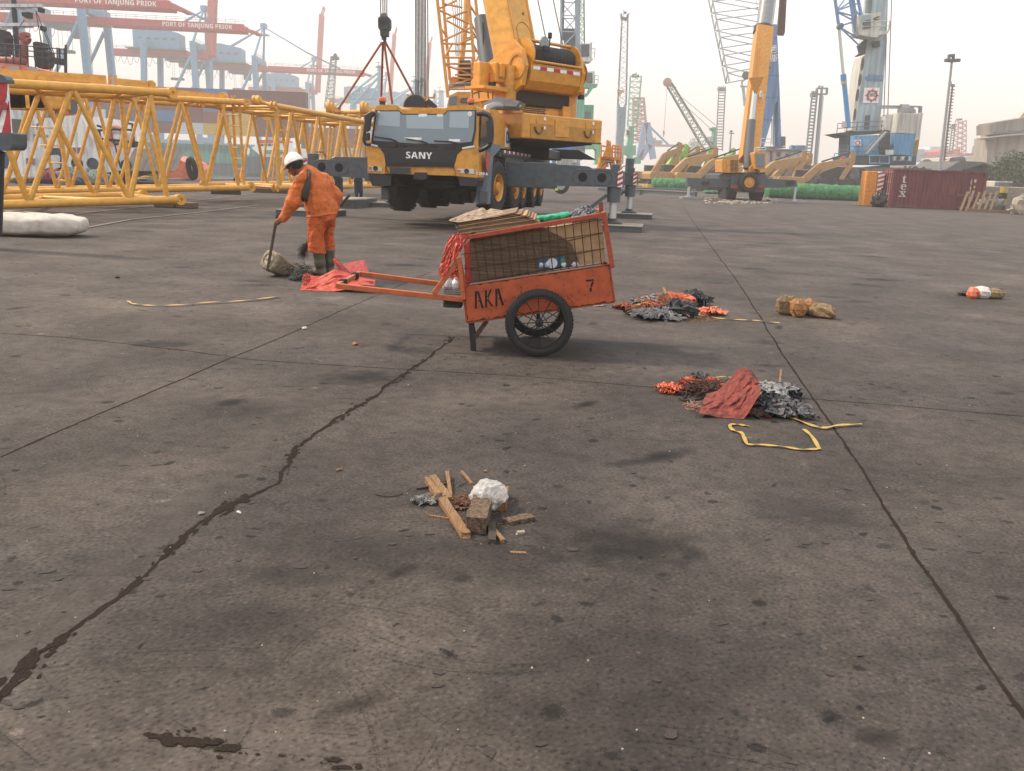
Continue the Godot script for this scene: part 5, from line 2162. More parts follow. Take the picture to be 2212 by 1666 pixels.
	for k in 7:
		m2.bar(pts2[0].lerp(pts2[1],k/7.0+0.005)+Vector3(0,0.3,0),pts2[0].lerp(pts2[1],(k+0.94)/7.0)+Vector3(0,0.3,0),0.8,0.6,Vector3.UP,0.04)
	single(m2,"yellow_block_row",mat("block_yellow","c79a3c",0.7),"low row of yellow blocks left of the short green bundle","blocks",pts2[0])
	# yellow access platform on legs behind the outriggers
	var d:=52.0
	var o:=thing("access_platform","orange access platform with a lug bracket behind the right outriggers","platform",base_of("T8",1040,760,d))
	var org:=mat("platform_orange","d98a2e",0.55,0.0,"grime",0.6)
	var m:=mb(o)
	slab(m,"T8",[895,640,1200,655,1195,700,1090,690,900,665],d,1.6)
	part(m,"deck",org,o)
	m=mb(o)
	slab(m,"T8",[985,420,990,400,1005,395,1018,410,1020,420,1035,412,1048,425,1050,500,1080,600,1080,660,930,645,950,580,990,500,945,500,945,485,985,480],d-0.1,0.5)
	part(m,"lug_bracket",org,o)
	for q in [[910,665,870,840],[965,668,925,840],[1050,680,1085,840],[1165,690,1165,840]]:
		m=mb(o)
		m.tube(at("T8",q[0],q[1],d+0.3),at("T8",q[2],q[3],d+0.3),0.16,0.16,8)
		part(m,"leg",org,o)
	m=mb(o)
	for q in [[1070,478,1190,485],[1065,525,1195,525],[1068,575,1198,578],[1070,478,1068,640],[1110,480,1110,650],[1155,482,1155,650],[1196,510,1196,660],[905,485,950,480],[905,485,900,640],[900,560,950,555]]:
		rod(m,"T8",q[0],q[1],q[2],q[3],d,0.05)
	part(m,"railing",org,o)
	m=mb(o)
	for k in 7:
		m.bar(at("T8",962,690+k*16,d+0.8),at("T8",1010,690+k*16,d+0.8),0.2,0.05)
	part(m,"steps",mat("exhaust_grey"),o)
	# white machine and lorry wheel glimpsed under the counterweight
	d=66.0
	o=thing("parked_lorry","pale lorry mostly hidden behind the yellow crane, its rear wheel showing","lorry",base_of("T8",420,1180,d))
	m=mb(o)
	slab(m,"T8",[260,640,590,640,600,800,250,800],d,2.0)
	part(m,"body",mat("lorry_pale","aeb0b0",0.6,0.0,"streak",0.5),o)
	m=mb(o)
	rect(m,"T8",484,684,550,732,d-0.15,0.2)
	part(m,"air_conditioner",mat("cab_white"),o)
	for x in [310]:
		m=mb(o)
		var c:=base_of("T8",x,1180,65.0)+Vector3(0,0.58,0)
		m.lathe(c,Vector3.BACK,[Vector2(0.0,-0.3),Vector2(0.5,-0.3),Vector2(0.58,-0.22),Vector2(0.58,0.0),Vector2(0.5,0.06),Vector2(0.3,0.06)],24)
		part(m,"tyre",mat("tyre_black","2a2928",0.85,0.0,"fine",2.0),o)
		m=mb(o)
		m.lathe(c,Vector3.BACK,[Vector2(0.34,0.05),Vector2(0.30,-0.02),Vector2(0.12,-0.02),Vector2(0.10,0.08),Vector2(0.0,0.08)],20)
		part(m,"rim",mat("rim_silver","a9aaa9",0.4,0.5,""),o)
	m=mb(o)
	rect(m,"T8",222,1100,272,1142,64.5,0.1)
	part(m,"hi_vis_flap",mat("hi_vis","b5d636",0.6),o)

	build_east_side()

func build_second_crane() -> void:
	var d:=63.0
	var o:=thing("mobile_crane","second yellow telescopic crane seen from behind with its spare wheel","mobile crane",base_of("R7",385,1620,d))
	var yel:=mat("crane_yellow","d09028",0.42,0.0,"grime",0.7)
	var grey:=mat("chassis_grey","4c5359",0.5,0.0,"grime",0.7)
	var dark:=mat("machine_dark")
	var tyre:=mat("tyre_black","2a2928",0.85,0.0,"fine",2.0)
	var m:=mb(o)
	slab(m,"R7",[240,1448,300,1440,500,1445,530,1450,520,1560,500,1592,275,1590,240,1560],d,9.0)
	part(m,"chassis",grey,o)
	m=mb(o)
	slab(m,"R7",[270,1575,505,1580,500,1596,275,1592],d-0.1,0.2)
	part(m,"rear_bumper",mat("bumper_red","5e3034",0.6),o)
	for x in [240,460]:
		m=mb(o)
		rect(m,"R7",x,1540,x+55,1562,d-0.2,0.2)
		part(m,"tail_light",mat("tail_red","9c2f35",0.4),o)
	m=mb(o)
	var c:=at("R7",385,1512,d-0.5)
	m.lathe(c,Vector3.BACK,[Vector2(0.0,-0.3),Vector2(0.55,-0.3),Vector2(0.66,-0.18),Vector2(0.66,0.06),Vector2(0.56,0.14),Vector2(0.36,0.12)],28)
	part(m,"spare_tyre",tyre,o)
	m=mb(o)
	m.lathe(c,Vector3.BACK,[Vector2(0.36,0.12),Vector2(0.32,0.02),Vector2(0.16,0.04),Vector2(0.14,0.1),Vector2(0.0,0.1)],24)
	part(m,"spare_rim",yel,o)
	for k in 4:
		m=mb(o)
		var w:=at("R7",232-k*19,1582-k*3,d+1.0+k*1.7)
		m.tube(w-Vector3(0.3,0,0),w+Vector3(0.3,0,0),0.66,0.66,20)
		part(m,"wheel",tyre,o)
	for k in 3:
		m=mb(o)
		var w:=at("R7",455-k*10,1585-k*3,d+1.0+k*1.7)
		m.tube(w-Vector3(0.3,0,0),w+Vector3(0.3,0,0),0.66,0.66,20)
		part(m,"wheel",tyre,o)
	for q in [[[-125,1475,-60,1478,120,1482,240,1490,240,1556,0,1552,-125,1545],1],[[525,1480,640,1488,780,1496,785,1550,640,1558,525,1558],-1]]:
		m=mb(o)
		slab(m,"R7",q[0],d+0.5,0.7)
		part(m,"outrigger_beam",grey,o)
	for x in [8,42,712,745]:
		m=mb(o)
		var e:=at("R7",x,1516,d+0.45)
		m.tube(e,e+Vector3(0,0,0.1),0.14,0.14,14)
		part(m,"beam_hole",dark,o)
	for x in [-112,770]:
		m=mb(o)
		var e:=at("R7",x,1550,d+0.6)
		m.tube(Vector3(e.x,0.25,e.z),e,0.1,0.1,10)
		m.tube(Vector3(e.x,0.3,e.z),Vector3(e.x,0.14,e.z),0.1,0.35,12)
		part(m,"outrigger_jack",mat("chrome_grey"),o)
	for q in [[550,1625,720,1632],[650,1645,860,1655],[-180,1610,-20,1612]]:
		m=MB.new()
		var a:=base_of("R7",q[0],q[1],d+0.8)
		var b:=base_of("R7",q[2],q[3],d+0.8)
		m.bar(a+Vector3(0,0.08,0),b+Vector3(0,0.08,0),1.2,0.15)
		single(m,"steel_mat",mat("rusty_beam"),"flat steel mat under the second crane's outrigger, %s" % ["just right of its wheels","farthest right","on its left side"][0 if q[0]==550 else (1 if q[0]==650 else 2)],"steel mat",a.lerp(b,0.5))
	# upper works
	m=mb(o)
	slab(m,"R7",[160,1328,175,1322,205,1322,205,1432,160,1432],d-0.2,2.2)
	slab(m,"R7",[205,1322,303,1318,300,1432,205,1432],d-0.3,2.2)
	slab(m,"R7",[300,1390,332,1380,335,1425,300,1428],d-0.3,1.5)
	slab(m,"R7",[388,1395,420,1360,440,1410,436,1428,388,1428],d-0.3,1.5)
	part(m,"superstructure",yel,o)
	m=mb(o)
	for r in 9:
		for k in 2:
			rect(m,"R7",232+k*34,1328+r*11,260+k*34,1334+r*11,d-0.36,0.1)
	part(m,"grille",mat("grille_brown","6d4c1e",0.7),o)
	m=mb(o)
	slab(m,"R7",[150,1428,520,1430,520,1446,150,1440],d,4.0)
	part(m,"turntable",dark,o)
	m=mb(o)
	slab(m,"R7",[428,1272,440,1262,520,1262,526,1280,520,1425,480,1425,470,1410,440,1400],d-1.0,1.6)
	part(m,"operator_cab",yel,o)
	m=mb(o)
	slab(m,"R7",[438,1276,510,1276,508,1386,444,1380],d-1.1,0.08)
	part(m,"cab_window",mat("cab_window_grey","626e78",0.12,0.0,""),o)
	m=mb(o)
	railing(m,[at("R7",430,1264,d-0.9),at("R7",522,1264,d-0.9)],0.3,0.03,0.5)
	part(m,"cab_rail",mat("cab_white"),o)
	# telescopic boom leaning right
	var a:=at("R7",372,1330,d+1.5)
	var b:=at("R7",500,250,d+5.0)
	var e:=at("R7",560,-160,d+6.5)
	var ax:=(b-a).normalized()
	var side:=ax.cross(Vector3.BACK).normalized()
	var out:=side.cross(ax)
	var outline:=func(w: float,h: float) -> Array:
		return [Vector2(-w,h),Vector2(-w,-h*0.4),Vector2(-w*0.75,-h*0.8),Vector2(0,-h),Vector2(w*0.75,-h*0.8),Vector2(w,-h*0.4),Vector2(w,h)]
	m=mb(o)
	m.prism(outline.call(0.58,0.7),a,side,out,a.distance_to(b)*signf(side.cross(out).dot(ax)))
	part(m,"boom_section",yel,o)
	m=mb(o)
	m.tube(b-ax*0.5,e,0.55,0.52,22)
	part(m,"inner_boom",mat("boom_grey","8b8d90",0.4,0.1,"grime",0.4),o)
	m=mb(o)
	m.tube(b-ax*0.25,b+ax*0.2,0.68,0.68,22)
	part(m,"boom_collar",mat("collar_dark","3d3a38",0.6),o)
	m=mb(o)
	var s0:=at("R7",470,400,d+3.6)
	m.bar(s0,at("R7",445,700,d+2.6),0.12,0.1,Vector3.BACK)
	m.prism([Vector2(-0.45,0),Vector2(0.5,0.1),Vector2(0.05,-1.3)],at("R7",438,650,d+1.9),Vector3.RIGHT,Vector3.UP,0.3)
	part(m,"boom_web",mat("web_yellow","c08226",0.5),o)
	m=mb(o)
	rod(m,"R7",372,1400,405,1000,d+0.2,0.30,d+1.2,14)
	part(m,"luffing_cylinder",mat("cyl_grey","54585c",0.45,0.1,""),o)
	m=mb(o)
	rod(m,"R7",405,1005,437,735,d+1.2,0.19,d+1.9,12)
	part(m,"piston_rod",mat("chrome_grey"),o)
	m=mb(o)
	slab(m,"R7",[480,770,494,750,505,790,495,815,482,805],d+2.0,0.3)
	part(m,"cable_reel",mat("cab_white"),o)
	# hanging slings at its right
	for k in 3:
		var p:=thing("round_sling","grey brown lifting sling hanging beside the second crane's boom, %s" % ["leftmost","middle","rightmost and longest"][k],"sling",at("R7",622+k*17,285,60.0))
		m=mb(p)
		var x:=622.0+k*17.0
		m.path([at("R7",x+28,-60,60.0),at("R7",x+10,150,60.0),at("R7",x,280,60.0),at("R7",x+9,290,60.0),at("R7",x+17,270,60.1),at("R7",x+34,-60,60.1)],0.075,8)
		part(m,"webbing",mat("sling_brown","7d6660",0.9,0.0,"fine",2.0),p)

func build_east_side() -> void:
	# the lettered shipping container
	var maroon:=mat("tex_maroon","6e3338",0.6,0.0,"streak",0.4)
	var c:=make_container("maroon container with white letters on the far right of the yard",maroon)
	var base:=at("D",2009,449,63.0)
	c.position=Vector3(base.x,0,base.z)
	c.rotation.y=deg_to_rad(-8.0)
	var ink:=mat("container_white","e4dcd6",0.7,0.0,"patch",2.0)
	var k:=0
	for ch in ["t","e","x"]:
		lettering(ch,0.5,c,ink,Transform3D(Basis(),Vector3(-2.28,1.92-k*0.47,1.205)),"lettering","Droid Serif",true,1.15)
		k+=1
	var m:=MB.new()
	for j in 14:
		m.box(Vector3(2.06,2.05-j*0.1-(0.08 if j>3 else 0.0),1.203),Vector3(0.07,0.05+0.02*(j % 3),0.012))
	for j in 6:
		m.box(Vector3(2.3,1.15-j*0.09,1.203),Vector3(0.06,0.05,0.012))
	part(m,"code_marks",ink,c)
	m=MB.new()
	m.box(Vector3(2.3,1.98,1.203),Vector3(0.14,0.2,0.012))
	part(m,"label_plate",ink,c)
	m=MB.new()
	m.box(Vector3(2.3,1.58,1.203),Vector3(0.12,0.16,0.012))
	part(m,"warning_plate",mat("hazard_yellow","caa14a",0.6),c)
	m=MB.new()
	m.box(Vector3(0.9,1.25,1.2015),Vector3(0.42,0.55,0.008))
	m.box(Vector3(0.42,1.25,1.2015),Vector3(0.3,0.5,0.008))
	part(m,"primer_patch",mat("primer_red","8a4a44",0.8,0.0,"patch",2.0),c)
	for x in [-0.8,-0.3,0.3,0.8]:
		m=MB.new()
		m.tube(Vector3(-3.06,0.12,x),Vector3(-3.06,2.48,x),0.025,0.025,6)
		for y in [0.25,0.9,1.7,2.35]:
			m.box(Vector3(-3.06,y,x),Vector3(0.08,0.1,0.14),0.01)
		part(m,"locking_bar",mat("bar_pale","b98f8c",0.5),c)
	# yellow stack with hazard stripes against its door end
	var o:=thing("hazard_panel","orange steel frame with red and white stripes against the container's door end","steel frame",base_of("T3",550,750,64.5),deg_to_rad(-8.0))
	var org:=mat("platform_orange","d98a2e",0.55,0.0,"grime",0.6)
	m=MB.new()
	m.box(Vector3(-0.75,1.2,0.0),Vector3(0.75,2.4,1.6),0.03)
	m.box(Vector3(0.45,1.2,-0.5),Vector3(1.2,2.36,1.0),0.03)
	part(m,"frame_body",org,o)
	m=MB.new()
	m.box(Vector3(-0.12,1.2,0.3),Vector3(0.42,2.36,1.0),0.02)
	part(m,"stripe_board",mat("crane_white"),o)
	m=MB.new()
	for j in 8:
		m.prism([Vector2(-0.33,0.05+j*0.3),Vector2(0.09,0.2+j*0.3),Vector2(0.09,0.33+j*0.3),Vector2(-0.33,0.18+j*0.3)],Vector3(0,0,0.802),Vector3.RIGHT,Vector3.UP,0.01)
	part(m,"red_stripes",mat("stripe_red","b53338",0.6),o)
	m=MB.new()
	for q in [[0.2,0.7],[0.9,0.7],[0.2,1.5],[0.9,1.5]]:
		m.box(Vector3(q[0],q[1],0.01),Vector3(0.08,0.08,0.03))
	part(m,"bolt",mat("machine_dark"),o)
	m=MB.new()
	var bag:=base_of("T3",570,755,61.5)
	lump(m,bag+Vector3(0,0.42,0),Vector3(0.5,0.55,0.4),3,0.6,2.6,false,24)
	lump(m,bag+Vector3(0.15,0.85,0),Vector3(0.25,0.3,0.2),4,0.9,3.0)
	single(m,"refuse_sack",mat("bag_black","1b1a1a",0.35,0.0,"",1.0,"crumple",2.0),"black refuse sack against the container's door end","refuse sack",bag)

	# rubble and blocks at the far right
	var conc:=mat("concrete_pale","90887b",0.9,0.0,"grime",0.7)
	m=MB.new()
	var p:=base_of("T3",2010,815,64.0)
	m.box(p+Vector3(0.1,0.85,0),Vector3(3.8,1.7,1.2),0.06,Basis(Vector3.UP,-0.3))
	single(m,"concrete_block",conc,"large pale concrete block beside the striped post","concrete block",p)
	o=thing("guard_post","yellow and black banded post in front of the concrete block","post",base_of("T3",1952,812,62.5))
	for j in 4:
		m=MB.new()
		m.tube(Vector3(0,j*0.42,0),Vector3(0,(j+1)*0.42,0),0.26,0.26,14)
		part(m,"band",mat("black_paint") if j % 2==0 else mat("post_yellow","b59b55",0.8),o)
	rng.seed=9
	var wood:=mat("old_wood","7a6450",0.9,0.0,"wood",1.0)
	o=thing("broken_pallet","broken pallet leaning against the right end of the container","pallet",base_of("T3",1675,800,60.5),-0.2)
	for j in 6:
		m=MB.new()
		m.bar(Vector3(-1.1+j*0.36,0.0,0.5),Vector3(-0.6+j*0.36,1.25+0.1*(j % 2),-0.3),0.17,0.04)
		part(m,"slat",wood,o)
	for y in [0.2,1.0]:
		m=MB.new()
		m.bar(Vector3(-1.2,y,0.35-y*0.6),Vector3(1.5,y+0.1,0.35-y*0.6),0.12,0.12)
		part(m,"bearer",wood,o)
	m=MB.new()
	for j in 6:
		lump(m,base_of("T3",1765+j*24,805,61.0)+Vector3(0,0.3+0.15*(j % 2),0),Vector3(0.5,0.45,0.45),50+j,0.8,2.5)
	single(m,"plastic_sheet_heap",mat("sheet_grey","8d8a86",0.5,0.0,"patch",1.0),"heap of crumpled grey sheeting between pallet and concrete block","sheeting",base_of("T3",1820,805,61.0))
	m=MB.new()
	m.bar(base_of("T3",1570,815,58.5)+Vector3(0,0.1,0),base_of("T3",2200,850,57.0)+Vector3(0,0.1,0),0.35,0.22)
	m.bar(base_of("T3",1600,800,59.5)+Vector3(0,0.08,0),base_of("T3",2060,820,58.5)+Vector3(0,0.08,0),0.25,0.18)
	single(m,"timber_baulk",wood,"long timber baulks lying along the edge of the rubble","timber",base_of("T3",1800,830,58.0))
	var rubble:=["largest tan rubble lump at the right edge of the picture","tan rubble lump left of the largest one","low rubble lump in front of the concrete block","rubble lump behind the largest one at the right edge"]
	var spots:=[[2190,850,56.0,0.6,0.9],[2130,850,56.5,0.4,0.5],[2080,845,57.5,0.35,0.25],[2215,800,60.0,0.6,1.0]]
	for j in 4:
		m=MB.new()
		p=base_of("T3",spots[j][0],spots[j][1],spots[j][2])
		lump(m,p+Vector3(0,spots[j][4]*0.5,0),Vector3(spots[j][3],spots[j][4]*0.7,spots[j][3]),70+j,0.6,2.0,true,14)
		single(m,"rubble_lump",conc,rubble[j],"rubble",p,"rubble at the right edge")
	# lorry and trailers
	var d:=112.0
	o=thing("lorry","white lorry cab parked beyond the concrete block","lorry",base_of("T3",1980,690,d))
	var white:=mat("lorry_white","cfcac0",0.45,0.0,"streak",0.4)
	m=mb(o)
	slab(m,"T3",[1882,492,1900,486,2085,490,2098,560,2095,600,2030,630,2010,662,1880,655,1865,620],d,2.4)
	part(m,"cab",white,o)
	m=mb(o)
	slab(m,"T3",[1928,500,2084,504,2092,570,1925,565],d-0.06,0.08)
	part(m,"windscreen",mat("screen_grey","4d5a60",0.12,0.0,""),o)
	m=mb(o)
	slab(m,"T3",[1892,505,1918,505,1912,552,1890,552],d-0.06,0.08)
	part(m,"side_window",mat("screen_grey"),o)
	m=mb(o)
	slab(m,"T3",[1930,592,2085,590,2080,612,1935,618],d-0.07,0.1)
	part(m,"grille",mat("machine_dark"),o)
	m=mb(o)
	slab(m,"T3",[1880,655,2010,662,2005,700,1885,700],d+0.4,1.8)
	for x in [2070,2115]:
		var w:=at("T3",x,668,d-1.0)
		m.tube(w,w+Vector3(0,0,0.4),1.0,1.0,16)
	part(m,"running_gear",mat("machine_dark"),o)
	for q in [["dark flatbed trailer with stakes right of the white lorry",[2040,605,2260,620,2260,700,2040,640],108.0],["blue flatbed trailer with stakes left of the white lorry",[1640,600,1880,605,1875,690,1640,685],118.0]]:
		o=thing("flatbed_trailer",q[0],"trailer",base_of("T3",q[1][0],700,q[2]))
		m=mb(o)
		slab(m,"T3",q[1],q[2],2.6)
		part(m,"bed",mat("trailer_blue","3b5068",0.7,0.0,"grime",0.4),o)
		for j in 6:
			m=mb(o)
			rod(m,"T3",q[1][0]+15+j*34,q[1][1]-95,q[1][0]+15+j*34,q[1][1]+5,q[2],0.1)
			part(m,"stake",mat("machine_dark"),o)
		m=mb(o)
		rect(m,"T3",q[1][0]+5,q[1][1]-50,q[1][2]-5,q[1][1]-3,q[2]+0.4,1.8)
		part(m,"cargo",mat("cargo_dark","423c3c",0.9,0.0,"patch",0.5),o)
	m=MB.new()
	var y0:=base_of("T3",1640,700,100.0)
	m.bar(y0+Vector3(0,0.9,0),base_of("T3",1890,700,100.0)+Vector3(0,0.9,0),1.4,0.8)
	single(m,"yellow_trailer_bed",mat("bed_ochre","a98445",0.8),"low ochre trailer bed behind the container's right end","trailer",y0)

	# shed,hangar and trees
	d=125.0
	o=thing("open_shed","open sided shed with a low grey pitched roof right of the container","building",base_of("T3",1680,480,d))
	m=mb(o)
	slab(m,"T3",[1330,362,1490,258,1760,272,2014,372,1985,372,1755,290,1500,372],d,12.0)
	part(m,"roof",mat("shed_roof","63615f",0.85,0.0,"streak",0.2),o)
	m=mb(o)
	slab(m,"T3",[1335,365,1505,372,1505,560,1335,560],d+0.5,10.0)
	slab(m,"T3",[1760,300,1945,365,1945,560,1760,560],d+3.0,8.0)
	part(m,"wall",mat("shed_wall","46484c",0.9,0.0,"streak",0.2),o)
	m=mb(o)
	slab(m,"T3",[1520,350,1650,320,1655,560,1510,560],d+6.0,2.0)
	part(m,"stored_crates",mat("crate_tan","9a7a66",0.9,0.0,"patch",0.4),o)
	m=mb(o)
	m.tube(at("T3",1400,300,d+2),at("T3",1520,290,d+2),1.0,1.0,12)
	part(m,"roof_pipe",mat("shed_wall"),o)
	d=165.0
	o=thing("warehouse","tall beige warehouse at the right edge of the picture","building",base_of("R8",1500,1100,d))
	var beige:=mat("hangar_beige","a79e95",0.85,0.0,"streak",0.06)
	m=mb(o)
	slab(m,"R8",[1328,830,1390,822,1388,760,1800,760,1800,1400,1290,1400],d,5.0)
	part(m,"wall",beige,o)
	m=mb(o)
	slab(m,"R8",[1348,705,1366,702,1366,690,1800,618,1800,772,1362,800,1350,800],d-2.0,5.0)
	part(m,"fascia",mat("hangar_fascia","8d857e",0.85,0.0,"streak",0.08),o)
	m=mb(o)
	slab(m,"R8",[1326,826,1500,800,1800,775,1800,790,1500,815,1328,834],d-3.0,4.0)
	part(m,"canopy",mat("hangar_canopy","b8b1a8",0.8),o)
	m=mb(o)
	slab(m,"R8",[1620,645,1666,590,1800,480,1800,640],d+1.0,2.0)
	part(m,"gable",mat("hangar_canopy"),o)
	m=mb(o)
	for j in 3:
		rect(m,"R8",1372+j*140,775-j*12,1505+j*140,790-j*12,d-2.05,0.1)
	part(m,"window",mat("screen_grey"),o)
	rng.seed=22
	for q in [["dark bushy tree in front of the beige warehouse, left one",2060,395,118.0,3.4],["dark bushy tree in front of the beige warehouse, right one",2185,400,114.0,3.8]]:
		p=base_of("T3",q[1],470,q[3])
		o=thing("tree",q[0],"tree",p)
		m=MB.new()
		m.tube(Vector3(0,-0.5,0),Vector3(0.2,3.0,0),0.3,0.2,8)
		for j in 5:
			m.tube(Vector3(0.2,2.4,0),Vector3(rng.randf_range(-2,2),rng.randf_range(4,6),rng.randf_range(-1.5,1.5)),0.13,0.05,6)
		part(m,"trunk",wood,o)
		m=MB.new()
		var cy:=at("T3",q[1],q[2],q[3]).y
		for j in 2600:
			var dv:=Vector3(rng.randfn(),rng.randfn(),rng.randfn()).normalized()*pow(rng.randf(),0.4)
			noise.frequency=1.6
			var rr: float=q[4]*(0.75+0.6*noise.get_noise_3dv(dv*1.2+Vector3(j % 1,q[1],0)))
			var cc:=Vector3(dv.x*rr*1.15,cy+dv.y*rr*0.9,dv.z*rr)
			var u:=Vector3(rng.randfn(),rng.randfn(),rng.randfn()).normalized()*0.17
			var v:=u.cross(Vector3(rng.randfn(),rng.randfn(),rng.randfn())).normalized()*0.12
			m.quad(cc-u,cc+v,cc+u,cc-v)
		part(m,"crown",mat("leaf_dark","3c4a2b",0.8,0.0,"fine",0.5),o)

	# far buildings in the haze
	for q in [
		["far pale terminal building with lettering between crane and lamp pole","R8",[722,945,722,1060,950,1060,950,915,780,915,780,945],430.0,"d0d4d8"],
		["far blue grey block left of the lettered terminal building","R8",[650,940,724,938,724,1060,650,1060],400.0,"9fb2bf"],
		["far red rooftop plant right of the lamp poles","R8",[930,960,985,955,1000,940,1062,938,1064,1000,930,1000],380.0,"b3504e"],
		["far cream storage building behind the shed roof","R8",[948,1020,1290,1000,1300,1090,948,1090],300.0,"cfc6b8"],
		["far long red roofed gallery before the beige warehouse","R8",[1090,978,1310,980,1310,1004,1090,1002],360.0,"9c6a68"],
		["far grey transit shed behind the tarpaulin roll, with sloping roof","R8",[600,1090,850,1085,870,1080,900,1180,600,1180],200.0,"8c8f92"],
	]:
		o=thing("far_building",q[0],"building",base_of(q[1],q[2][0],q[2][3],q[3]))
		m=mb(o)
		slab(m,q[1],q[2],q[3],20.0)
		part(m,"wall",mat("far_"+q[4],q[4],0.8,0.0,"grime",0.05),o)
		if q[3]==430.0:
			lettering("PORT OF TANJUNG PRIOK",1.25,o,mat("letter_far","70767a",0.7),Transform3D(Basis(),at("R8",850,998,429.8)-o.position),"lettering","Droid Sans",true,0.8)
			for j in 7:
				m=mb(o)
				rect(m,"R8",735+j*28,1012,752+j*28,1020,429.8,0.3)
				part(m,"window",mat("screen_grey"),o)
	o=thing("pipe_gantry","far pale steel goalpost gantry left of the warehouse","gantry",base_of("R8",1220,980,340.0))
	for q in [[1180,980,1190,915],[1190,915,1262,910],[1262,910,1255,980]]:
		m=mb(o)
		rod(m,"R8",q[0],q[1],q[2],q[3],340.0,0.45)
		part(m,"member",mat("pale_steel"),o)
	m=MB.new()
	rng.seed=12
	for j in 1500:
		var f:=rng.randf()
		var cc:=at("R8",690+f*110,1075-sin(f*PI)*30*rng.randf(),260.0+rng.randf()*8.0)
		var u:=Vector3(rng.randfn(),rng.randfn(),rng.randfn()).normalized()*0.5
		var v:=u.cross(Vector3(rng.randfn(),rng.randfn(),rng.randfn())).normalized()*0.4
		m.quad(cc-u,cc+v,cc+u,cc-v)
	stuff(single(m,"far_bushes",mat("leaf_dark"),"far clump of bushes behind the pontoon's right end","bushes",base_of("R8",740,1080,262.0)))
	# trampled scraps on the ground before the second crane
	m=MB.new()
	rng.seed=33
	for j in 160:
		var g:=on_ground("T2",rng.randf_range(1350,2200),rng.randf_range(855,925))
		lump(m,g+Vector3(0,0.03,0),Vector3(rng.randf_range(0.05,0.25),0.06,0.1),j,0.8,2.0,true,6)
	stuff(single(m,"scattered_rubbish",mat("scrap_pale","b0a59a",0.9,0.0,"patch",1.0),"scattered pale rubbish on the ground in front of the second crane","rubbish",on_ground("T2",1750,890)))

func boom_section(label: String,a: Vector3,b: Vector3,c: Vector3,d: Vector3,away: Vector3,low_nodes: Array,top_nodes: Array,rc: float,rl: float) -> Node3D:
	var o:=thing("boom_section",label,"crane boom section",Vector3(((a+b)*0.5).x,0,((a+b)*0.5).z),0.0,"yellow lattice boom sections lying on the quay")
	var yel:=mat("boom_yellow","d9a244",0.42,0.0,"grime",0.8)
	for q in [[a,b],[c,d],[a+away,b+away],[c+away,d+away]]:
		var m:=mb(o)
		m.tube(q[0],q[1],rc,rc,16)
		part(m,"chord",yel,o)
		for e in [q[0],q[1]]:
			m=mb(o)
			var ax: Vector3=(q[1]-q[0]).normalized()*(1.0 if e==q[1] else -1.0)
			var side:=ax.cross(Vector3.UP).normalized()
			for s in [-0.07,0.07]:
				m.lathe(e+ax*rc*1.1+side*(s-0.025),side,[Vector2(0.05,0),Vector2(rc*1.35,0),Vector2(rc*1.35,0.05),Vector2(0.05,0.05),Vector2(0.05,0)],16)
			m.tube(e-ax*0.1,e+ax*rc*0.5,rc*1.08,rc*1.08,14)
			part(m,"end_lug",yel,o)
	var lace:=func(p0: Vector3,p1: Vector3,q0: Vector3,q1: Vector3,lows: Array,tops: Array,r: float) -> void:
		for i in lows.size():
			for t in [i-1,i]:
				if t>=0 and t<tops.size():
					var m:=mb(o)
					m.tube(p0.lerp(p1,lows[i]),q0.lerp(q1,tops[t]),r,r,10,false)
					part(m,"lacing_tube",yel,o)
	lace.call(a,b,c,d,low_nodes,top_nodes,rl)
	lace.call(a+away,b+away,c+away,d+away,low_nodes,top_nodes,rl)
	lace.call(a,b,a+away,b+away,low_nodes,top_nodes,rl*0.8)
	lace.call(c,d,c+away,d+away,low_nodes,top_nodes,rl*0.8)
	for f in [0.96]:
		for q in [[a.lerp(b,f+0.005),c.lerp(d,f-0.04)],[a.lerp(b,f)+away,c.lerp(d,f)+away],[a.lerp(b,f),a.lerp(b,f)+away],[c.lerp(d,f),c.lerp(d,f)+away]]:
			var m:=mb(o)
			m.tube(q[0],q[1],rl,rl,10,false)
			part(m,"end_post",yel,o)
	return o

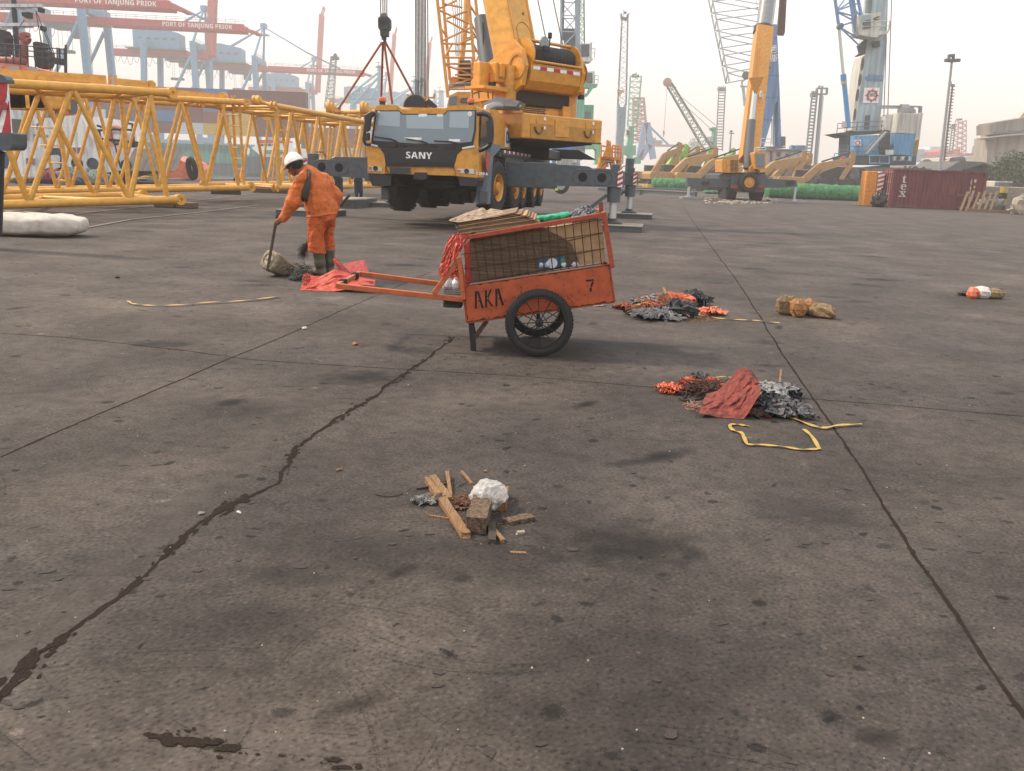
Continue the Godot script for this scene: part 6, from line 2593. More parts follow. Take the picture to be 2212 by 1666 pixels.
func build_boom_sections() -> void:
	var yel:=mat("boom_yellow","d9a244",0.42,0.0,"grime",0.8)
	var b:=at("R2",1545,985,24.2)
	var a:=at("D",0,442,21.2)
	var d:=at("R2",1470,42,24.2)
	var c:=at("R1",40,732,21.2)
	var away:=Vector3(-0.68,0,-0.73)*2.7
	var o:=boom_section("nearest yellow lattice boom section at the left edge, resting on a timber",a+(a-b)*0.5,b,c+(c-d)*0.5,d,away,[0.16,0.43,0.81],[0.26,0.59,0.93],0.108,0.07)
	# ladder inside it
	var m:=mb(o)
	m.tube(at("T5",705,430,25.6),at("T5",855,1570,25.6),0.055,0.055,8)
	part(m,"ladder_stile",yel,o)
	for q in [[255,568,700,600],[395,808,750,826],[512,1040,775,1045],[640,1258,795,1262],[755,1478,825,1484]]:
		m=mb(o)
		m.tube(at("T5",q[0],q[1],25.9),at("T5",q[2],q[3],25.6),0.022,0.022,6)
		part(m,"rung",yel,o)
	# link bars carried along its top chord
	m=mb(o)
	m.bar(at("R1",-60,640,21.4),at("R1",930,702,23.3),0.1,0.2)
	m.bar(at("R1",1010,716,23.4),at("R1",1300,742,23.9),0.09,0.15)
	part(m,"link_bar",yel,o)
	for q in [[958,662,12],[1008,662,12]]:
		m=mb(o)
		rect(m,"R1",q[0]-q[2]*0.6,q[1],q[0]+q[2]*0.6,748,23.35,0.1)
		part(m,"link_bracket",yel,o)
	m=mb(o)
	slab(m,"R1",[1285,768,1292,722,1310,708,1340,708,1362,728,1364,772],23.9,0.08)
	part(m,"link_bracket",yel,o)
	for q in [[178,690],[352,702]]:
		m=mb(o)
		slab(m,"R1",[q[0]-28,q[1],q[0]-22,q[1]-22,q[0],q[1]-30,q[0]+18,q[1]-22,q[0]+40,q[1]+6],22.0,0.07)
		part(m,"lifting_lug",yel,o)
	m=mb(o)
	for k in 5:
		m.box(at("T5",140+k*125,460,25.4),Vector3(0.9 if k % 2==0 else 0.5,0.55,0.4),0.03)
	m.bar(at("T5",80,500,25.3),at("T5",690,500,26.3),0.1,0.16)
	part(m,"walkway_box",yel,o)
	m=mb(o)
	rect(m,"R2",1480,968,1520,1000,24.06,0.03)
	part(m,"sticker",mat("crane_white","f2f0ec",0.6),o)
	m=mb(o)
	m.lathe(at("R1",438,762,21.99),Vector3.BACK,[Vector2(0,0.0),Vector2(0.06,0.0),Vector2(0.06,0.02),Vector2(0.0,0.02)],14)
	part(m,"round_sticker",mat("sticker_navy","3a4250",0.5),o)
	m=MB.new()
	var w0:=on_ground("R2",1400,1052)
	m.bar(on_ground("R2",1395,1050)+Vector3(0,0.09,0),on_ground("R2",1560,1058)+Vector3(0,0.09,0),0.5,0.17,Vector3.UP,0.02)
	m.bar(on_ground("R2",1570,1058)+Vector3(0,0.09,0),on_ground("R2",1728,1064)+Vector3(0,0.09,0),0.45,0.17,Vector3.UP,0.02)
	single(m,"timber_packer",mat("old_wood","7a6450",0.9,0.0,"wood",1.0),"weathered timber packer under the right end of the nearest boom section","timber",w0)

	var even:=func(n: int,off: float) -> Array:
		var out:=[]
		for k in n:
			out.append((k+off)/n)
		return out
	b=at("R2",2185,880,31.0)
	a=at("D",0,415,27.5)
	d=at("R2",2140,128,31.0)
	c=at("D",0,192,27.5)
	o=boom_section("second yellow lattice boom section with a ladder, ending left of the sweeper",a+(a-b)*0.2,b,c+(c-d)*0.2,d,Vector3(-0.3,0,-0.95)*2.6,even.call(6,0.05),even.call(6,0.6),0.1,0.056)
	m=mb(o)
	m.bar(at("R1",1550,815,30.4),at("R1",1990,858,31.0),0.1,0.16)
	m.lathe(at("R1",1970,858,30.95),Vector3.BACK,[Vector2(0,0),Vector2(0.17,0),Vector2(0.17,0.1),Vector2(0,0.1)],12)
	rect(m,"R1",2030,838,2040,872,31.0,0.06)
	rect(m,"R1",2060,838,2070,872,31.0,0.06)
	rect(m,"R1",2030,862,2070,874,31.0,0.06)
	part(m,"link_bar",yel,o)
	m=mb(o)
	m.tube(at("R2",2108,150,31.3),at("R2",2150,860,31.3),0.05,0.05,8)
	part(m,"ladder_stile",yel,o)
	for k in 7:
		m=mb(o)
		m.tube(at("R2",1930+k*32,232+k*97,31.6),at("R2",2112+k*6,238+k*97,31.3),0.02,0.02,6)
		part(m,"rung",yel,o)
	m=MB.new()
	m.bar(on_ground("R2",1860,935)+Vector3(0,0.1,0),on_ground("R2",2110,942)+Vector3(0,0.1,0),0.5,0.2)
	m.box(on_ground("R2",2092,942)+Vector3(0,0.35,0),Vector3(0.22,0.7,0.3),0.01)
	single(m,"steel_cradle",mat("machine_dark","23262a",0.6),"dark steel cradle under the right end of the second boom section","steel cradle",on_ground("R2",2000,942))

	a=at("V5",925,1632,31.0)
	c=at("V5",905,695,31.0)
	b=at("V5",1960,1612,40.0)
	d=at("V5",2010,893,40.0)
	o=boom_section("third yellow lattice boom section, running back from the sweeper to the black truck mirror",a,b+(b-a)*0.25,c,d+(d-c)*0.25,Vector3(-0.98,0,-0.2)*2.7,even.call(5,0.1),even.call(5,0.55),0.1,0.058)
	m=mb(o)
	m.tube(a.lerp(b,0.02),c.lerp(d,0.01),0.07,0.07,10)
	m.tube(at("V5",690,632,31.2),at("V5",880,690,31.0),0.06,0.06,8)
	m.lathe(at("V5",690,632,31.1),Vector3(1,0,0.2),[Vector2(0,0),Vector2(0.16,0),Vector2(0.16,0.14),Vector2(0,0.14)],14)
	m.lathe(at("V5",660,630,31.1),Vector3(1,0,0.2),[Vector2(0,0),Vector2(0.16,0),Vector2(0.16,0.08),Vector2(0,0.08)],14)
	part(m,"end_post",yel,o)
	for k in 6:
		m=mb(o)
		m.tube(at("V5",945+k*6,975+k*124,31.3),at("V5",1075-k*14,985+k*124,32.2),0.02,0.02,6)
		part(m,"rung",yel,o)
	m=MB.new()
	m.bar(on_ground("S1",20,505)+Vector3(0,0.1,0),on_ground("S1",375,516)+Vector3(0,0.1,0),0.4,0.2)
	single(m,"steel_bearer",mat("rusty_bearer","56403a",0.8,0.1),"rusty steel bearer on the ground under the third boom section's near end","steel beam",on_ground("S1",200,510))

	a=at("D",560,398,46.0)
	b=at("D",900,399,44.0)
	c=at("V5",700,800,46.0)
	d=at("D",900,238,44.0)
	o=boom_section("farthest yellow lattice boom section, hung by the orange red slings",a,b,c,d,Vector3(-0.06,0,-1)*2.6,even.call(7,0.1),even.call(7,0.55),0.1,0.058)
	for q in [[1510,712],[1900,718]]:
		m=mb(o)
		m.lathe(at("V5",q[0],q[1],44.6),Vector3(1,0,0.2),[Vector2(0,0),Vector2(0.3,0),Vector2(0.3,0.15),Vector2(0,0.15)],14)
		m.lathe(at("V5",q[0]+30,q[1]+4,44.6),Vector3(1,0,0.2),[Vector2(0,0),Vector2(0.26,0),Vector2(0.26,0.15),Vector2(0,0.15)],14)
		m.bar(at("V5",q[0]+20,q[1]+5,44.6),at("V5",q[0]+150,q[1]+30,44.8),0.12,0.2)
		part(m,"link_bar",yel,o)

	# white sack at the left edge
	m=MB.new()
	noise.seed=6
	noise.frequency=0.9
	var s:=on_ground("R2",180,1312)
	var rows:=[]
	for i in 17:
		var th:=PI*i/16.0
		var row:=[]
		for j in 32:
			var ph:=-TAU*j/32.0
			var q:=Vector3(signf(cos(ph))*pow(absf(cos(ph)),0.55),0,signf(sin(ph))*pow(absf(sin(ph)),0.6))*pow(sin(th),0.45)
			var y:=signf(cos(th))*pow(absf(cos(th)),0.6)
			var p:=Vector3(q.x*1.25,0.19+y*0.19,q.z*0.55)
			p+=Vector3(1,1,1)*noise.get_noise_3dv(p*2.0)*0.06
			p.y+=0.05*smoothstep(0.0,-1.0,q.x)
			p.y=maxf(p.y,0.0)
			row.append(s+p+Vector3(-0.35,0,-0.4))
		rows.append(row)
	m.sheet(rows,true)
	single(m,"float_pad",mat("dirty_white","b9b2a6",0.75,0.0,"grime",0.8),"dirty white rounded pad lying on the ground at the left edge","pad",s)
	# outrigger of a crane out of view
	o=thing("outrigger_jack","red and white outrigger end plate with grey jack at the left edge","outrigger",base_of("T5",-40,1500,13.0))
	m=mb(o)
	slab(m,"T5",[-300,150,0,148,45,170,75,215,80,250,82,300,95,500,128,880,-300,880],13.05,0.06)
	part(m,"end_plate",mat("crane_white"),o)
	m=mb(o)
	slab(m,"T5",[-300,145,0,143,48,166,80,212,84,250,-300,250],13.0,0.2)
	part(m,"plate_cap",mat("chassis_grey","4c5359",0.5,0.0,"grime",0.7),o)
	m=mb(o)
	slab(m,"T5",[-200,252,84,252,80,330,68,420,10,600,-20,700,-200,700],13.02,0.02)
	slab(m,"T5",[62,715,104,480,130,880,18,880],13.02,0.02)
	part(m,"red_stripes",mat("stripe_red","b53338",0.6),o)
	m=mb(o)
	m.lathe(at("T5",48,542,13.0),Vector3.BACK,[Vector2(0,0),Vector2(0.058,0),Vector2(0.058,0.02),Vector2(0.0,0.02)],14)
	part(m,"reflector",mat("tail_red","9c2f35",0.4),o)
	m=mb(o)
	slab(m,"T5",[-300,882,130,882,142,895,148,1030,140,1070,110,1098,-300,1100],12.9,0.4)
	part(m,"jack_housing",mat("chassis_grey"),o)
	m=mb(o)
	m.tube(at("T5",-135,1095,13.1),at("T5",-165,2150,13.1),0.2,0.2,14)
	part(m,"jack_leg",mat("machine_dark"),o)

func build_rough_terrain() -> void:
	# hook block with its slings,hanging from a boom out of view
	var d:=43.0
	var dark:=mat("hook_dark","3b3d40",0.6,0.1,"grime",1.0)
	var o:=thing("hook_block","black crane hook block hanging by thin ropes above the boom sections","hook block",at("R3",1393,250,d))
	var m:=mb(o)
	slab(m,"R3",[1338,160,1350,150,1362,143,1420,143,1436,152,1446,165,1447,225,1440,258,1350,258,1340,240],d,0.5)
	slab(m,"R3",[1355,258,1432,258,1428,318,1360,316],d+0.05,0.4)
	part(m,"block_body",dark,o)
	for k in 4:
		m=mb(o)
		m.lathe(at("R3",1372+k*14,185,d+0.25),Vector3(1,0,0),[Vector2(0,-0.03),Vector2(0.34,-0.03),Vector2(0.30,0.0),Vector2(0.34,0.03),Vector2(0,0.03)],20)
		part(m,"sheave",mat("block_grey","686b6e",0.5,0.3),o)
	m=mb(o)
	m.path([at("R3",1393,315,d+0.25),at("R3",1393,345,d+0.25),at("R3",1404,372,d+0.25),at("R3",1400,395,d+0.25),at("R3",1386,395,d+0.25),at("R3",1378,372,d+0.25)],0.07,8)
	m.tube(at("R3",1393,318,d+0.25),at("R3",1393,350,d+0.25),0.12,0.12,10)
	part(m,"hook",dark,o)
	for x in [[1364,1362],[1385,1380],[1401,1400],[1417,1420]]:
		m=mb(o)
		m.tube(at("R3",x[0],150,d+0.25),at("R3",x[1],-160,d+0.25),0.028,0.028,6)
		part(m,"rope",mat("rope_grey","6a6562",0.7),o)
	var k2:=0
	for q in [[1375,372,990,962,43.6],[1383,385,1368,880,45.8],[1396,385,1466,916,43.8],[1408,375,1690,905,44.2]]:
		var s:=thing("lifting_sling","orange red lifting sling below the hook block, %s" % ["leftmost one reaching far left","steep one second from the left","steep one second from the right","rightmost one reaching the ropes"][k2],"sling",at("R3",q[0],q[1],d+0.2),0.0,"slings under the hook block")
		m=mb(s)
		m.tube(at("R3",q[0],q[1],d+0.2),at("R3",q[2],q[3],q[4]),0.055,0.055,8)
		part(m,"webbing",mat("sling_red","a2563f",0.8,0.0,"fine",2.0),s)
		k2+=1

	# rope bundle and its block behind the truck cab
	d=36.0
	o=thing("rope_block","bundle of vertical hoist ropes running into a yellow sheave block behind the cab","hoist ropes",at("R3",1730,930,d))
	var yel:=mat("crane_yellow","d8a038",0.42,0.0,"grime",0.7)
	for k in 9:
		m=mb(o)
		var x:=1668.0+k*12.6 if k<8 else 1776.0
		m.tube(at("R3",x+6,880,d),at("R3",x+2,-160,d),0.022,0.022,5)
		part(m,"rope",mat("rope_dark","4a4746",0.7),o)
	m=mb(o)
	slab(m,"R3",[1715,880,1760,880,1800,935,1800,975,1715,975],d-0.4,0.6)
	m.bar(at("R3",1600,858,d),at("R3",1840,862,d),0.08,0.06)
	rod(m,"R3",1603,830,1606,880,d,0.05)
	rod(m,"R3",1838,828,1830,870,d,0.05)
	part(m,"block_frame",yel,o)
	m=mb(o)
	slab(m,"R3",[1760,895,1790,870,1858,930,1845,962,1790,935],d-0.6,0.3)
	part(m,"sheave_guard",mat("machine_dark"),o)
	m=mb(o)
	m.lathe(at("R3",1668,940,d-0.5),Vector3.BACK,[Vector2(0,0),Vector2(0.42,0),Vector2(0.46,0.05),Vector2(0.42,0.12),Vector2(0,0.12)],18)
	part(m,"sheave",mat("machine_dark"),o)

	# lattice boom crane behind
	d=47.0
	o=thing("lattice_boom_crane","yellow crawler crane with an upright lattice boom behind the truck cab","crawler crane",base_of("R4",1100,900,d))
	var boom:=mat("boom_orange","cf9245",0.5,0.0,"grime",0.5)
	for q in [[885,-40,975,780],[1138,-40,1208,760],[932,-40,990,640],[1192,-40,1270,700]]:
		m=mb(o)
		var back:=1.6 if q[0]==932 or q[0]==1192 else 0.0
		m.tube(at("R4",q[0],q[1],d+back),at("R4",q[2],q[3],d+back),0.085,0.085,10)
		part(m,"boom_chord",boom,o)
	for q in [[900,70,1040,5],[900,80,1155,195],[915,225,965,290],[925,330,1170,215],[965,150,1175,70],[965,165,1150,265],[940,470,1010,350],[935,350,1180,352],[935,462,1190,462],[945,510,1190,515],[950,520,1200,610],[960,700,1210,615],[965,715,1215,712],[1150,40,1200,120],[1160,180,1215,290],[1170,250,1220,330],[1175,350,1240,470],[1190,520,1240,410],[985,410,1225,408],[1050,360,1160,310],[1160,310,1210,290],[940,30,1090,60],[1010,620,1200,640],[1160,620,1235,560]]:
		m=mb(o)
		m.tube(at("R4",q[0],q[1],d+0.1),at("R4",q[2],q[3],d+0.5),0.05,0.05,8,false)
		part(m,"boom_lacing",boom,o)
	m=mb(o)
	rod(m,"R4",1128,-60,1118,180,d+2.4,0.16,d+2.2,10)
	rod(m,"R4",1118,180,1085,500,d+2.2,0.14,d+2.0,10)
	m.bar(at("R4",1080,320,d+2.2),at("R4",1160,300,d+2.2),0.1,0.1)
	part(m,"mast",boom,o)
	m=mb(o)
	for k in 5:
		rod(m,"R4",1005+k*20,-60,1040+k*10,450,d+2.6,0.018,-1,4)
	part(m,"pendant_rope",mat("rope_dark"),o)
	m=mb(o)
	m.tube(at("R4",1066,572,d+0.9),at("R4",1156,572,d+0.9),0.55,0.55,18)
	part(m,"winch_drum",mat("drum_black","2a2929",0.6,0.0,"fine",2.0),o)
	m=mb(o)
	for x in [1058,1163]:
		m.lathe(at("R4",x,572,d+0.9),Vector3(1,0,0),[Vector2(0,0),Vector2(0.68,0),Vector2(0.68,0.08),Vector2(0,0.08)],18)
	m.bar(at("R4",1030,548,d+0.2),at("R4",1165,548,d+0.2),0.08,0.08)
	m.bar(at("R4",1030,600,d+0.2),at("R4",1165,600,d+0.2),0.08,0.08)
	rect(m,"R4",985,620,1240,680,d+1.4,1.6)
	part(m,"winch_frame",boom,o)
	m=mb(o)
	slab(m,"R4",[968,850,985,768,1050,735,1240,735,1258,760,1258,900,968,900],d-2.5,2.0)
	part(m,"operator_cab",yel,o)
	m=mb(o)
	slab(m,"R4",[980,845,990,780,1045,765,1042,840],d-2.6,0.1)
	part(m,"cab_window",mat("cab_window_grey","626e78",0.12,0.0,""),o)
	m=mb(o)
	slab(m,"R4",[1070,820,1080,785,1205,782,1215,815,1200,825],d-2.6,0.1)
	part(m,"cab_window",mat("dark_glass"),o)
	m=mb(o)
	railing(m,[at("R4",985,730,d-2.4),at("R4",1240,718,d-2.4)],0.32,0.03,0.6)
	part(m,"cab_rail",mat("exhaust_grey","85868a",0.5,0.2),o)
	m=mb(o)
	slab(m,"R4",[900,900,1300,900,1300,1010,900,1010],d-1.5,3.0)
	rect(m,"R4",870,1010,960,1180,d-2.0,5.0)
	rect(m,"R4",1230,1010,1320,1180,d-2.0,5.0)
	part(m,"undercarriage",mat("machine_dark"),o)

func on_plane(o: Node3D,view: String,x: float,y: float,zl: float) -> Vector2:
	var q:=sheet_point(view,x,y)
	var r:=cam_basis*Vector3((q.x-1106.0)/FOCAL,(833.0-q.y)/FOCAL,-1.0)
	var inv:=o.transform.affine_inverse()
	var e:=inv*EYE
	var dv:=inv.basis*r
	var t:=(zl-e.z)/dv.z
	return Vector2(e.x+dv.x*t,e.y+dv.y*t)

# an outline on the crane's own front plane,thick metres towards its rear
func face(m: MB,o: Node3D,view: String,flat: Array,zl: float,thick: float) -> void:
	var poly:=[]
	for i in range(0,flat.size(),2):
		poly.append(on_plane(o,view,flat[i],flat[i+1],zl))
	m.prism(poly,Vector3(0,0,zl-thick),Vector3.RIGHT,Vector3.UP,thick)

func build_mobile_crane() -> void:
	var o:=thing("mobile_crane","large yellow telescopic crane truck on extended outriggers in the middle of the yard","mobile crane",Vector3(-2.15,0,-21.3),deg_to_rad(-9.4))
	var yel:=mat("crane_yellow","d8a038",0.42,0.0,"grime",0.7)
	yel.clearcoat_enabled=true
	yel.clearcoat=0.3
	var grey:=mat("chassis_grey","4c5359",0.5,0.0,"grime",0.7)
	var black:=mat("cab_black","1b1d1f",0.4,0.0,"grime",0.8)
	var dark:=mat("machine_dark","23262a",0.6)
	var tyre:=mat("tyre_black","2a2928",0.85,0.0,"fine",2.0)
	var white:=mat("crane_white","f2f0ec",0.6)
	var m:=MB.new()
	face(m,o,"R5",[400,400,428,150,445,126,480,118,590,124,618,152,925,152,948,126,1130,120,1148,140,1152,300,1154,420,1158,640,1000,620,500,605,380,600,378,415],0.0,1.7)
	part(m,"cab_shell",yel,o)
	m=MB.new()
	face(m,o,"R5",[436,158,598,158,625,182,920,182,942,158,1146,155,1140,300,1122,405,1045,425,470,425,405,392],0.03,0.04)
	part(m,"windscreen_frame",black,o)
	var screen:=mat("screen_blue","788790",0.08,0.0,"")
	m=MB.new()
	face(m,o,"R5",[445,165,596,165,622,190,922,190,945,165,1136,162,1130,300,1112,380,960,395,700,392,540,380,418,372],0.045,0.02)
	var screen_part:=part(m,"windscreen",screen,o)
	for q in [[462,168,608,168,605,275,452,262],[652,192,912,192,915,292,655,286],[960,172,1098,170,1092,285,955,280]]:
		m=MB.new()
		face(m,o,"R5",q,0.049,0.003)
		part(m,"sun_blind",mat("blind_grey","9aaab2",0.15,0.0,""),screen_part)
	for q in [[738,183,798,203],[868,184,912,204],[452,162,464,174],[952,362,1032,380],[640,350,760,368]]:
		m=MB.new()
		face(m,o,"R5",[q[0],q[1],q[2],q[1],q[2],q[3],q[0],q[3]],0.052,0.003)
		part(m,"windscreen_paper",white,screen_part)
	m=MB.new()
	var pd:=on_plane(o,"R5",1101,184,0.05)
	m.lathe(Vector3(pd.x,pd.y,0.05),Vector3.BACK,[Vector2(0.055,0),Vector2(0.055,0.005),Vector2(0,0.005)],16)
	part(m,"round_sticker",white,screen_part)
	m=MB.new()
	face(m,o,"R5",[470,428,1048,428,1010,468,990,540,988,560,508,552,498,468],0.05,0.2)
	part(m,"grille_panel",black,o)
	for k in 3:
		m=MB.new()
		face(m,o,"R5",[515,518+k*10,982,522+k*10,982,527+k*10,515,523+k*10],0.07,0.03)
		part(m,"grille_bar",dark,o)
	var pt:=on_plane(o,"R5",740,477,0.06)
	lettering("SANY",0.15,o,white,Transform3D(Basis(),Vector3(pt.x,pt.y,0.06)),"lettering","Droid Sans",true,1.2)
	m=MB.new()
	face(m,o,"R5",[378,412,470,432,496,470,506,545,500,606,380,600],0.04,0.1)
	part(m,"cheek_panel",yel,o)
	m=MB.new()
	face(m,o,"R5",[1050,438,1140,418,1157,424,1160,636,1002,622,990,550,1012,470],0.04,0.1)
	part(m,"cheek_panel",yel,o)
	m=MB.new()
	face(m,o,"R5",[500,552,988,560,1002,624,1160,632,1166,650,1150,690,1080,698,700,695,590,690,560,650,542,630,384,606,410,640,412,690,520,700,548,660],0.06,0.5)
	part(m,"bumper",black,o)
	m=MB.new()
	face(m,o,"R5",[385,604,545,618,545,690,412,690,388,640],0.05,0.6)
	part(m,"bumper_corner",black,o)
	m=MB.new()
	face(m,o,"R5",[1020,626,1165,636,1152,695,1030,690],0.05,0.6)
	part(m,"bumper_corner",black,o)
	m=MB.new()
	face(m,o,"R5",[710,595,790,597,800,640,760,650,700,640],0.1,0.12)
	part(m,"tow_hook",dark,o)
	m=MB.new()
	face(m,o,"R5",[535,560,680,563,680,606,535,604],0.068,0.02)
	part(m,"number_plate",mat("plate_dark","303436",0.5),o)
	for q in [[382,548,482,560,480,590,384,585,435,568],[1010,572,1130,570,1132,608,1015,600,1078,588]]:
		m=MB.new()
		face(m,o,"R5",[q[0],q[1],q[2],q[3],q[4],q[5],q[6],q[7]],0.065,0.05)
		var hl:=part(m,"headlight",mat("lamp_silver","b8b6b2",0.2,0.4,""),o)
		m=MB.new()
		var c:=on_plane(o,"R5",q[8],q[9],0.066)
		m.lathe(Vector3(c.x,c.y,0.066),Vector3.BACK,[Vector2(0.058,0),Vector2(0.058,0.012),Vector2(0.045,0.012),Vector2(0.03,0.002),Vector2(0,0.002)],18)
		part(m,"lens",mat("lens_dark","25292c",0.1,0.2,""),hl)
		m=MB.new()
		face(m,o,"R5",[q[0]+2,q[1]+6,q[0]+26,q[1]+8,q[0]+28,q[7]-4,q[0]+4,q[7]-6],0.069,0.02)
		part(m,"indicator",mat("indicator_amber","b5683a",0.3),hl)
	for q in [[388,392,448,404,450,418,384,404],[1048,418,1132,406,1134,418,1046,434]]:
		m=MB.new()
		face(m,o,"R5",q,0.07,0.05)
		part(m,"daytime_lamp",mat("lamp_clear","d5d9da",0.2,0.0,""),o)
	for q in [[430,346,545,362,642,412],[645,358,762,378,858,420],[850,375,960,380,1068,408]]:
		m=MB.new()
		var w0:=on_plane(o,"R5",q[0],q[1],0.06)
		var w1:=on_plane(o,"R5",q[2],q[3],0.06)
		var w2:=on_plane(o,"R5",q[4],q[5],0.06)
		m.bar(Vector3(w0.x,w0.y,0.075),Vector3(w1.x,w1.y,0.08),0.02,0.03)
		m.bar(Vector3(w1.x,w1.y,0.08),Vector3(w2.x,w2.y,0.09),0.03,0.04)
		m.bar(Vector3(w0.x,w0.y,0.065),Vector3(w1.x*0.6+w2.x*0.4,w1.y*0.8+w2.y*0.2,0.065),0.012,0.02)
		part(m,"wiper",dark,o)
	for q in [[508,398,582,420],[918,408,992,430]]:
		m=MB.new()
		face(m,o,"R5",[q[0],q[1],q[2],q[1]+2,q[2],q[3],q[0],q[3]-2],0.075,0.03)
		part(m,"front_camera",dark,o)
	# mirrors
	m=MB.new()
	var mp:=[]
	for q in [[440,205],[425,180],[400,178],[372,200],[366,250],[358,320],[352,370],[372,400],[400,398]]:
		var w:=on_plane(o,"R5",q[0],q[1],0.25)
		mp.append(Vector3(w.x,w.y,0.25))
	m.path(curve(mp,4),0.035,8)
	part(m,"mirror_arm",black,o)
	m=MB.new()
	face(m,o,"R5",[362,195,400,170,428,175,398,215,388,300,358,310],0.32,0.12)
	face(m,o,"R5",[345,322,386,318,384,368,350,375],0.32,0.12)
	part(m,"mirror",black,o)
	m=MB.new()
	mp=[]
	for q in [[1152,185],[1190,182],[1238,200],[1252,240],[1256,330],[1240,400],[1200,430],[1165,442]]:
		var w:=on_plane(o,"R5",q[0],q[1],0.1)
		mp.append(Vector3(w.x,w.y,0.1))
	m.path(curve(mp,4),0.05,8)
	part(m,"mirror_arm",black,o)
	m=MB.new()
	face(m,o,"R5",[1215,235,1250,225,1256,385,1222,390],0.2,0.12)
	part(m,"mirror",black,o)
	# side of the cab: window,door line,emblem
	var right:=0.0
	for q in [[1160,300]]:
		right=on_plane(o,"R5",q[0],q[1],0.0).x
	var sw:=right+0.012
	m=MB.new()
	m.quad(Vector3(sw,1.95,-0.15),Vector3(sw,1.95,-1.35),Vector3(sw,2.78,-1.35),Vector3(sw,2.78,-0.3))
	part(m,"side_window",mat("dark_glass","39424a",0.2,0.0,""),o)
	m=MB.new()
	m.box(Vector3(sw,1.3,-1.5),Vector3(0.02,0.9,0.01))
	m.box(Vector3(sw+0.02,1.55,-1.1),Vector3(0.03,0.1,0.2),0.01)
	part(m,"door_handle",dark,o)
	m=MB.new()
	for k in 20:
		var an:=TAU*k/20.0
		m.tri_out(Vector3(sw+0.115,1.62,-0.62),Vector3(sw+0.115,1.62+sin(an)*0.24,-0.62+cos(an)*0.24),Vector3(sw+0.115,1.62+sin(an+TAU/20)*0.24,-0.62+cos(an+TAU/20)*0.24),Vector3.RIGHT)
	part(m,"door_emblem",mat("emblem_red","b5452f",0.6),o)
	pt=on_plane(o,"R5",1186,606,0.06)
	lettering("T 250 A",0.06,o,white,Transform3D(Basis(),Vector3(pt.x,pt.y,0.06)))
	# beacons on the cab roof
	for q in [[484,112],[1108,122]]:
		m=MB.new()
		var w:=on_plane(o,"R5",q[0],q[1],-0.3)
		m.tube(Vector3(w.x,w.y-0.02,-0.3),Vector3(w.x,w.y+0.05,-0.3),0.07,0.07,14)
		var bc:=part(m,"beacon",dark,o)
		m=MB.new()
		m.lathe(Vector3(w.x,w.y+0.05,-0.3),Vector3.UP,[Vector2(0.085,0),Vector2(0.09,0.03),Vector2(0.08,0.08),Vector2(0.04,0.105),Vector2(0,0.11)],16)
		part(m,"dome",mat("beacon_orange","c4562c",0.25,0.0,""),bc)
	# chassis
	m=MB.new()
	m.box(Vector3(0,1.45,-6.6),Vector3(2.2,0.75,9.4),0.03)
	m.box(Vector3(0,1.82,-6.9),Vector3(2.62,0.12,9.6),0.02)
	part(m,"chassis_frame",grey,o)
	m=MB.new()
	m.box(Vector3(0.0,1.3,-1.6),Vector3(1.3,0.5,1.6),0.05)
	m.box(Vector3(0.1,1.05,-0.9),Vector3(0.8,0.25,0.6),0.05)
	m.tube(Vector3(-1.0,1.0,-1.7),Vector3(1.0,1.0,-1.7),0.12,0.12,10)
	part(m,"front_axle",mat("axle_black","131416",0.8,0.0,""),o)
	for s in [-1.0,1.0]:
		m=MB.new()
		m.box(Vector3(s*1.22,0.78,-0.5),Vector3(0.2,0.3,0.16),0.02)
		part(m,"step",grey,o)
	# fender behind the cab's right corner
	m=MB.new()
	m.prism([Vector2(-0.45,0.62),Vector2(-1.1,0.62),Vector2(-1.12,1.1),Vector2(-1.3,1.75),Vector2(-2.3,1.98),Vector2(-2.3,2.05),Vector2(-1.0,2.05),Vector2(-0.8,1.5)],Vector3(right+0.12,0,0),Vector3(0,0,1),Vector3.UP,0.25)
	part(m,"fender",mat("fender_blue","64727c",0.45,0.0,"grime",0.7),o)
	m=MB.new()
	m.box(Vector3(right-0.05,1.86,-5.2),Vector3(0.5,0.14,6.0),0.02)
	m.box(Vector3(right-0.05,1.6,-4.4),Vector3(0.4,0.5,3.0),0.03)
	m.box(Vector3(right-0.05,1.55,-7.6),Vector3(0.4,0.5,2.0),0.03)
	part(m,"side_locker",mat("locker_dark","3a3d3f",0.5,0.0,"grime",0.8),o)
	for k in 16:
		m=MB.new()
		m.box(Vector3(right+0.2,1.9,-2.4-k*0.34),Vector3(0.012,0.07,0.17))
		part(m,"reflective_tape",white if k % 2==0 else mat("stripe_red","b53338",0.6),o)
	# wheels
	var w_at:=[-1.75,-4.35,-5.75,-7.9,-9.4]
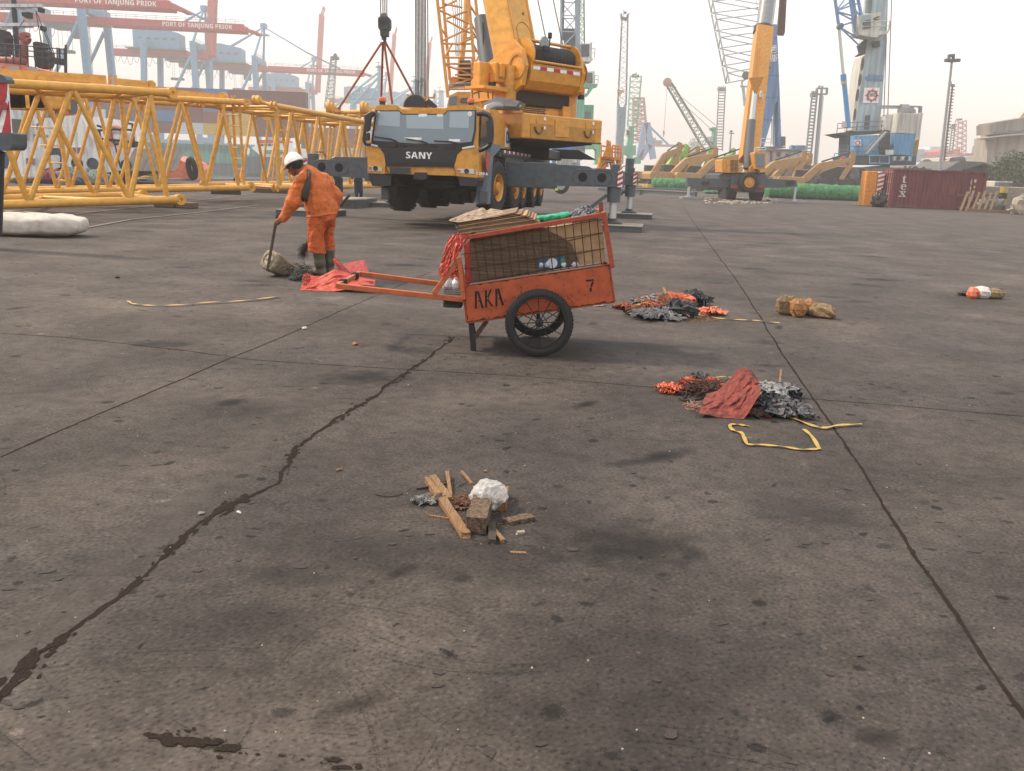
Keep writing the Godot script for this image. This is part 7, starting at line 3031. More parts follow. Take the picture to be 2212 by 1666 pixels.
	for i in 5:
		for s in [-1.0,1.0]:
			m=MB.new()
			var steer:=0.16 if i==0 else (0.10 if i==1 else 0.0)
			m.t=Transform3D(Basis(Vector3.UP,-steer),Vector3(s*1.16,1.0,w_at[i]))
			m.lathe(Vector3(-s*0.21,0,0),Vector3(s,0,0),[Vector2(0.0,0),Vector2(0.56,0.0),Vector2(0.65,0.035),Vector2(0.68,0.09),Vector2(0.68,0.33),Vector2(0.65,0.385),Vector2(0.56,0.42),Vector2(0.34,0.40)],36)
			for k in 30:
				var an:=TAU*k/30.0
				m.box(Vector3(0,cos(an)*0.678,sin(an)*0.678),Vector3(0.40,0.022,0.05),0.0,Basis(Vector3.RIGHT,an))
			var ty:=part(m,"tyre",tyre,o)
			var rim:=MB.new()
			rim.t=m.t
			rim.lathe(Vector3(s*0.19,0,0),Vector3(s,0,0),[Vector2(0.345,0),Vector2(0.34,0.02),Vector2(0.31,-0.02),Vector2(0.27,-0.12),Vector2(0.15,-0.1),Vector2(0.14,0.0),Vector2(0.12,0.04),Vector2(0,0.05)],28)
			part(rim,"rim",yel,ty)
			rim=MB.new()
			rim.t=m.t
			for k in 10:
				var an:=TAU*k/10.0
				rim.tube(Vector3(s*0.1,cos(an)*0.2,sin(an)*0.2),Vector3(s*0.14,cos(an)*0.2,sin(an)*0.2),0.018,0.018,6)
			part(rim,"wheel_nut",dark,ty)
	# outriggers
	for q in [[-3.2,4.2],[-10.8,4.3]]:
		for s in [-1.0,1.0]:
			m=MB.new()
			m.box(Vector3(s*1.75,1.34,q[0]),Vector3(1.7,0.66,0.52),0.02)
			part(m,"outrigger_box",grey,o)
			m=MB.new()
			m.prism([Vector2(2.3,1.08),Vector2(q[1]+0.22,1.12),Vector2(q[1]+0.22,1.52),Vector2(q[1]-0.55,1.54),Vector2(q[1]-0.75,1.62),Vector2(2.3,1.64)],Vector3(0,0,q[0]-(0.22 if s>0 else -0.22)),Vector3(s,0,0),Vector3.UP,0.44)
			var beam:=part(m,"outrigger_beam",grey,o)
			for x in [q[1]-0.85,q[1]-0.35]:
				m=MB.new()
				m.tube(Vector3(s*x,1.34,q[0]+0.20),Vector3(s*x,1.34,q[0]+0.226),0.12,0.12,20)
				part(m,"beam_hole",mat("hole_black","141516",0.9,0.0,""),beam)
			m=MB.new()
			var loop:=[]
			for k in 24:
				var an:=TAU*k/24.0
				loop.append(Vector3(s*(q[1]-0.6+(0.28*signf(cos(an))+0.24*cos(an))),1.34+0.19*sin(an),q[0]+0.222))
			loop.append(loop[0])
			m.path(loop,0.012,6)
			for x in [q[1]-1.5,q[1]-1.8]:
				part(m,"pressed_rib",grey,beam)
				m=MB.new()
				m.bar(Vector3(s*x,1.22,q[0]+0.222),Vector3(s*(x+0.12),1.48,q[0]+0.222),0.015,0.03)
			part(m,"pressed_rib",grey,beam)
			m=MB.new()
			m.box(Vector3(s*(q[1]+0.13),1.32,q[0]+0.225),Vector3(0.13,0.40,0.012))
			var plate:=part(m,"warning_plate",white,beam)
			m=MB.new()
			for k in 3:
				m.prism([Vector2(-0.064,-0.19+k*0.14),Vector2(0.064,-0.12+k*0.14),Vector2(0.064,-0.05+k*0.14),Vector2(-0.064,-0.12+k*0.14)],Vector3(s*(q[1]+0.13),1.32,q[0]+0.232),Vector3.RIGHT,Vector3.UP,0.006)
			part(m,"red_stripes",mat("stripe_red"),beam)
			m=MB.new()
			m.box(Vector3(s*(q[1]-0.02),1.60,q[0]),Vector3(0.22,0.2,0.3),0.02)
			m.path([Vector3(s*(q[1]-0.4),1.62,q[0]),Vector3(s*(q[1]-0.3),1.74,q[0]),Vector3(s*(q[1]-0.1),1.74,q[0])],0.02,6)
			if q[0]<-5.0:
				m.tube(Vector3(s*(q[1]-0.1),1.5,q[0]),Vector3(s*(q[1]-0.1),2.0,q[0]),0.15,0.15,14)
			part(m,"jack_head",grey,o)
			m=MB.new()
			m.tube(Vector3(s*(q[1]-0.02),0.72,q[0]),Vector3(s*(q[1]-0.02),1.14,q[0]),0.17,0.19,16)
			part(m,"jack_housing",grey,o)
			m=MB.new()
			m.tube(Vector3(s*(q[1]-0.02),0.24,q[0]),Vector3(s*(q[1]-0.02),0.74,q[0]),0.10,0.10,16)
			part(m,"jack_piston",mat("chrome_grey","b9bcbd",0.3,0.5,""),o)
			m=MB.new()
			m.lathe(Vector3(s*(q[1]-0.02),0.165,q[0]),Vector3.UP,[Vector2(0,0),Vector2(0.28,0),Vector2(0.26,0.04),Vector2(0.13,0.1),Vector2(0.11,0.14),Vector2(0,0.14)],20)
			part(m,"jack_foot",dark,o)
			m=MB.new()
			m.bar(Vector3(s*(q[1]-0.2),0.9,q[0]),Vector3(s*(q[1]-0.62),0.55,q[0]),0.05,0.09)
			part(m,"foot_bracket",grey,o)
	# grey fuel deck between the outriggers on the far side
	m=MB.new()
	m.box(Vector3(0.7,1.98,-8.6),Vector3(2.4,0.3,3.2),0.03)
	m.prism([Vector2(1.0,1.9),Vector2(3.1,1.9),Vector2(2.5,2.2),Vector2(1.6,2.2)],Vector3(0,0,-10.4),Vector3.RIGHT,Vector3.UP,0.5)
	part(m,"deck_box",dark,o)
	# yellow housing behind the cab
	m=MB.new()
	m.prism([Vector2(-1.9,2.0),Vector2(-4.3,2.0),Vector2(-4.3,2.62),Vector2(-3.2,2.72),Vector2(-2.3,2.9),Vector2(-1.9,2.9)],Vector3(right+0.003,0,0),Vector3(0,0,1),Vector3.UP,right+1.2)
	part(m,"deck_housing",yel,o)
	m=MB.new()
	var sp:=Vector3(right+0.012,2.3,-3.75)
	m.box(sp,Vector3(0.016,0.5,0.62))
	var board:=part(m,"company_sign",white,o)
	m=MB.new()
	for k in 16:
		var an:=TAU*k/16.0
		m.tube(sp+Vector3(0.012,sin(an)*0.15,0.14+cos(an)*0.13),sp+Vector3(0.012,sin(an+TAU/16)*0.15,0.14+cos(an+TAU/16)*0.13),0.022,0.022,5,false)
	part(m,"sign_ring",mat("sign_blue","2a5a8c",0.6),board)
	m=MB.new()
	for q in [[0.11,0.09],[0.0,0.05],[-0.1,0.09]]:
		m.box(sp+Vector3(0.012,q[0],-0.14),Vector3(0.008,q[1]*0.8,0.28))
	part(m,"sign_print",mat("sign_black","3a3434",0.6),board)
	m=MB.new()
	m.path([Vector3(0.75,2.72,-2.7),Vector3(0.8,2.98,-2.75),Vector3(0.95,3.06,-2.9),Vector3(1.2,3.08,-3.2),Vector3(1.5,3.1,-3.5)],0.11,12)
	part(m,"exhaust_pipe",mat("exhaust_steel","9a9a98",0.35,0.6),o)
	m=MB.new()
	m.prism([Vector2(0.6,3.12),Vector2(1.0,3.3),Vector2(1.6,3.2),Vector2(1.5,3.06),Vector2(0.9,3.08)],Vector3(0,0,-4.0),Vector3.RIGHT,Vector3.UP,1.0)
	part(m,"exhaust_cover",mat("exhaust_grey","85868a",0.5,0.2),o)

	# ---- upper works,slewed so that the counterweight swings to the right ----
	var n:=Vector3(0.68,0,0.733).normalized()
	var e:=Vector3.UP.cross(n)
	var sup:=o.transform.affine_inverse()*Transform3D(Basis(e,Vector3.UP,n),Vector3(-1.0,0,-27.9))
	var sb:=func() -> MB:
		var q:=MB.new()
		q.t=sup
		return q
	m=sb.call()
	m.tube(Vector3(0,1.8,0),Vector3(0,2.2,0),1.1,1.1,32)
	m.prism([Vector2(-1.0,2.1),Vector2(0.8,2.1),Vector2(3.0,2.25),Vector2(3.0,2.3),Vector2(-1.0,2.3)],Vector3(1.4,0,0),Vector3(0,0,1),Vector3.UP,2.8)
	part(m,"turntable",dark,o)
	m=sb.call()
	m.box(Vector3(0,2.62,2.4),Vector3(3.16,0.66,1.6),0.03)
	var cw:=part(m,"counterweight",yel,o)
	m=sb.call()
	m.box(Vector3(0,2.5,3.205),Vector3(2.6,0.4,0.03),0.008)
	part(m,"weight_slab",mat("weight_ochre","b5802f",0.5,0.0,"grime",0.7),cw)
	m=sb.call()
	m.box(Vector3(-0.1,2.62,3.225),Vector3(0.55,0.46,0.03),0.008)
	part(m,"weight_key",yel,cw)
	for x in [-1.0,0.95]:
		m=sb.call()
		var pts:=[]
		for k in 9:
			var an:=PI+PI*k/8.0
			pts.append(Vector3(x+cos(an)*0.14,2.62+sin(an)*0.17,3.235))
		m.path(pts,0.035,8)
		part(m,"lifting_eye",mat("eye_brown","7b5a2a",0.6),cw)
		m=sb.call()
		m.lathe(Vector3(x,2.78,3.20),Vector3.BACK,[Vector2(0.1,0),Vector2(0.1,0.02),Vector2(0,0.025)],16)
		part(m,"weight_pin",yel,cw)
		for y in [2.84,2.60]:
			m=sb.call()
			m.box(Vector3(x+0.22,y,3.215),Vector3(0.07,0.08,0.02))
			part(m,"warning_label",white,cw)
	m=sb.call()
	m.box(Vector3(1.59,2.62,2.4),Vector3(0.012,0.62,1.5))
	part(m,"hazard_end",mat("hazard_yellow","caa14a",0.6),cw)
	m=sb.call()
	for k in 5:
		m.prism([Vector2(-0.75,2.34+k*0.13),Vector2(0.75,2.28+k*0.13),Vector2(0.75,2.34+k*0.13),Vector2(-0.75,2.40+k*0.13)],Vector3(1.6,0,2.4),Vector3(0,0,1),Vector3.UP,-0.01)
	part(m,"hazard_stripes",mat("black_paint","1d1f22",0.6),cw)
	# body behind the weights
	m=sb.call()
	m.box(Vector3(0.0,3.2,1.6),Vector3(2.3,0.8,1.4),0.04)
	m.box(Vector3(0.95,3.12,2.2),Vector3(0.5,0.36,0.5),0.02)
	m.box(Vector3(-1.0,2.7,-0.4),Vector3(0.6,1.0,2.4),0.05)
	part(m,"body",yel,o)
	m=sb.call()
	for r in 5:
		for k in 7:
			m.box(Vector3(-0.75+k*0.13+(r % 2)*0.06,3.0+r*0.05,2.31),Vector3(0.09,0.025,0.03))
	part(m,"vent_slots",dark,o)
	for x in [-1.28,1.12]:
		m=sb.call()
		m.tube(Vector3(x,2.9,2.3),Vector3(x,3.72,2.3),0.185,0.185,18)
		part(m,"ballast_cylinder",mat("column_ochre","bf8730",0.5,0.0,"grime",1.0),o)
		m=sb.call()
		m.tube(Vector3(x,3.7,2.3),Vector3(x,4.2,2.3),0.2,0.2,18)
		part(m,"cylinder_cap",yel,o)
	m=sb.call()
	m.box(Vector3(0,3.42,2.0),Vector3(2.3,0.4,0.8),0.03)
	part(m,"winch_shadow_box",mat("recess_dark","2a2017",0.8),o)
	# winch with its rounded guard
	m=sb.call()
	var prof:=[Vector2(2.0,4.34),Vector2(2.0,3.85),Vector2(2.12,3.66),Vector2(2.32,3.58),Vector2(2.56,3.64),Vector2(2.76,3.85),Vector2(2.8,4.1),Vector2(2.8,4.3),Vector2(2.76,4.3),Vector2(2.7,4.0),Vector2(2.4,3.7),Vector2(2.1,3.8),Vector2(2.06,4.34)]
	m.prism(prof,Vector3(1.02,0,0),Vector3(0,0,1),Vector3.UP,2.0)
	part(m,"winch_guard",yel,o)
	m=sb.call()
	m.tube(Vector3(-0.84,4.52,2.4),Vector3(0.84,4.52,2.4),0.30,0.30,28)
	for k in 28:
		m.lathe(Vector3(-0.8+k*0.057,4.52,2.4),Vector3.RIGHT,[Vector2(0.3,0),Vector2(0.318,0.014),Vector2(0.318,0.03),Vector2(0.3,0.044)],28)
	part(m,"winch_drum",mat("drum_black","2a2929",0.6,0.0,"fine",2.0),o)
	for x in [-0.94,0.88]:
		m=sb.call()
		m.lathe(Vector3(x,4.5,2.4),Vector3.RIGHT,[Vector2(0,0),Vector2(0.46,0.0),Vector2(0.46,0.05),Vector2(0,0.05)],26)
		part(m,"drum_flange",yel,o)
	m=sb.call()
	m.tube(Vector3(-0.9,4.34,2.86),Vector3(0.95,4.34,2.86),0.035,0.035,8)
	m.tube(Vector3(-0.9,4.93,2.4),Vector3(0.95,4.93,2.4),0.045,0.045,8)
	part(m,"guard_rail",yel,o)
	for k in 7:
		m=sb.call()
		m.box(Vector3(-0.78+k*0.26,4.18,2.812),Vector3(0.255,0.09,0.014))
		part(m,"reflective_tape",white if k % 2==0 else mat("stripe_red"),o)
	# side frames that hold boom foot and winch
	for x in [-1.12,1.0]:
		m=sb.call()
		m.prism([Vector2(0.6,3.3),Vector2(2.2,3.4),Vector2(2.75,3.7),Vector2(2.85,4.2),Vector2(2.7,4.6),Vector2(2.3,4.9),Vector2(1.9,4.6),Vector2(1.2,4.3),Vector2(0.6,3.9)],Vector3(x,0,0),Vector3(0,0,1),Vector3.UP,-0.14 if x>0 else 0.14)
		part(m,"side_frame",yel,o)
		m=sb.call()
		m.lathe(Vector3(x+(0.15 if x>0 else -0.15),4.2,2.55),Vector3(signf(x),0,0),[Vector2(0.34,0),Vector2(0.34,0.02),Vector2(0.27,0.02),Vector2(0.27,0.0)],24)
		part(m,"frame_ring",mat("weight_ochre"),o)
	m=sb.call()
	m.box(Vector3(-1.5,4.0,2.05),Vector3(0.62,0.5,0.5),0.02)
	m.box(Vector3(-1.62,4.05,2.34),Vector3(0.16,0.36,0.1),0.02)
	m.prism([Vector2(-2.3,3.55),Vector2(-1.2,3.5),Vector2(-1.2,3.62),Vector2(-2.3,3.62)],Vector3(0,0,1.6),Vector3.RIGHT,Vector3.UP,0.8)
	m.box(Vector3(-1.9,3.9,1.9),Vector3(0.5,0.7,0.3),0.02)
	part(m,"valve_housing",yel,o)
	for q in [[-1.75,3.63,2.1],[1.45,3.55,2.4]]:
		m=sb.call()
		m.tube(Vector3(q[0],q[1],q[2]),Vector3(q[0],q[1]+0.12,q[2]),0.1,0.1,14)
		var bc:=part(m,"beacon",dark,o)
		m=sb.call()
		m.tube(Vector3(q[0],q[1]+0.12,q[2]),Vector3(q[0],q[1]+0.34,q[2]),0.1,0.09,16)
		part(m,"dome",mat("beacon_orange","c4562c",0.25,0.0,""),bc)
	m=mb(o)
	for q in [[1165,692,1335,655],[1335,655,1345,700],[1170,752,1330,706],[1165,690,1172,800],[1215,690,1225,790],[1285,668,1300,790],[1330,706,1335,790]]:
		rod(m,"R4",q[0],q[1],q[2],q[3],25.4,0.022,-1,8)
	part(m,"hand_rail",mat("exhaust_grey"),o)
	# camera and horn cluster by the boom foot
	m=sb.call()
	m.tube(Vector3(-0.5,4.85,2.75),Vector3(-0.5,4.85,2.8),0.17,0.17,18)
	part(m,"mirror_dish",mat("dish_grey","8a9298",0.3,0.2),o)
	m=sb.call()
	m.box(Vector3(-0.5,4.7,2.86),Vector3(0.2,0.14,0.12),0.02)
	m.box(Vector3(-0.22,5.08,2.7),Vector3(0.1,0.16,0.1),0.02)
	m.tube(Vector3(-0.22,4.8,2.7),Vector3(-0.22,5.05,2.7),0.02,0.02,6)
	part(m,"rear_camera",dark,o)
	# boom
	var luff:=deg_to_rad(71.0)
	var bx:=Vector3(0,sin(luff),-cos(luff))
	var by:=Vector3(0,cos(luff),sin(luff))
	m=sb.call()
	var sec:=[Vector2(-0.41,0.5),Vector2(-0.44,0.44),Vector2(-0.44,-0.3),Vector2(-0.34,-0.5),Vector2(-0.15,-0.58),Vector2(0.15,-0.58),Vector2(0.34,-0.5),Vector2(0.44,-0.3),Vector2(0.44,0.44),Vector2(0.41,0.5)]
	var foot:=Vector3(-0.66,3.9,2.0)
	m.prism(sec,foot,Vector3.RIGHT,by,9.0*signf(Vector3.RIGHT.cross(by).dot(bx)))
	var bm:=part(m,"boom_section",mat("boom_tan","d29a3e",0.4,0.0,"grime",0.5),o)
	m=sb.call()
	for x in [-0.36,0.36]:
		m.bar(foot+Vector3(x,0,0)+by*0.51,foot+Vector3(x,0,0)+by*0.51+bx*9.0,0.06,0.025,by)
	m.bar(foot+Vector3(-0.33,0,0)+by*0.54+bx*2.55,foot+Vector3(0.33,0,0)+by*0.54+bx*2.55,0.05,0.05,by)
	part(m,"boom_rib",yel,bm)
	m=sb.call()
	var hatch:=[]
	for k in 13:
		var an:=PI*k/12.0
		hatch.append(foot+by*0.505+bx*(1.15+0.3*sin(an))+Vector3(cos(an)*0.26+0.02,0,0))
	hatch.append(foot+by*0.505+bx*0.75+Vector3(-0.24,0,0))
	hatch.append(foot+by*0.505+bx*0.75+Vector3(0.28,0,0))
	hatch.append(hatch[0])
	m.path(hatch,0.012,5)
	part(m,"hatch_seam",mat("weight_ochre"),bm)
	m=sb.call()
	m.tube(foot+by*0.5+bx*1.7+Vector3(0.12,0,0),foot+by*0.515+bx*1.7+Vector3(0.12,0,0),0.045,0.045,14)
	part(m,"boom_port",mat("eye_brown","7b5a2a",0.6),bm)
	for q in [[-0.1,4.84,2.3,0.35,9.0],[0.55,4.84,2.3,0.95,9.0]]:
		m=sb.call()
		m.tube(Vector3(q[0]+0.2,q[1],q[2]),foot+bx*9.0+by*0.75+Vector3(q[3],0,0),0.016,0.016,6)
		part(m,"hoist_rope",mat("rope_grey","6a6562",0.7),o)
	# luffing cylinder on the far left of the boom
	m=mb(o)
	m.tube(at("R4",1248,152,28.4),at("R4",1330,800,27.2),0.24,0.26,20)
	m.lathe(at("R4",1248,150,28.4),Vector3(-0.05,1,0),[Vector2(0.24,0.0),Vector2(0.18,0.06),Vector2(0.0,0.08)],20)
	part(m,"luffing_cylinder",mat("cyl_grey","54585c",0.45,0.1,""),o)
	m=mb(o)
	m.path([at("R4",1252,180,28.0),at("R4",1262,400,27.7),at("R4",1275,560,27.4),at("R4",1280,700,27.1)],0.03,6)
	part(m,"hydraulic_hose",dark,o)

	# steel mats under the jacks,and a stack of mats at the left
	var lab:={"-11": "steel mat under the left front jack","-12": "steel mat under the left rear jack","11": "steel mat under the right front jack, behind the cart","12": "steel mat under the right rear jack"}
	var rim2:=mat("mat_grey","7d786f",0.8,0.1,"grime",0.8)
	for q in [[-3.2,4.2,1],[-10.8,4.3,2]]:
		for s in [-1,1]:
			var t:=thing("steel_mat",lab["%d%d" % [s,q[2]]],"steel mat",o.transform*Vector3(s*(q[1]+0.05),0,q[0]),deg_to_rad(-9.4),"steel mats under the crane's jacks")
			m=MB.new()
			m.box(Vector3(0,0.15,0),Vector3(1.5,0.03,1.5),0.005)
			part(m,"plate",rim2,t)
			m=MB.new()
			for x in [-0.72,0.72]:
				m.box(Vector3(x,0.066,0),Vector3(0.05,0.13,1.46))
			for z in [-0.7,0.0,0.7]:
				m.box(Vector3(0,0.066,z),Vector3(1.38,0.13,0.04))
			part(m,"frame",mat("mat_side","54565a",0.7,0.1,"grime",0.8),t)
	var k3:=0
	for q in [[920,668,1060,668],[1060,665,1185,660],[1190,655,1282,645]]:
		var a:=on_ground("S1",q[0],q[1])
		var b:=on_ground("S1",q[2],q[3])
		var t:=thing("steel_mat","thick grey steel mat on the ground left of the crane's front wheel, %s" % ["nearest the sweeper","middle one","farthest right"][k3],"steel mat",a,0.0,"loose steel mats left of the crane")
		m=mb(t)
		var back:=Vector3(-1.0,0,-2.2)
		m.prism([Vector2(0,0),Vector2((b-a).length()*0.97,0),Vector2((b-a).length()*0.97+back.x,2.2),Vector2(back.x,2.2)],a+Vector3(0,0.27,0),(b-a).normalized(),(b-a).normalized().cross(Vector3.DOWN),0.03)
		part(m,"plate",mat("mat_top","a09a8d",0.8,0.0,"grime",0.8),t)
		m=mb(t)
		for f in [0.01,0.96]:
			m.bar(a.lerp(b,f)+Vector3(0,0.13,0),a.lerp(b,f)+back+Vector3(0,0.13,0),0.04,0.26)
		m.bar(a+Vector3(0,0.02,0.01),b.lerp(a,0.04)+Vector3(0,0.02,0.01),0.1,0.03)
		m.bar(a+Vector3(0,0.135,-0.03),b.lerp(a,0.04)+Vector3(0,0.135,-0.03),0.03,0.26)
		part(m,"frame",mat("mat_side","54565a",0.7,0.1,"grime",0.8),t)
		k3+=1

# cloth hung between an upper and a lower traced line
func drape(m: MB,view: String,upper: Array,lower: Array,d0: float,d1: float,fold: float,seed_: int,n := 26,freq := 7.0,floor_ := true) -> void:
	var up:=[]
	var lo:=[]
	for i in range(0,upper.size(),2):
		up.append(Vector3(upper[i],upper[i+1],0))
	for i in range(0,lower.size(),2):
		lo.append(Vector3(lower[i],lower[i+1],0))
	noise.seed=seed_
	noise.frequency=1.0
	var cu:=Curve3D.new()
	var cl:=Curve3D.new()
	for p in up:
		cu.add_point(p)
	for p in lo:
		cl.add_point(p)
	var rows:=[]
	for i in n:
		var row:=[]
		var f:=float(i)/(n-1)
		for j in n:
			var g:=float(j)/(n-1)
			var a:=cu.sample_baked(g*cu.get_baked_length())
			var b:=cl.sample_baked(g*cl.get_baked_length())
			var q:=a.lerp(b,f)
			var p:=at(view,q.x,q.y,lerpf(d0,d1,f))
			var s:=(absf(noise.get_noise_2d(g*freq*0.6+f*freq*0.5,f*freq*0.45-g*freq*0.2))-0.2)*2.0+0.35*absf(noise.get_noise_2d(g*freq*1.7+9.0,f*freq*1.6))
			p+=Vector3(0.25,0.35,1.0)*fold*s*(0.35+0.65*sin(PI*clampf(f,0.05,0.95)))
			p+=Vector3(1,1,1)*fold*0.12*noise.get_noise_2d(g*13.0,f*13.0)
			if floor_:
				p.y=maxf(p.y,0.004+0.004*absf(noise.get_noise_2d(g*30.0,f*30.0)))
			row.append(p)
		rows.append(row)
	m.sheet(rows)

func build_cart() -> void:
	var d:=6.85
	var e:=7.60
	var o:=thing("handcart","orange steel rubbish handcart lettered AKA 7 with two big wheels","handcart",base_of("S3",1210,1585,7.2))
	var orange:=mat("cart_orange","a84a22",0.6,0.0,"grime",1.2)
	var rail:=mat("rail_orange","9c4024",0.6,0.0,"grime",2.2)
	var handle:=mat("handle_orange","b0582f",0.55,0.0,"grime",2.0)
	var wire:=mat("rusty_wire","54301f",0.9,0.2,"fine",6.0)
	var rust:=mat("rust_dark","45291c",0.95,0.0,"fine",5.0)
	var tyre:=mat("cart_tyre","262524",0.85,0.0,"fine",3.0)
	var steel:=mat("spoke_black","2b2827",0.7,0.3,"fine",3.0)
	var m:=mb(o)
	var quad:=[385,910,1955,680,2015,1085,430,1310]
	slab(m,"S3",quad,d,0.018)
	part(m,"side_panel",orange,o)
	m=mb(o)
	slab(m,"S3",quad,e-0.02,0.018)
	part(m,"side_panel",orange,o)
	var back:=Vector3(0,0,-(e-d))
	for q in [[385,910,430,1310,"front_panel"],[1955,680,2015,1085,"tail_panel"],[430,1308,2015,1083,"floor_panel"]]:
		m=mb(o)
		var a:=at("S3",q[0],q[1],d+0.018)
		var b:=at("S3",q[2],q[3],d+0.018)
		var u:=(b-a).normalized()
		m.bar(a.lerp(b,0.5)+Vector3(0,0,-0.002),a.lerp(b,0.5)+back+Vector3(0,0,0.02),0.016,a.distance_to(b)-0.004,u)
		part(m,q[4],orange,o)
	# ragged rust along the panel edges
	noise.frequency=1.0
	noise.seed=19
	for q in [[388,915,1953,686,15.0,1],[432,1303,2013,1080,20.0,-1],[392,915,436,1305,14.0,2],[1950,684,2010,1083,10.0,-2]]:
		m=mb(o)
		var poly:=[]
		for k in 60:
			poly.append(lerpf(q[0],q[2],k/59.0))
			poly.append(lerpf(q[1],q[3],k/59.0))
		for k in 60:
			var f:=(59-k)/59.0
			var w: float=q[4]*maxf(0.08,0.55+1.1*noise.get_noise_2d(f*22.0,q[4])+0.7*noise.get_noise_2d(f*70.0,q[4]))
			poly.append(lerpf(q[0],q[2],f)+(w*signf(q[5]) if absf(q[5])==2 else 0.0))
			poly.append(lerpf(q[1],q[3],f)+(w*q[5] if absf(q[5])==1 else 0.0))
		slab(m,"S3",poly,d-0.0015,0.001)
		part(m,"rust_edge",rust,o)
	m=mb(o)
	rng.seed=71
	for k in 130:
		var f:=rng.randf()
		var g:=pow(rng.randf(),0.6)
		var x:=lerpf(lerpf(400,1940,f),lerpf(445,2000,f),g)
		var y:=lerpf(lerpf(910,690,f),lerpf(1300,1080,f),g)
		var w:=rng.randf_range(2,6)
		var h:=w*rng.randf_range(1.0,5.0)
		slab(m,"S3",[x-w,y,x,y-h*0.5,x+w*0.7,y-h*0.2,x+w,y+h*0.4,x+w*0.2,y+h,x-w*0.6,y+h*0.6],d-0.001,0.0008)
	stuff(part(m,"rust_spots",mat("rust_brown","5e3020",0.95,0.0,"fine",5.0),o))
	# frame
	for z in [d,e]:
		for q in [[462,388,1918,143,0.034,0.03],[1898,140,1990,720,0.036,0.03],[345,600,412,930,0.03,0.03]]:
			m=mb(o)
			m.bar(at("S3",q[0],q[1],z),at("S3",q[2],q[3],z),q[5],q[4],Vector3.UP if q[4]==0.034 else Vector3.RIGHT,0.003)
			part(m,"frame_rail",rail,o)
	for q in [[470,392],[1905,142]]:
		m=mb(o)
		m.bar(at("S3",q[0],q[1],d),at("S3",q[0],q[1],d)+back,0.03,0.03,Vector3.UP,0.003)
		part(m,"frame_rail",rail,o)
	for z in [d+0.012,e]:
		for k in 16:
			m=mb(o)
			var x:=510.0+k*87.8
			var top:=lerpf(395,185,(x-475)/1400.0)
			var bx:=x+62-k*1.2
			m.path([at("S3",x,top,z),at("S3",x+24,lerpf(top,880,0.4),z+0.004*(k % 2)),at("S3",bx,895-(bx-400)*0.1465,z)],0.0042,6)
			part(m,"mesh_wire",wire,o)
		for q in [[370,575,1888,342],[388,732,1905,512],[398,890,1935,664],[470,432,1875,200]]:
			m=mb(o)
			m.tube(at("S3",q[0],q[1],z+0.005),at("S3",q[2],q[3],z+0.005),0.0032,0.0042,6)
			part(m,"mesh_wire",wire,o)
	# shafts
	for q in [["S2",318,556,1140,645,6.9,6.86],["S2",462,476,1015,546,7.62,7.6],["S2",318,556,462,476,6.9,7.62],["S3",75,995,338,640,6.86,6.86],["S3",345,600,395,1060,6.84,6.84]]:
		m=mb(o)
		m.bar(at(q[0],q[1],q[2],q[5]),at(q[0],q[3],q[4],q[6]),0.035,0.042,Vector3.UP,0.004)
		part(m,"shaft",handle,o)
	for f in [0.18,0.72]:
		m=mb(o)
		var c:=at("S2",318,556,6.9).lerp(at("S2",462,476,7.62),f)
		var dv:=(at("S2",462,476,7.62)-at("S2",318,556,6.9)).normalized()
		for k in 5:
			m.bar(c+dv*(k*0.016),c+dv*(k*0.016+0.015),0.052+0.004*(k % 2),0.058-0.004*(k % 2),Vector3.UP,0.012)
		part(m,"cloth_wrap",mat("wrap_navy","24252c",0.9,0.0,"fine",5.0),o)
	# prop leg
	for z in [6.9,7.55]:
		m=mb(o)
		var a:=at("S3",478,1305,z)
		var b:=at("S3",505,1512,z)
		m.bar(a,Vector3(b.x,0.0,b.z),0.035,0.045,Vector3.RIGHT,0.003)
		part(m,"prop_leg",steel,o)
		m=mb(o)
		m.bar(at("S3",645,1285,z),at("S3",510,1470,z),0.03,0.035,Vector3.RIGHT,0.003)
		part(m,"leg_brace",mat("brace_rust","5a3a2c",0.8,0.0,"patch",3.0),o)
	# wheels
	var c0:=at("S3",1210,1223,d-0.09)
	c0.y=0.268
	for z in [0.0,-0.86]:
		var c:=c0+Vector3(0,0,z)
		m=mb(o)
		var prof:=[]
		for k in 11:
			var an:=PI*(k/10.0)-PI*0.5
			prof.append(Vector2(0.222+0.044*cos(an),0.029*sin(an)))
		prof.push_front(Vector2(0.205,-0.022))
		prof.append(Vector2(0.205,0.022))
		m.lathe(c,Vector3.BACK,prof,56)
		for k in 56:
			var an:=TAU*k/56.0
			for s in [-1.0,1.0]:
				var dv:=Vector3(cos(an),sin(an),0)
				var dv2:=Vector3(cos(an+0.07),sin(an+0.07),0)
				m.bar(c+dv*0.266+Vector3(0,0,s*0.002),c+dv2*0.257+Vector3(0,0,s*0.022),0.007,0.006,dv)
		var ty:=part(m,"wheel",tyre,o)
		m=mb(o)
		m.lathe(c,Vector3.BACK,[Vector2(0.212,-0.02),Vector2(0.212,0.02),Vector2(0.200,0.024),Vector2(0.196,0.012),Vector2(0.192,0.0),Vector2(0.196,-0.012),Vector2(0.200,-0.024),Vector2(0.212,-0.02)],48)
		part(m,"rim",steel,ty)
		for k in 12:
			m=mb(o)
			var an:=TAU*(k+0.15)/12.0
			m.tube(c+Vector3(cos(an)*0.024,sin(an)*0.024,0.018*(1 if k % 2 else -1)),c+Vector3(cos(an)*0.196,sin(an)*0.196,0),0.0042,0.0042,6)
			part(m,"spoke",steel,ty)
		m=mb(o)
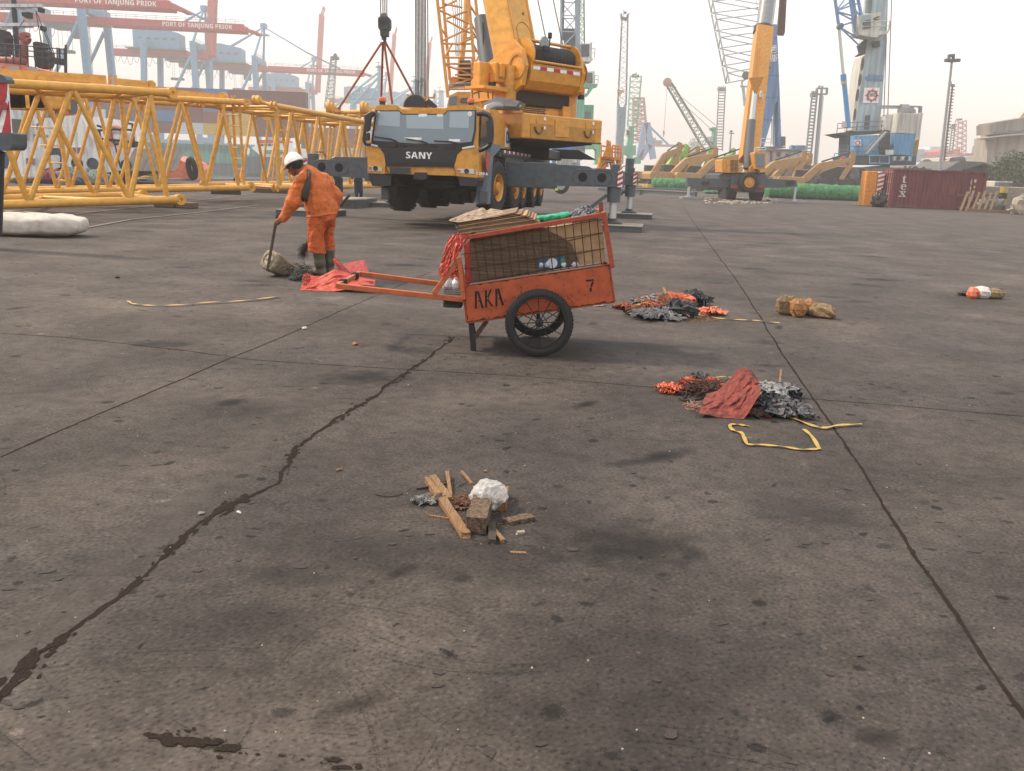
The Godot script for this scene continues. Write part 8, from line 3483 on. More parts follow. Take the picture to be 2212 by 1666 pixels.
		m.lathe(c-Vector3(0,0,0.05),Vector3.BACK,[Vector2(0,0),Vector2(0.02,0),Vector2(0.022,0.02),Vector2(0.032,0.03),Vector2(0.032,0.04),Vector2(0.02,0.045),Vector2(0.02,0.06),Vector2(0.032,0.065),Vector2(0.03,0.075),Vector2(0.018,0.08),Vector2(0.014,0.1),Vector2(0.008,0.1),Vector2(0.007,0.088),Vector2(0,0.088)],18)
		part(m,"hub",steel,ty)
	m=mb(o)
	m.tube(c0+Vector3(0,0,0.03),c0+Vector3(0,0,-0.89),0.016,0.016,10)
	part(m,"axle",steel,o)
	# stencilled letters and number
	var ink:=mat("stencil_black","221a18",0.9,0.0,"fine",6.0)
	for ch in [
		[[527,968,527,1156,1.0],[548,972,600,1150,1.0],[553,1075,578,1068,0.6]],
		[[634,956,636,1144,1.0],[688,950,655,1035,0.8],[652,1058,706,1132,0.9]],
		[[745,944,748,1132,1.0],[766,940,816,1122,1.0],[770,1050,796,1042,0.6]],
		[[1706,857,1790,849,0.9],[1782,868,1760,920,0.9],[1757,930,1756,972,1.0]],
	]:
		m=mb(o)
		for s in ch:
			var a:=at("S3",s[0],s[1],d-0.003)
			var b:=at("S3",s[2],s[3],d-0.003)
			m.bar(a,b,0.002,0.016*s[4],(b-a).cross(Vector3.BACK).normalized())
		part(m,"stencil_mark",ink,o)
	# wire basket hung at the front
	var bk:=thing("wire_basket","black wire basket with bottles hung under the handcart's front","basket",at("S3",285,1130,7.0))
	m=mb(bk)
	for k in 15:
		for y in 2:
			m.tube(at("S3",186+k*13.4,925+k*0.8,6.92+y*0.2),at("S3",198+k*11.6,1112+k*1.8,6.93+y*0.18),0.0016,0.0016,4)
	for k in 9:
		m.path([at("S3",185,926+k*23,7.12),at("S3",185+k,926+k*23,6.92),at("S3",378-k*2,938+k*24,6.92),at("S3",380,936+k*24,7.12),at("S3",185,926+k*23,7.12)],0.0016,4)
	part(m,"wires",mat("basket_black","1f1e1e",0.7),bk)
	m=mb(bk)
	m.box(at("S3",285,1082,7.02),Vector3(0.15,0.075,0.17),0.01)
	part(m,"liner",mat("bag_black","1b1a1a",0.35,0.0,"",1.0,"crumple",2.0),bk)
	var clear:=mat("bottle_pale","dfe3e4",0.15,0.0,"")
	for q in [[310,945,825,0.036,"clear plastic bottle with white cap, right one in the basket"],[235,930,830,0.03,"white plastic bag and bottle, left one in the basket"]]:
		m=MB.new()
		var b:=at("S3",q[0],q[1],7.0)
		var h:=at("S3",q[0],q[2],7.0).y-b.y
		m.lathe(b,Vector3.UP,[Vector2(0,0),Vector2(q[3],0),Vector2(q[3],h*0.5),Vector2(q[3]*0.92,h*0.6),Vector2(q[3]*0.4,h*0.85),Vector2(q[3]*0.42,h),Vector2(0,h)],16)
		if q[0]==235:
			lump(m,b+Vector3(-0.01,0.03,0),Vector3(0.04,0.05,0.03),4,0.7)
		single(m,"bottle",clear,q[4],"bottle",b)
	# load
	var card:=mat("cardboard","8a6e54",0.9,0.0,"woodx",1.2)
	var pale:=mat("cardboard_pale","a98a68",0.9,0.0,"grime",1.5)
	var wet:=mat("cardboard_wet","65523e",0.9,0.0,"woodx",2.0,"woodx",0.25)
	var st:=thing("cardboard_stack","stack of flattened brown cardboard sheets on top of the handcart's load","cardboard",at("S3",750,340,7.2))
	for k in 9:
		m=mb(st)
		var f:=k/8.0
		var x0:=lerpf(350,322,f)+rng.randf_range(-9,9)
		var x1:=lerpf(1200,960,f*f)+rng.randf_range(-14,14)
		var y0:=lerpf(352,248,f)
		var y1:=lerpf(238,128,f)
		var a:=at("S3",x0,y0,6.90+rng.randf()*0.012)
		var b:=at("S3",x1,y1,6.90+rng.randf()*0.012)
		m.bar(a.lerp(b,0.5),a.lerp(b,0.5)+Vector3(0.02,0.02,-0.5),a.distance_to(b),0.0082,Vector3.UP.rotated(Vector3.BACK,atan2(b.y-a.y,b.x-a.x)))
		part(m,"sheet",card if k % 3 else pale,st)
	m=mb(st)
	drape(m,"S3",[238,205,420,128,610,66,640,112,690,78,800,104,960,112,1060,165,1190,232],[250,220,340,232,460,214,620,190,760,168,900,148,960,138,1080,190,1200,240],7.34,6.89,0.016,6,34,9.0,false)
	part(m,"torn_top_sheet",mat("card_top","a08a72",0.9,0.0,"patch",1.5),st)
	m=MB.new()
	drape(m,"S3",[236,205,300,190,335,180],[305,250,312,295,330,296],7.0,6.9,0.01,9,12,5.0,false)
	single(m,"torn_flap",mat("card_top"),"torn cardboard flap hanging at the left end of the stack","cardboard",at("S3",300,240,6.95))
	for q in [
		["wet dark cardboard leaning inside the handcart's mesh, widest sheet",[470,410,900,330,1250,285,1330,330,1470,400,1560,470,1590,560,1620,620,1590,690,900,800,480,870],6.885,wet],
		["brown cardboard standing behind the wet sheet in the handcart",[470,400,1300,280,1500,300,1620,560,1600,700,480,880],6.95,card],
		["pale cardboard box, lowest of three at the handcart's tail",[1600,580,1900,515,1915,650,1640,690],6.90,pale],
		["pale cardboard box, middle of three at the handcart's tail",[1500,440,1890,350,1905,512,1600,570],6.905,pale],
		["pale cardboard box, topmost of three at the handcart's tail",[1260,300,1870,205,1888,345,1490,430],6.91,pale],
	]:
		m=MB.new()
		slab(m,"S3",q[1],q[2],0.02 if q[3]==wet else 0.45)
		single(m,"cardboard",q[3],q[0],"cardboard",at("S3",q[1][0],q[1][1],q[2]))
	m=MB.new()
	noise.seed=44
	for k in 40:
		var x:=rng.randf_range(500,1500)
		var y:=lerpf(400,850,rng.randf())-(x-500)*0.12
		var pts:=[]
		for j in 6:
			pts.append(at("S3",x+j*5*sin(k),y+j*9,6.883-0.003*sin(j*0.6*PI)))
		m.path(pts,0.0022,5)
	stuff(single(m,"cardboard_creases",card,"torn curling creases on the wet cardboard behind the mesh","cardboard scraps",at("S3",900,600,6.88)))
	var bx:=thing("printed_carton","blue printed carton with a white disc behind the handcart's mesh","carton",at("S3",1340,740,6.88))
	m=mb(bx)
	slab(m,"S3",[1190,632,1470,588,1492,640,1480,700,1200,745],6.876,0.03)
	part(m,"carton_body",mat("carton_blue","1e4a66",0.6,0.0,"grime",2.0),bx)
	m=mb(bx)
	m.lathe(at("S3",1345,668,6.874),Vector3.BACK,[Vector2(0.04,0),Vector2(0.04,0.001),Vector2(0,0.001)],24)
	part(m,"white_disc",mat("carton_white","b9c2c6",0.6),bx)
	m=mb(bx)
	slab(m,"S3",[1420,640,1470,590,1490,640,1440,690],6.873,0.001)
	part(m,"green_print",mat("carton_green","2f7358",0.6),bx)
	for q in [[1230,690,3],[1290,685,4],[1470,690,5],[1580,685,6]]:
		m=MB.new()
		lump(m,at("S3",q[0],q[1],6.872),Vector3(0.019,0.02,0.008),q[2]*9,0.8,1.3)
		single(m,"crushed_cup",mat("foil_silver","a9b4bb",0.2,0.2,""),"crushed clear plastic cup behind the mesh, %s" % ["leftmost, on the blue carton","second, on the blue carton","right of the blue carton","rightmost, by the pale boxes"][q[2]-3],"plastic cup",at("S3",q[0],q[1],6.872))
	m=MB.new()
	noise.seed=12
	var gr:=[]
	for k in 14:
		var f:=k/13.0
		var row:=[]
		for j in 14:
			var an:=TAU*j/14.0
			var r:=0.026*(1.0+0.5*noise.get_noise_2d(f*400.0,j*60.0))*(0.3 if k==0 or k==13 else 1.0)
			row.append(at("S3",lerpf(1145,1540,f),lerpf(200,148,f),7.12)+Vector3(0,sin(an)*r,cos(an)*r*1.6))
		gr.append(row)
	m.sheet(gr,true)
	single(m,"green_sheet",mat("mint_sheet","35b987",0.5,0.0,"patch",2.0),"bright green rolled plastic sheet on the handcart's load","plastic sheet",at("S3",1340,170,7.12))
	m=MB.new()
	drape(m,"S3",[1505,175,1560,105,1650,60,1720,42,1770,75,1850,120],[1520,180,1600,178,1680,150,1760,160,1800,152,1850,145],7.3,7.0,0.05,13,28,8.0,false)
	single(m,"grey_cloth",mat("cloth_grey","7b7c84",0.9,0.0,"patch",2.5),"crumpled grey cloth lying at the tail of the handcart's load","cloth",at("S3",1680,150,7.1))
	m=MB.new()
	m.bar(at("S3",1868,130,6.98),at("S3",1862,12,6.98),0.03,0.022)
	m.bar(at("S3",1882,130,6.99),at("S3",1880,20,6.99),0.012,0.02)
	single(m,"wooden_stake",mat("stake_red","8a4a36",0.8,0.0,"wood",3.0),"short reddish stake standing at the handcart's tail corner","stake",at("S3",1868,130,6.98))
	var red:=mat("tarp_red","ac3a28",0.55,0.0,"grime",1.6)
	m=MB.new()
	drape(m,"S3",[205,470,240,390,340,335,420,345,472,362],[118,790,150,815,205,800,240,720,262,650],6.95,6.83,0.03,23,34,3.6,false)
	drape(m,"S3",[340,335,420,345,472,362],[262,650,300,640,330,600],6.93,6.83,0.02,29,20,3.6,false)
	drape(m,"S3",[400,480,480,400],[415,895,482,885],6.90,6.90,0.015,24,16,4.0,false)
	drape(m,"S3",[150,780,260,690,350,660],[215,880,290,850,355,830],7.1,7.05,0.03,25,18,5.0,false)
	single(m,"red_tarp",red,"red plastic tarp draped over the front end of the handcart","tarp",at("S3",300,600,6.9))

func build_sweeper() -> void:
	var d:=11.3
	var o:=thing("person","bent sweeper in orange work clothes, white helmet and rubber boots, holding pan and broom","person",base_of("S1",740,1340,d))
	var j:=func(x: float,y: float,dd: float) -> Vector3:
		return at("S1",x,y,d+dd)-o.position
	var skin_m:=mat("skin_brown","7a4e38",0.6,0.0,"fine",5.0)
	var cloth_m:=mat("work_orange","c26428",0.8,0.0,"grime",2.2,"soft",1.5)
	cloth_m.rim_enabled=true
	cloth_m.rim=0.2
	var head: Vector3=j.call(446,232,-0.02)
	var neck: Vector3=j.call(545,300,0.0)
	var ls: Vector3=j.call(500,362,-0.15)
	var rs: Vector3=j.call(742,385,0.13)
	var le: Vector3=j.call(432,600,-0.2)
	var lw: Vector3=j.call(322,778,-0.17)
	var re: Vector3=j.call(868,540,0.16)
	var rw: Vector3=j.call(858,668,0.24)
	var hips: Vector3=j.call(728,690,0.0)
	var lk: Vector3=j.call(662,950,-0.06)
	var rk: Vector3=j.call(790,930,0.12)
	var la: Vector3=j.call(716,1300,-0.05)
	var ra: Vector3=j.call(800,1265,0.1)
	la.y=0.08
	ra.y=0.08
	# body
	var m:=MB.new()
	skin(m,[[neck,hips,0.10,0.11],[ls,rs,0.05,0.05],[ls,le,0.045,0.04],[le,lw,0.038,0.027],[rs,re,0.045,0.04],[re,rw,0.038,0.027],[hips,lk,0.07,0.05],[lk,la,0.05,0.04],[hips,rk,0.07,0.05],[rk,ra,0.05,0.04],[neck,head,0.056,0.056]],0.03,0.016)
	# head: facing left and down
	var fwd:=Vector3(-0.80,-0.42,-0.42).normalized()
	var side:=fwd.cross(Vector3.UP).normalized()
	var up:=side.cross(fwd)
	var hd:=[[head+up*0.03-fwd*0.025,head+up*0.03+fwd*0.015,0.084,0.082],[head-up*0.02+fwd*0.02,head-up*0.075+fwd*0.055,0.065,0.034],[neck,head-up*0.04-fwd*0.03,0.058,0.052],[head+up*0.005+fwd*0.088,head-up*0.03+fwd*0.108,0.010,0.017],[head-up*0.062+fwd*0.082-side*0.018,head-up*0.062+fwd*0.082+side*0.018,0.012,0.012],[head+up*0.022+fwd*0.078-side*0.035,head+up*0.022+fwd*0.078+side*0.035,0.014,0.014]]
	for s in [-1.0,1.0]:
		hd.append([head+side*(s*0.078)-up*0.012-fwd*0.008,head+side*(s*0.088)+up*0.028-fwd*0.018,0.012,0.016])
		hd.append([head+side*(s*0.034)+up*0.002+fwd*0.077,head+side*(s*0.036)+up*0.002+fwd*0.078,0.013,0.013])
	skin(m,hd,0.016,0.006)
	# hands closed on the handles
	var grip_l: Vector3=j.call(250,820,-0.17)
	var stick_l: Vector3=(j.call(268,732,-0.17)-j.call(165,1310,-0.2)).normalized()
	for h in [[lw,grip_l,stick_l],[rw,rw+Vector3(-0.01,-0.075,0.0),(j.call(1005,528,0.33)-j.call(560,1060,0.2)).normalized()]]:
		var w: Vector3=h[0]
		var g: Vector3=h[1]
		var ax: Vector3=h[2]
		var to:=(g-w).normalized()
		var out:=ax.cross(to).normalized()
		var knuckle:=w.lerp(g,0.72)+out*0.024
		var hb:=[[w,knuckle,0.026,0.030],[w+ax*0.016,knuckle+ax*0.022,0.022,0.022],[w-ax*0.012,knuckle-ax*0.024,0.02,0.02]]
		skin(m,hb,0.014,0.004)
		for k in 4:
			var b:=knuckle+ax*(0.031-k*0.0205)
			var l: float=[0.034,0.038,0.036,0.029][k]
			var p1:=b+to*l+out*0.006
			var p2:=p1-out*l*0.95+to*0.006
			var p3:=p2-to*l*0.75-out*0.004
			skin(m,[[b,p1,0.0095,0.009],[p1,p2,0.009,0.0085],[p2,p3,0.0085,0.007]],0.004,0.003)
		var tb:=w.lerp(knuckle,0.35)+ax*0.026-out*0.008
		skin(m,[[tb,tb+to*0.04+ax*0.014-out*0.024,0.013,0.011],[tb+to*0.04+ax*0.014-out*0.024,tb+to*0.064-ax*0.004-out*0.034,0.0105,0.008]],0.006,0.003)
	part(m,"body",skin_m,o)
	for s in [-1.0,1.0]:
		m=MB.new()
		lump(m,head+side*(s*0.035)+up*0.004+fwd*0.084,Vector3.ONE*0.0085,1,0.0)
		part(m,"eye",mat("eye_dark","2a211e",0.2,0.0,""),o)
	m=MB.new()
	skin(m,[[head+up*0.035-fwd*0.035,head+up*0.01-fwd*0.035,0.088,0.083],[head-up*0.02-fwd*0.062,head-up*0.045-fwd*0.06,0.045,0.034]],0.02,0.008,[[head+fwd*0.02,fwd]],0.004,40.0)
	part(m,"hair",mat("hair_black","1a1614",0.7,0.0,"fine",8.0),o)
	# jacket
	m=MB.new()
	var waist: Vector3=j.call(722,742,0.0)
	var mid: Vector3=j.call(655,480,0.0)
	skin(m,[[j.call(560,318,-0.01),mid,0.105,0.165],[mid,waist,0.170,0.172],[ls,rs,0.088,0.085],[j.call(610,350,0.0),j.call(700,430,0.05),0.12,0.13],[j.call(700,620,-0.02),j.call(790,660,0.05),0.16,0.115],[ls,le,0.092,0.082],[le,lw.lerp(le,0.06),0.082,0.052],[rs,re,0.085,0.075],[re,rw.lerp(re,0.1),0.072,0.052],[neck,neck.lerp(head,0.22),0.075,0.078]],0.05,0.011,[[waist+Vector3(0,-0.02,0),Vector3(0.17,-1.0,0).normalized()],[neck.lerp(head,0.24),(head-neck).normalized()]],0.018,6.0,Vector3(1.2,0.6,1.2))
	var jacket:=part(m,"jacket",cloth_m,o)
	m=MB.new()
	var band:=[]
	for k in 33:
		var an:=TAU*k/32.0
		band.append(waist+Vector3(cos(an)*0.178,0.008+cos(an)*0.03,sin(an)*0.170))
	m.path(band,0.016,8)
	part(m,"hem_band",cloth_m,jacket)
	m=MB.new()
	m.lathe(lw.lerp(le,0.02),le-lw,[Vector2(0.046,0),Vector2(0.054,0.004),Vector2(0.056,0.04),Vector2(0.05,0.046)],18)
	part(m,"cuff",cloth_m,jacket)
	# trousers
	m=MB.new()
	skin(m,[[waist+Vector3(-0.03,0.0,-0.01),j.call(690,800,-0.04),0.155,0.115],[waist+Vector3(0.045,0,0.02),j.call(780,800,0.08),0.14,0.09],[j.call(672,790,-0.05),lk,0.115,0.098],[lk,j.call(672,1120,-0.05),0.098,0.108],[j.call(790,800,0.1),rk,0.088,0.07],[rk,j.call(795,1090,0.12),0.07,0.074]],0.014,0.012,[[j.call(672,1118,0.0),Vector3(-0.12,-1,0).normalized()],[waist+Vector3(0,0.06,0),Vector3.UP]],0.02,6.0,Vector3(1.3,0.4,1.3))
	part(m,"trousers",mat("trouser_orange","b8541d",0.8,0.0,"grime",2.0,"soft",2.0),o)
	# rubber boots
	for q in [[j.call(690,1120,-0.05),la,-0.04],[j.call(795,1085,0.09),ra,0.1]]:
		m=MB.new()
		var ankle: Vector3=q[1]
		var toe:=Vector3(-0.12,0,-0.13)
		skin(m,[[q[0],q[0].lerp(ankle,0.6),0.074,0.066],[q[0].lerp(ankle,0.6),ankle,0.066,0.052],[ankle+Vector3(0.025,-0.03,0.02),ankle+toe+Vector3(0,-0.03,0),0.048,0.046],[ankle,ankle+toe*0.7+Vector3(0,-0.02,0),0.052,0.042]],0.03,0.010,[[Vector3(0,0.002,0),Vector3.DOWN],[q[0],Vector3.UP]],0.004,8.0)
		var bt:=part(m,"boot",mat("boot_olive","4b4535",0.5,0.0,"grime",2.5),o)
		m=MB.new()
		skin(m,[[ankle+Vector3(0.028,-0.07,0.022),ankle+toe+Vector3(-0.005,-0.07,-0.005),0.055,0.052]],0.01,0.010,[[Vector3(0,0.0,0),Vector3.DOWN],[Vector3(0,0.025,0),Vector3.UP]])
		part(m,"sole",mat("sole_dark","2b2822",0.8),bt)
	# helmet
	m=MB.new()
	var hu:=Vector3(-0.44,0.88,-0.17).normalized()
	var hc: Vector3=j.call(443,207,-0.02)
	var prof:=[]
	for k in 10:
		var an:=PI*0.5*k/9.0
		prof.append(Vector2(0.122*cos(an),0.128*sin(an)+0.004))
	prof.push_front(Vector2(0.129,0.0))
	prof.push_front(Vector2(0.118,-0.008))
	m.lathe(hc,hu,prof,36)
	var hx:=(Vector3(-1,0,-0.4)-hu*Vector3(-1,0,-0.4).dot(hu)).normalized()
	m.bar(hc+hu*0.006+hx*0.09,hc-hu*0.004+hx*0.155,0.15,0.006,hu,0.002)
	for s in [-0.022,0.0,0.022]:
		var pts:=[]
		for k in 11:
			var an:=PI*(0.15+0.6*k/10.0)
			pts.append(hc+(hx*cos(an)*0.121+hu*(0.128*sin(an)+0.005))+hx.cross(hu)*s)
		m.path(pts,0.006,6)
	part(m,"helmet",mat("helmet_white","e8e6e0",0.35,0.0,"grime",1.5),o)
	m=MB.new()
	m.lathe(hc-hu*0.03,hu,[Vector2(0.098,0.0),Vector2(0.106,0.004),Vector2(0.108,0.028),Vector2(0.1,0.03)],28)
	m.lathe(hc-hu*0.02-hx*0.1,-hx,[Vector2(0.022,0),Vector2(0.022,0.018),Vector2(0.0,0.018)],14)
	part(m,"helmet_harness",mat("strap_black","222224",0.7),o)
	# shoulder strap with a flat bag
	m=MB.new()
	var sp:=[j.call(578,268,-0.10),j.call(594,305,-0.165),j.call(590,350,-0.195),j.call(575,410,-0.215),j.call(555,480,-0.225),j.call(540,560,-0.21),j.call(548,600,-0.15)]
	var rows:=[]
	var cs:=curve(sp,5)
	for k in cs.size():
		var w:=0.022+(0.022*smoothstep(10.0,18.0,k))
		rows.append([cs[k]+Vector3(-w,0,-0.02),cs[k]+Vector3(-w*0.6,0,0.008),cs[k]+Vector3(w*0.6,0,0.008),cs[k]+Vector3(w,0,-0.02)])
	m.sheet(rows)
	part(m,"shoulder_strap",mat("strap_brown","3a332e",0.7,0.0,"fine",4.0),o)

	# cut jerrycan used as a dustpan,with its handle
	var p:=thing("dustpan","dustpan made of a dirty cut jerrycan on a wooden handle","dustpan",base_of("S1",260,1380,d))
	m=mb(p)
	var a:=at("S1",178,1192,11.08)
	var b:=at("S1",370,1292,11.36)
	var az:=(b-a).normalized()
	var ay:=Vector3(0.25,1,0).cross(az).cross(az).normalized()*-1.0
	var axx:=ay.cross(az)
	var secs:=[]
	noise.seed=3
	noise.frequency=6.0
	for k in [[0.0,0.0],[0.0,0.5],[0.0,0.80],[0.02,0.92],[0.07,1.0],[0.2,1.02],[0.45,0.98],[0.7,0.98],[0.98,0.94]]:
		var row:=[]
		for i in 32:
			var an:=TAU*i/32.0
			var q: Vector2=Vector2(signf(cos(an))*pow(absf(cos(an)),0.6),signf(sin(an))*pow(absf(sin(an)),0.6))*0.132*k[1]
			var dent: float=0.03*maxf(0.0,sin(an))*smoothstep(0.2,0.8,k[0])
			var pt: Vector3=a.lerp(b,k[0])+axx*q.x+ay*(q.y-dent)+Vector3(1,1,1)*noise.get_noise_3d(q.x*9,q.y*9,k[0]*4)*0.008
			pt.y=maxf(pt.y,0.004)
			row.append(pt)
		secs.append(row)
	m.sheet(secs,true)
	part(m,"pan",mat("jerrycan","8f8268",0.6,0.0,"patch",2.2),p)
	m=mb(p)
	var ring:=[]
	for i in 25:
		var an:=TAU*i/24.0
		ring.append(a-az*0.004+axx*cos(an)*0.085+ay*sin(an)*0.085)
	m.path(ring,0.006,6)
	m.tube(a-az*0.004-axx*0.085,a-az*0.004+axx*0.085,0.005,0.005,6)
	part(m,"moulded_ring",mat("jerrycan_light","a0957e",0.6,0.0,"patch",3.0),p)
	m=mb(p)
	m.bar(at("S1",268,732,d-0.17),at("S1",166,1308,11.02),0.034,0.02,Vector3.BACK,0.004)
	part(m,"handle",mat("dark_wood","4a3a2e",0.8,0.0,"wood",2.0),p)
	# broom
	var br:=thing("broom","stick broom of dark twigs held behind the sweeper's legs","broom",at("S1",545,1090,d+0.2))
	m=mb(br)
	m.tube(at("S1",1006,530,d+0.33),at("S1",575,1030,d+0.22),0.019,0.017,10)
	part(m,"stick",mat("dark_wood"),br)
	m=mb(br)
	rng.seed=18
	var b0:=at("S1",590,1010,d+0.22)
	for k in 190:
		var tip:=at("S1",520+rng.randfn(0,26),1130+rng.randfn(0,34),d+0.2+rng.randfn(0,0.03))
		var st:=b0+Vector3(rng.randfn(0,0.012),rng.randfn(0,0.012),rng.randfn(0,0.012))
		m.path([st,st.lerp(tip,0.5)+Vector3(rng.randfn(0,0.006),rng.randfn(0,0.006),0),tip],0.0016,4)
	stuff(part(m,"twigs",mat("twig_dark","3a322b",0.9,0.0,""),br))
	m=mb(br)
	m.tube(b0+Vector3(0.01,0.012,0),b0+Vector3(-0.035,-0.05,0),0.026,0.032,12)
	part(m,"binding",mat("strap_black"),br)
	# swept heap at the pan's mouth
	m=MB.new()
	tangle(m,"S1",535,1365,115,45,0.16,90,51,0.0022)
	for k in 5:
		lump(m,on_ground("S1",450+k*45,1385-k*10,0.02),Vector3(0.07,0.035,0.06),60+k,0.7)
	single(m,"net_tangle",mat("net_dark","18211f",0.8,0.0,"fine",3.0),"dark green black net tangle swept up before the dustpan","net",on_ground("S1",535,1385))
	# red sheeting on the ground
	var red:=mat("tarp_red","c4402f",0.45)
	m=MB.new()
	drape(m,"S1",[835,1180,870,1170,900,1200,960,1270,1035,1335],[850,1225,880,1290,900,1340,960,1360,1040,1370],10.9,10.75,0.025,33,20,2.5)
	drape(m,"S1",[540,1335,600,1350,700,1365,850,1290,1000,1330,1100,1370,1270,1400],[495,1560,580,1560,700,1525,850,1515,960,1500,1120,1450,1260,1455],10.45,9.95,0.04,31,40,4.5)
	drape(m,"S1",[522,1375,560,1325,615,1345],[523,1450,560,1455,600,1440],10.15,10.1,0.03,35,14,4.0)
	single(m,"red_tarp",red,"crumpled red plastic tarp lying under the handcart's shafts","tarp",on_ground("S1",800,1500))
	m=MB.new()
	drape(m,"S1",[938,1235,1040,1212,1155,1190,1165,1200],[1030,1335,1090,1330,1150,1325,1205,1325],10.75,10.5,0.006,34,14,3.0)
	single(m,"red_board",mat("board_red","a8302c",0.5,0.0,"patch",2.0),"flat dark red plastic flap standing up behind the red tarp","plastic flap",on_ground("S1",1120,1400))

	# two more workers in the distance
	for q in [["distant worker in a red helmet behind the left outrigger arm","T6",955,200,725,34.0,"c0453f"],["distant stooping worker in dark clothes left of the outrigger arm's foot","T6",520,520,712,36.0,"3a3c48"]]:
		var foot:=base_of(q[1],q[2]+30,715,q[5])
		var w:=thing("person",q[0],"person",foot,0.4,"distant workers")
		m=MB.new()
		var hgt:=1.62 if q[3]<400 else 1.15
		var s:=hgt/1.62
		var lean:=0.0 if s==1.0 else -0.28
		skin(m,[[Vector3(-0.09,0.06,0.1),Vector3(-0.08,0.45,0),0.05,0.065],[Vector3(-0.08,0.45,0),Vector3(-0.07,0.85,0),0.07,0.10],[Vector3(0.13,0.06,-0.1),Vector3(0.1,0.45,0),0.05,0.065],[Vector3(0.1,0.45,0),Vector3(0.07,0.85,0),0.07,0.10],[Vector3(0,0.88,0),Vector3(lean,0.88+0.5*s,0),0.14,0.16],[Vector3(lean-0.16,0.85+0.5*s,0),Vector3(lean-0.26,0.95,0.1),0.06,0.045],[Vector3(lean+0.16,0.85+0.5*s,0),Vector3(lean+0.26,0.95,0.1),0.06,0.045],[Vector3(lean*1.2,0.95+0.48*s,0),Vector3(lean*1.5,1.06+0.46*s,0),0.05,0.09]],0.05,0.022)
		part(m,"body",mat("navy_cloth","34374a",0.9),w)
		m=MB.new()
		m.lathe(Vector3(lean*1.5,1.10+0.46*s,0),Vector3.UP,[Vector2(0.145,0),Vector2(0.13,0.02),Vector2(0.12,0.07),Vector2(0.07,0.12),Vector2(0,0.13)],16)
		part(m,"helmet",mat("helmet_"+q[6],q[6],0.4,0.0,""),w)

# a heap of tangled strands round a spot on the ground
func tangle(m: MB,view: String,x: float,y: float,rx: float,ry: float,h: float,n: int,seed_: int,r: float) -> void:
	var g:=RandomNumberGenerator.new()
	g.seed=seed_
	for k in n:
		var pts:=[]
		var c:=on_ground(view,x+g.randfn(0,0.45)*rx,y+g.randfn(0,0.45)*ry)
		var p:=c+Vector3(0,g.randf()*h*0.7,0)
		var dv:=Vector3(g.randfn(),g.randfn()*0.4,g.randfn()).normalized()
		for i in 7:
			p.y=clampf(p.y,0.004,h)
			pts.append(p)
			dv=(dv+Vector3(g.randfn(),g.randfn()*0.4,g.randfn())*0.7).normalized()
			p+=dv*h*0.25
		m.path(pts,r*g.randf_range(0.6,1.6),4)

func wood_piece(label: String,view: String,x0: float,y0: float,x1: float,y1: float,w: float,h: float,lift: float,mat_: Material,seed_: int,called := "wood_piece") -> void:
	var a:=on_ground(view,x0,y0,h*0.5)
	var b:=on_ground(view,x1,y1,h*0.5)+Vector3(0,lift,0)
	noise.seed=seed_
	noise.frequency=1.0
	var m:=MB.new()
	var z:=(b-a).normalized()
	var x:=Vector3.UP.cross(z).normalized()
	var y:=z.cross(x)
	var rows:=[]
	var n:=12
	for i in n+1:
		var f:=float(i)/n
		var row:=[]
		for q in [[-1,-1],[0,-1],[1,-1],[1,0.1],[1,1],[0.1,1],[-1,1],[-1,0]]:
			var k:=1.0+0.28*noise.get_noise_3d(f*6.0,q[0]*3.0,q[1]*3.0)
			var e:=0.02*noise.get_noise_2d(q[0]*40.0,q[1]*40.0)*(1.0 if i==0 or i==n else 0.0)
			row.append(a.lerp(b,f)+z*e+x*(q[0]*w*0.5*k)+y*(q[1]*h*0.5*k))
		rows.append(row)
	for i in n:
		for j in 8:
			var l:=(j+1) % 8
			m.quad_out(rows[i][j],rows[i][l],rows[i+1][l],rows[i+1][j],(rows[i][j]+rows[i][l])*0.5-a.lerp(b,float(i)/n))
	for e in [0,n]:
		for j in 8:
			m.tri_out(a.lerp(b,float(e)/n),rows[e][j],rows[e][(j+1) % 8],z if e==n else -z)
	single(m,called,mat_,label,"wood",Vector3(a.x,0,a.z))

func strap(label: String,view: String,flat: Array,w: float,mat_: Material,wave := 0.01,twist := 0.2) -> void:
	var pts:=[]
	for i in range(0,flat.size(),2):
		pts.append(on_ground(view,flat[i],flat[i+1],0.006)+Vector3(0,wave*absf(sin(i*1.7)),0))
	var m:=MB.new()
	ribbon(m,curve(pts,6),w,twist)
	single(m,"strap",mat_,label,"strap",on_ground(view,flat[0],flat[1]))

func heap_part(label: String,called: String,category: String,view: String,x: float,y: float,r: Vector3,mat_: Material,seed_: int,rough := 0.6,flat := false,freq := 2.4,seg := 24) -> void:
	var m:=MB.new()
	var c:=on_ground(view,x,y)
	if flat:
		lump(m,c+Vector3(0,r.y*0.75,0),r,seed_,rough,freq,flat,seg,seed_*0.7)
	else:
		lump(m,c+Vector3(0,r.y*0.4,0),r*Vector3(0.8,0.8,0.8),seed_,0.5,freq,false,seg)
		for k in 2:
			var ax:=Vector3(r.x*2.5,0,0).rotated(Vector3.UP,seed_*0.7+k*1.3)
			cloth(m,c+Vector3(0,r.y*0.25*k,0),ax,ax.normalized().cross(Vector3.UP)*r.z*2.5,r.y*1.15,seed_+k*50,4.0,26,0.6,Vector2(0.4+0.2*k,0.5))
	for i in m.v.size():
		m.v[i].y=maxf(m.v[i].y,0.003)
	single(m,called,mat_,label,category,c)

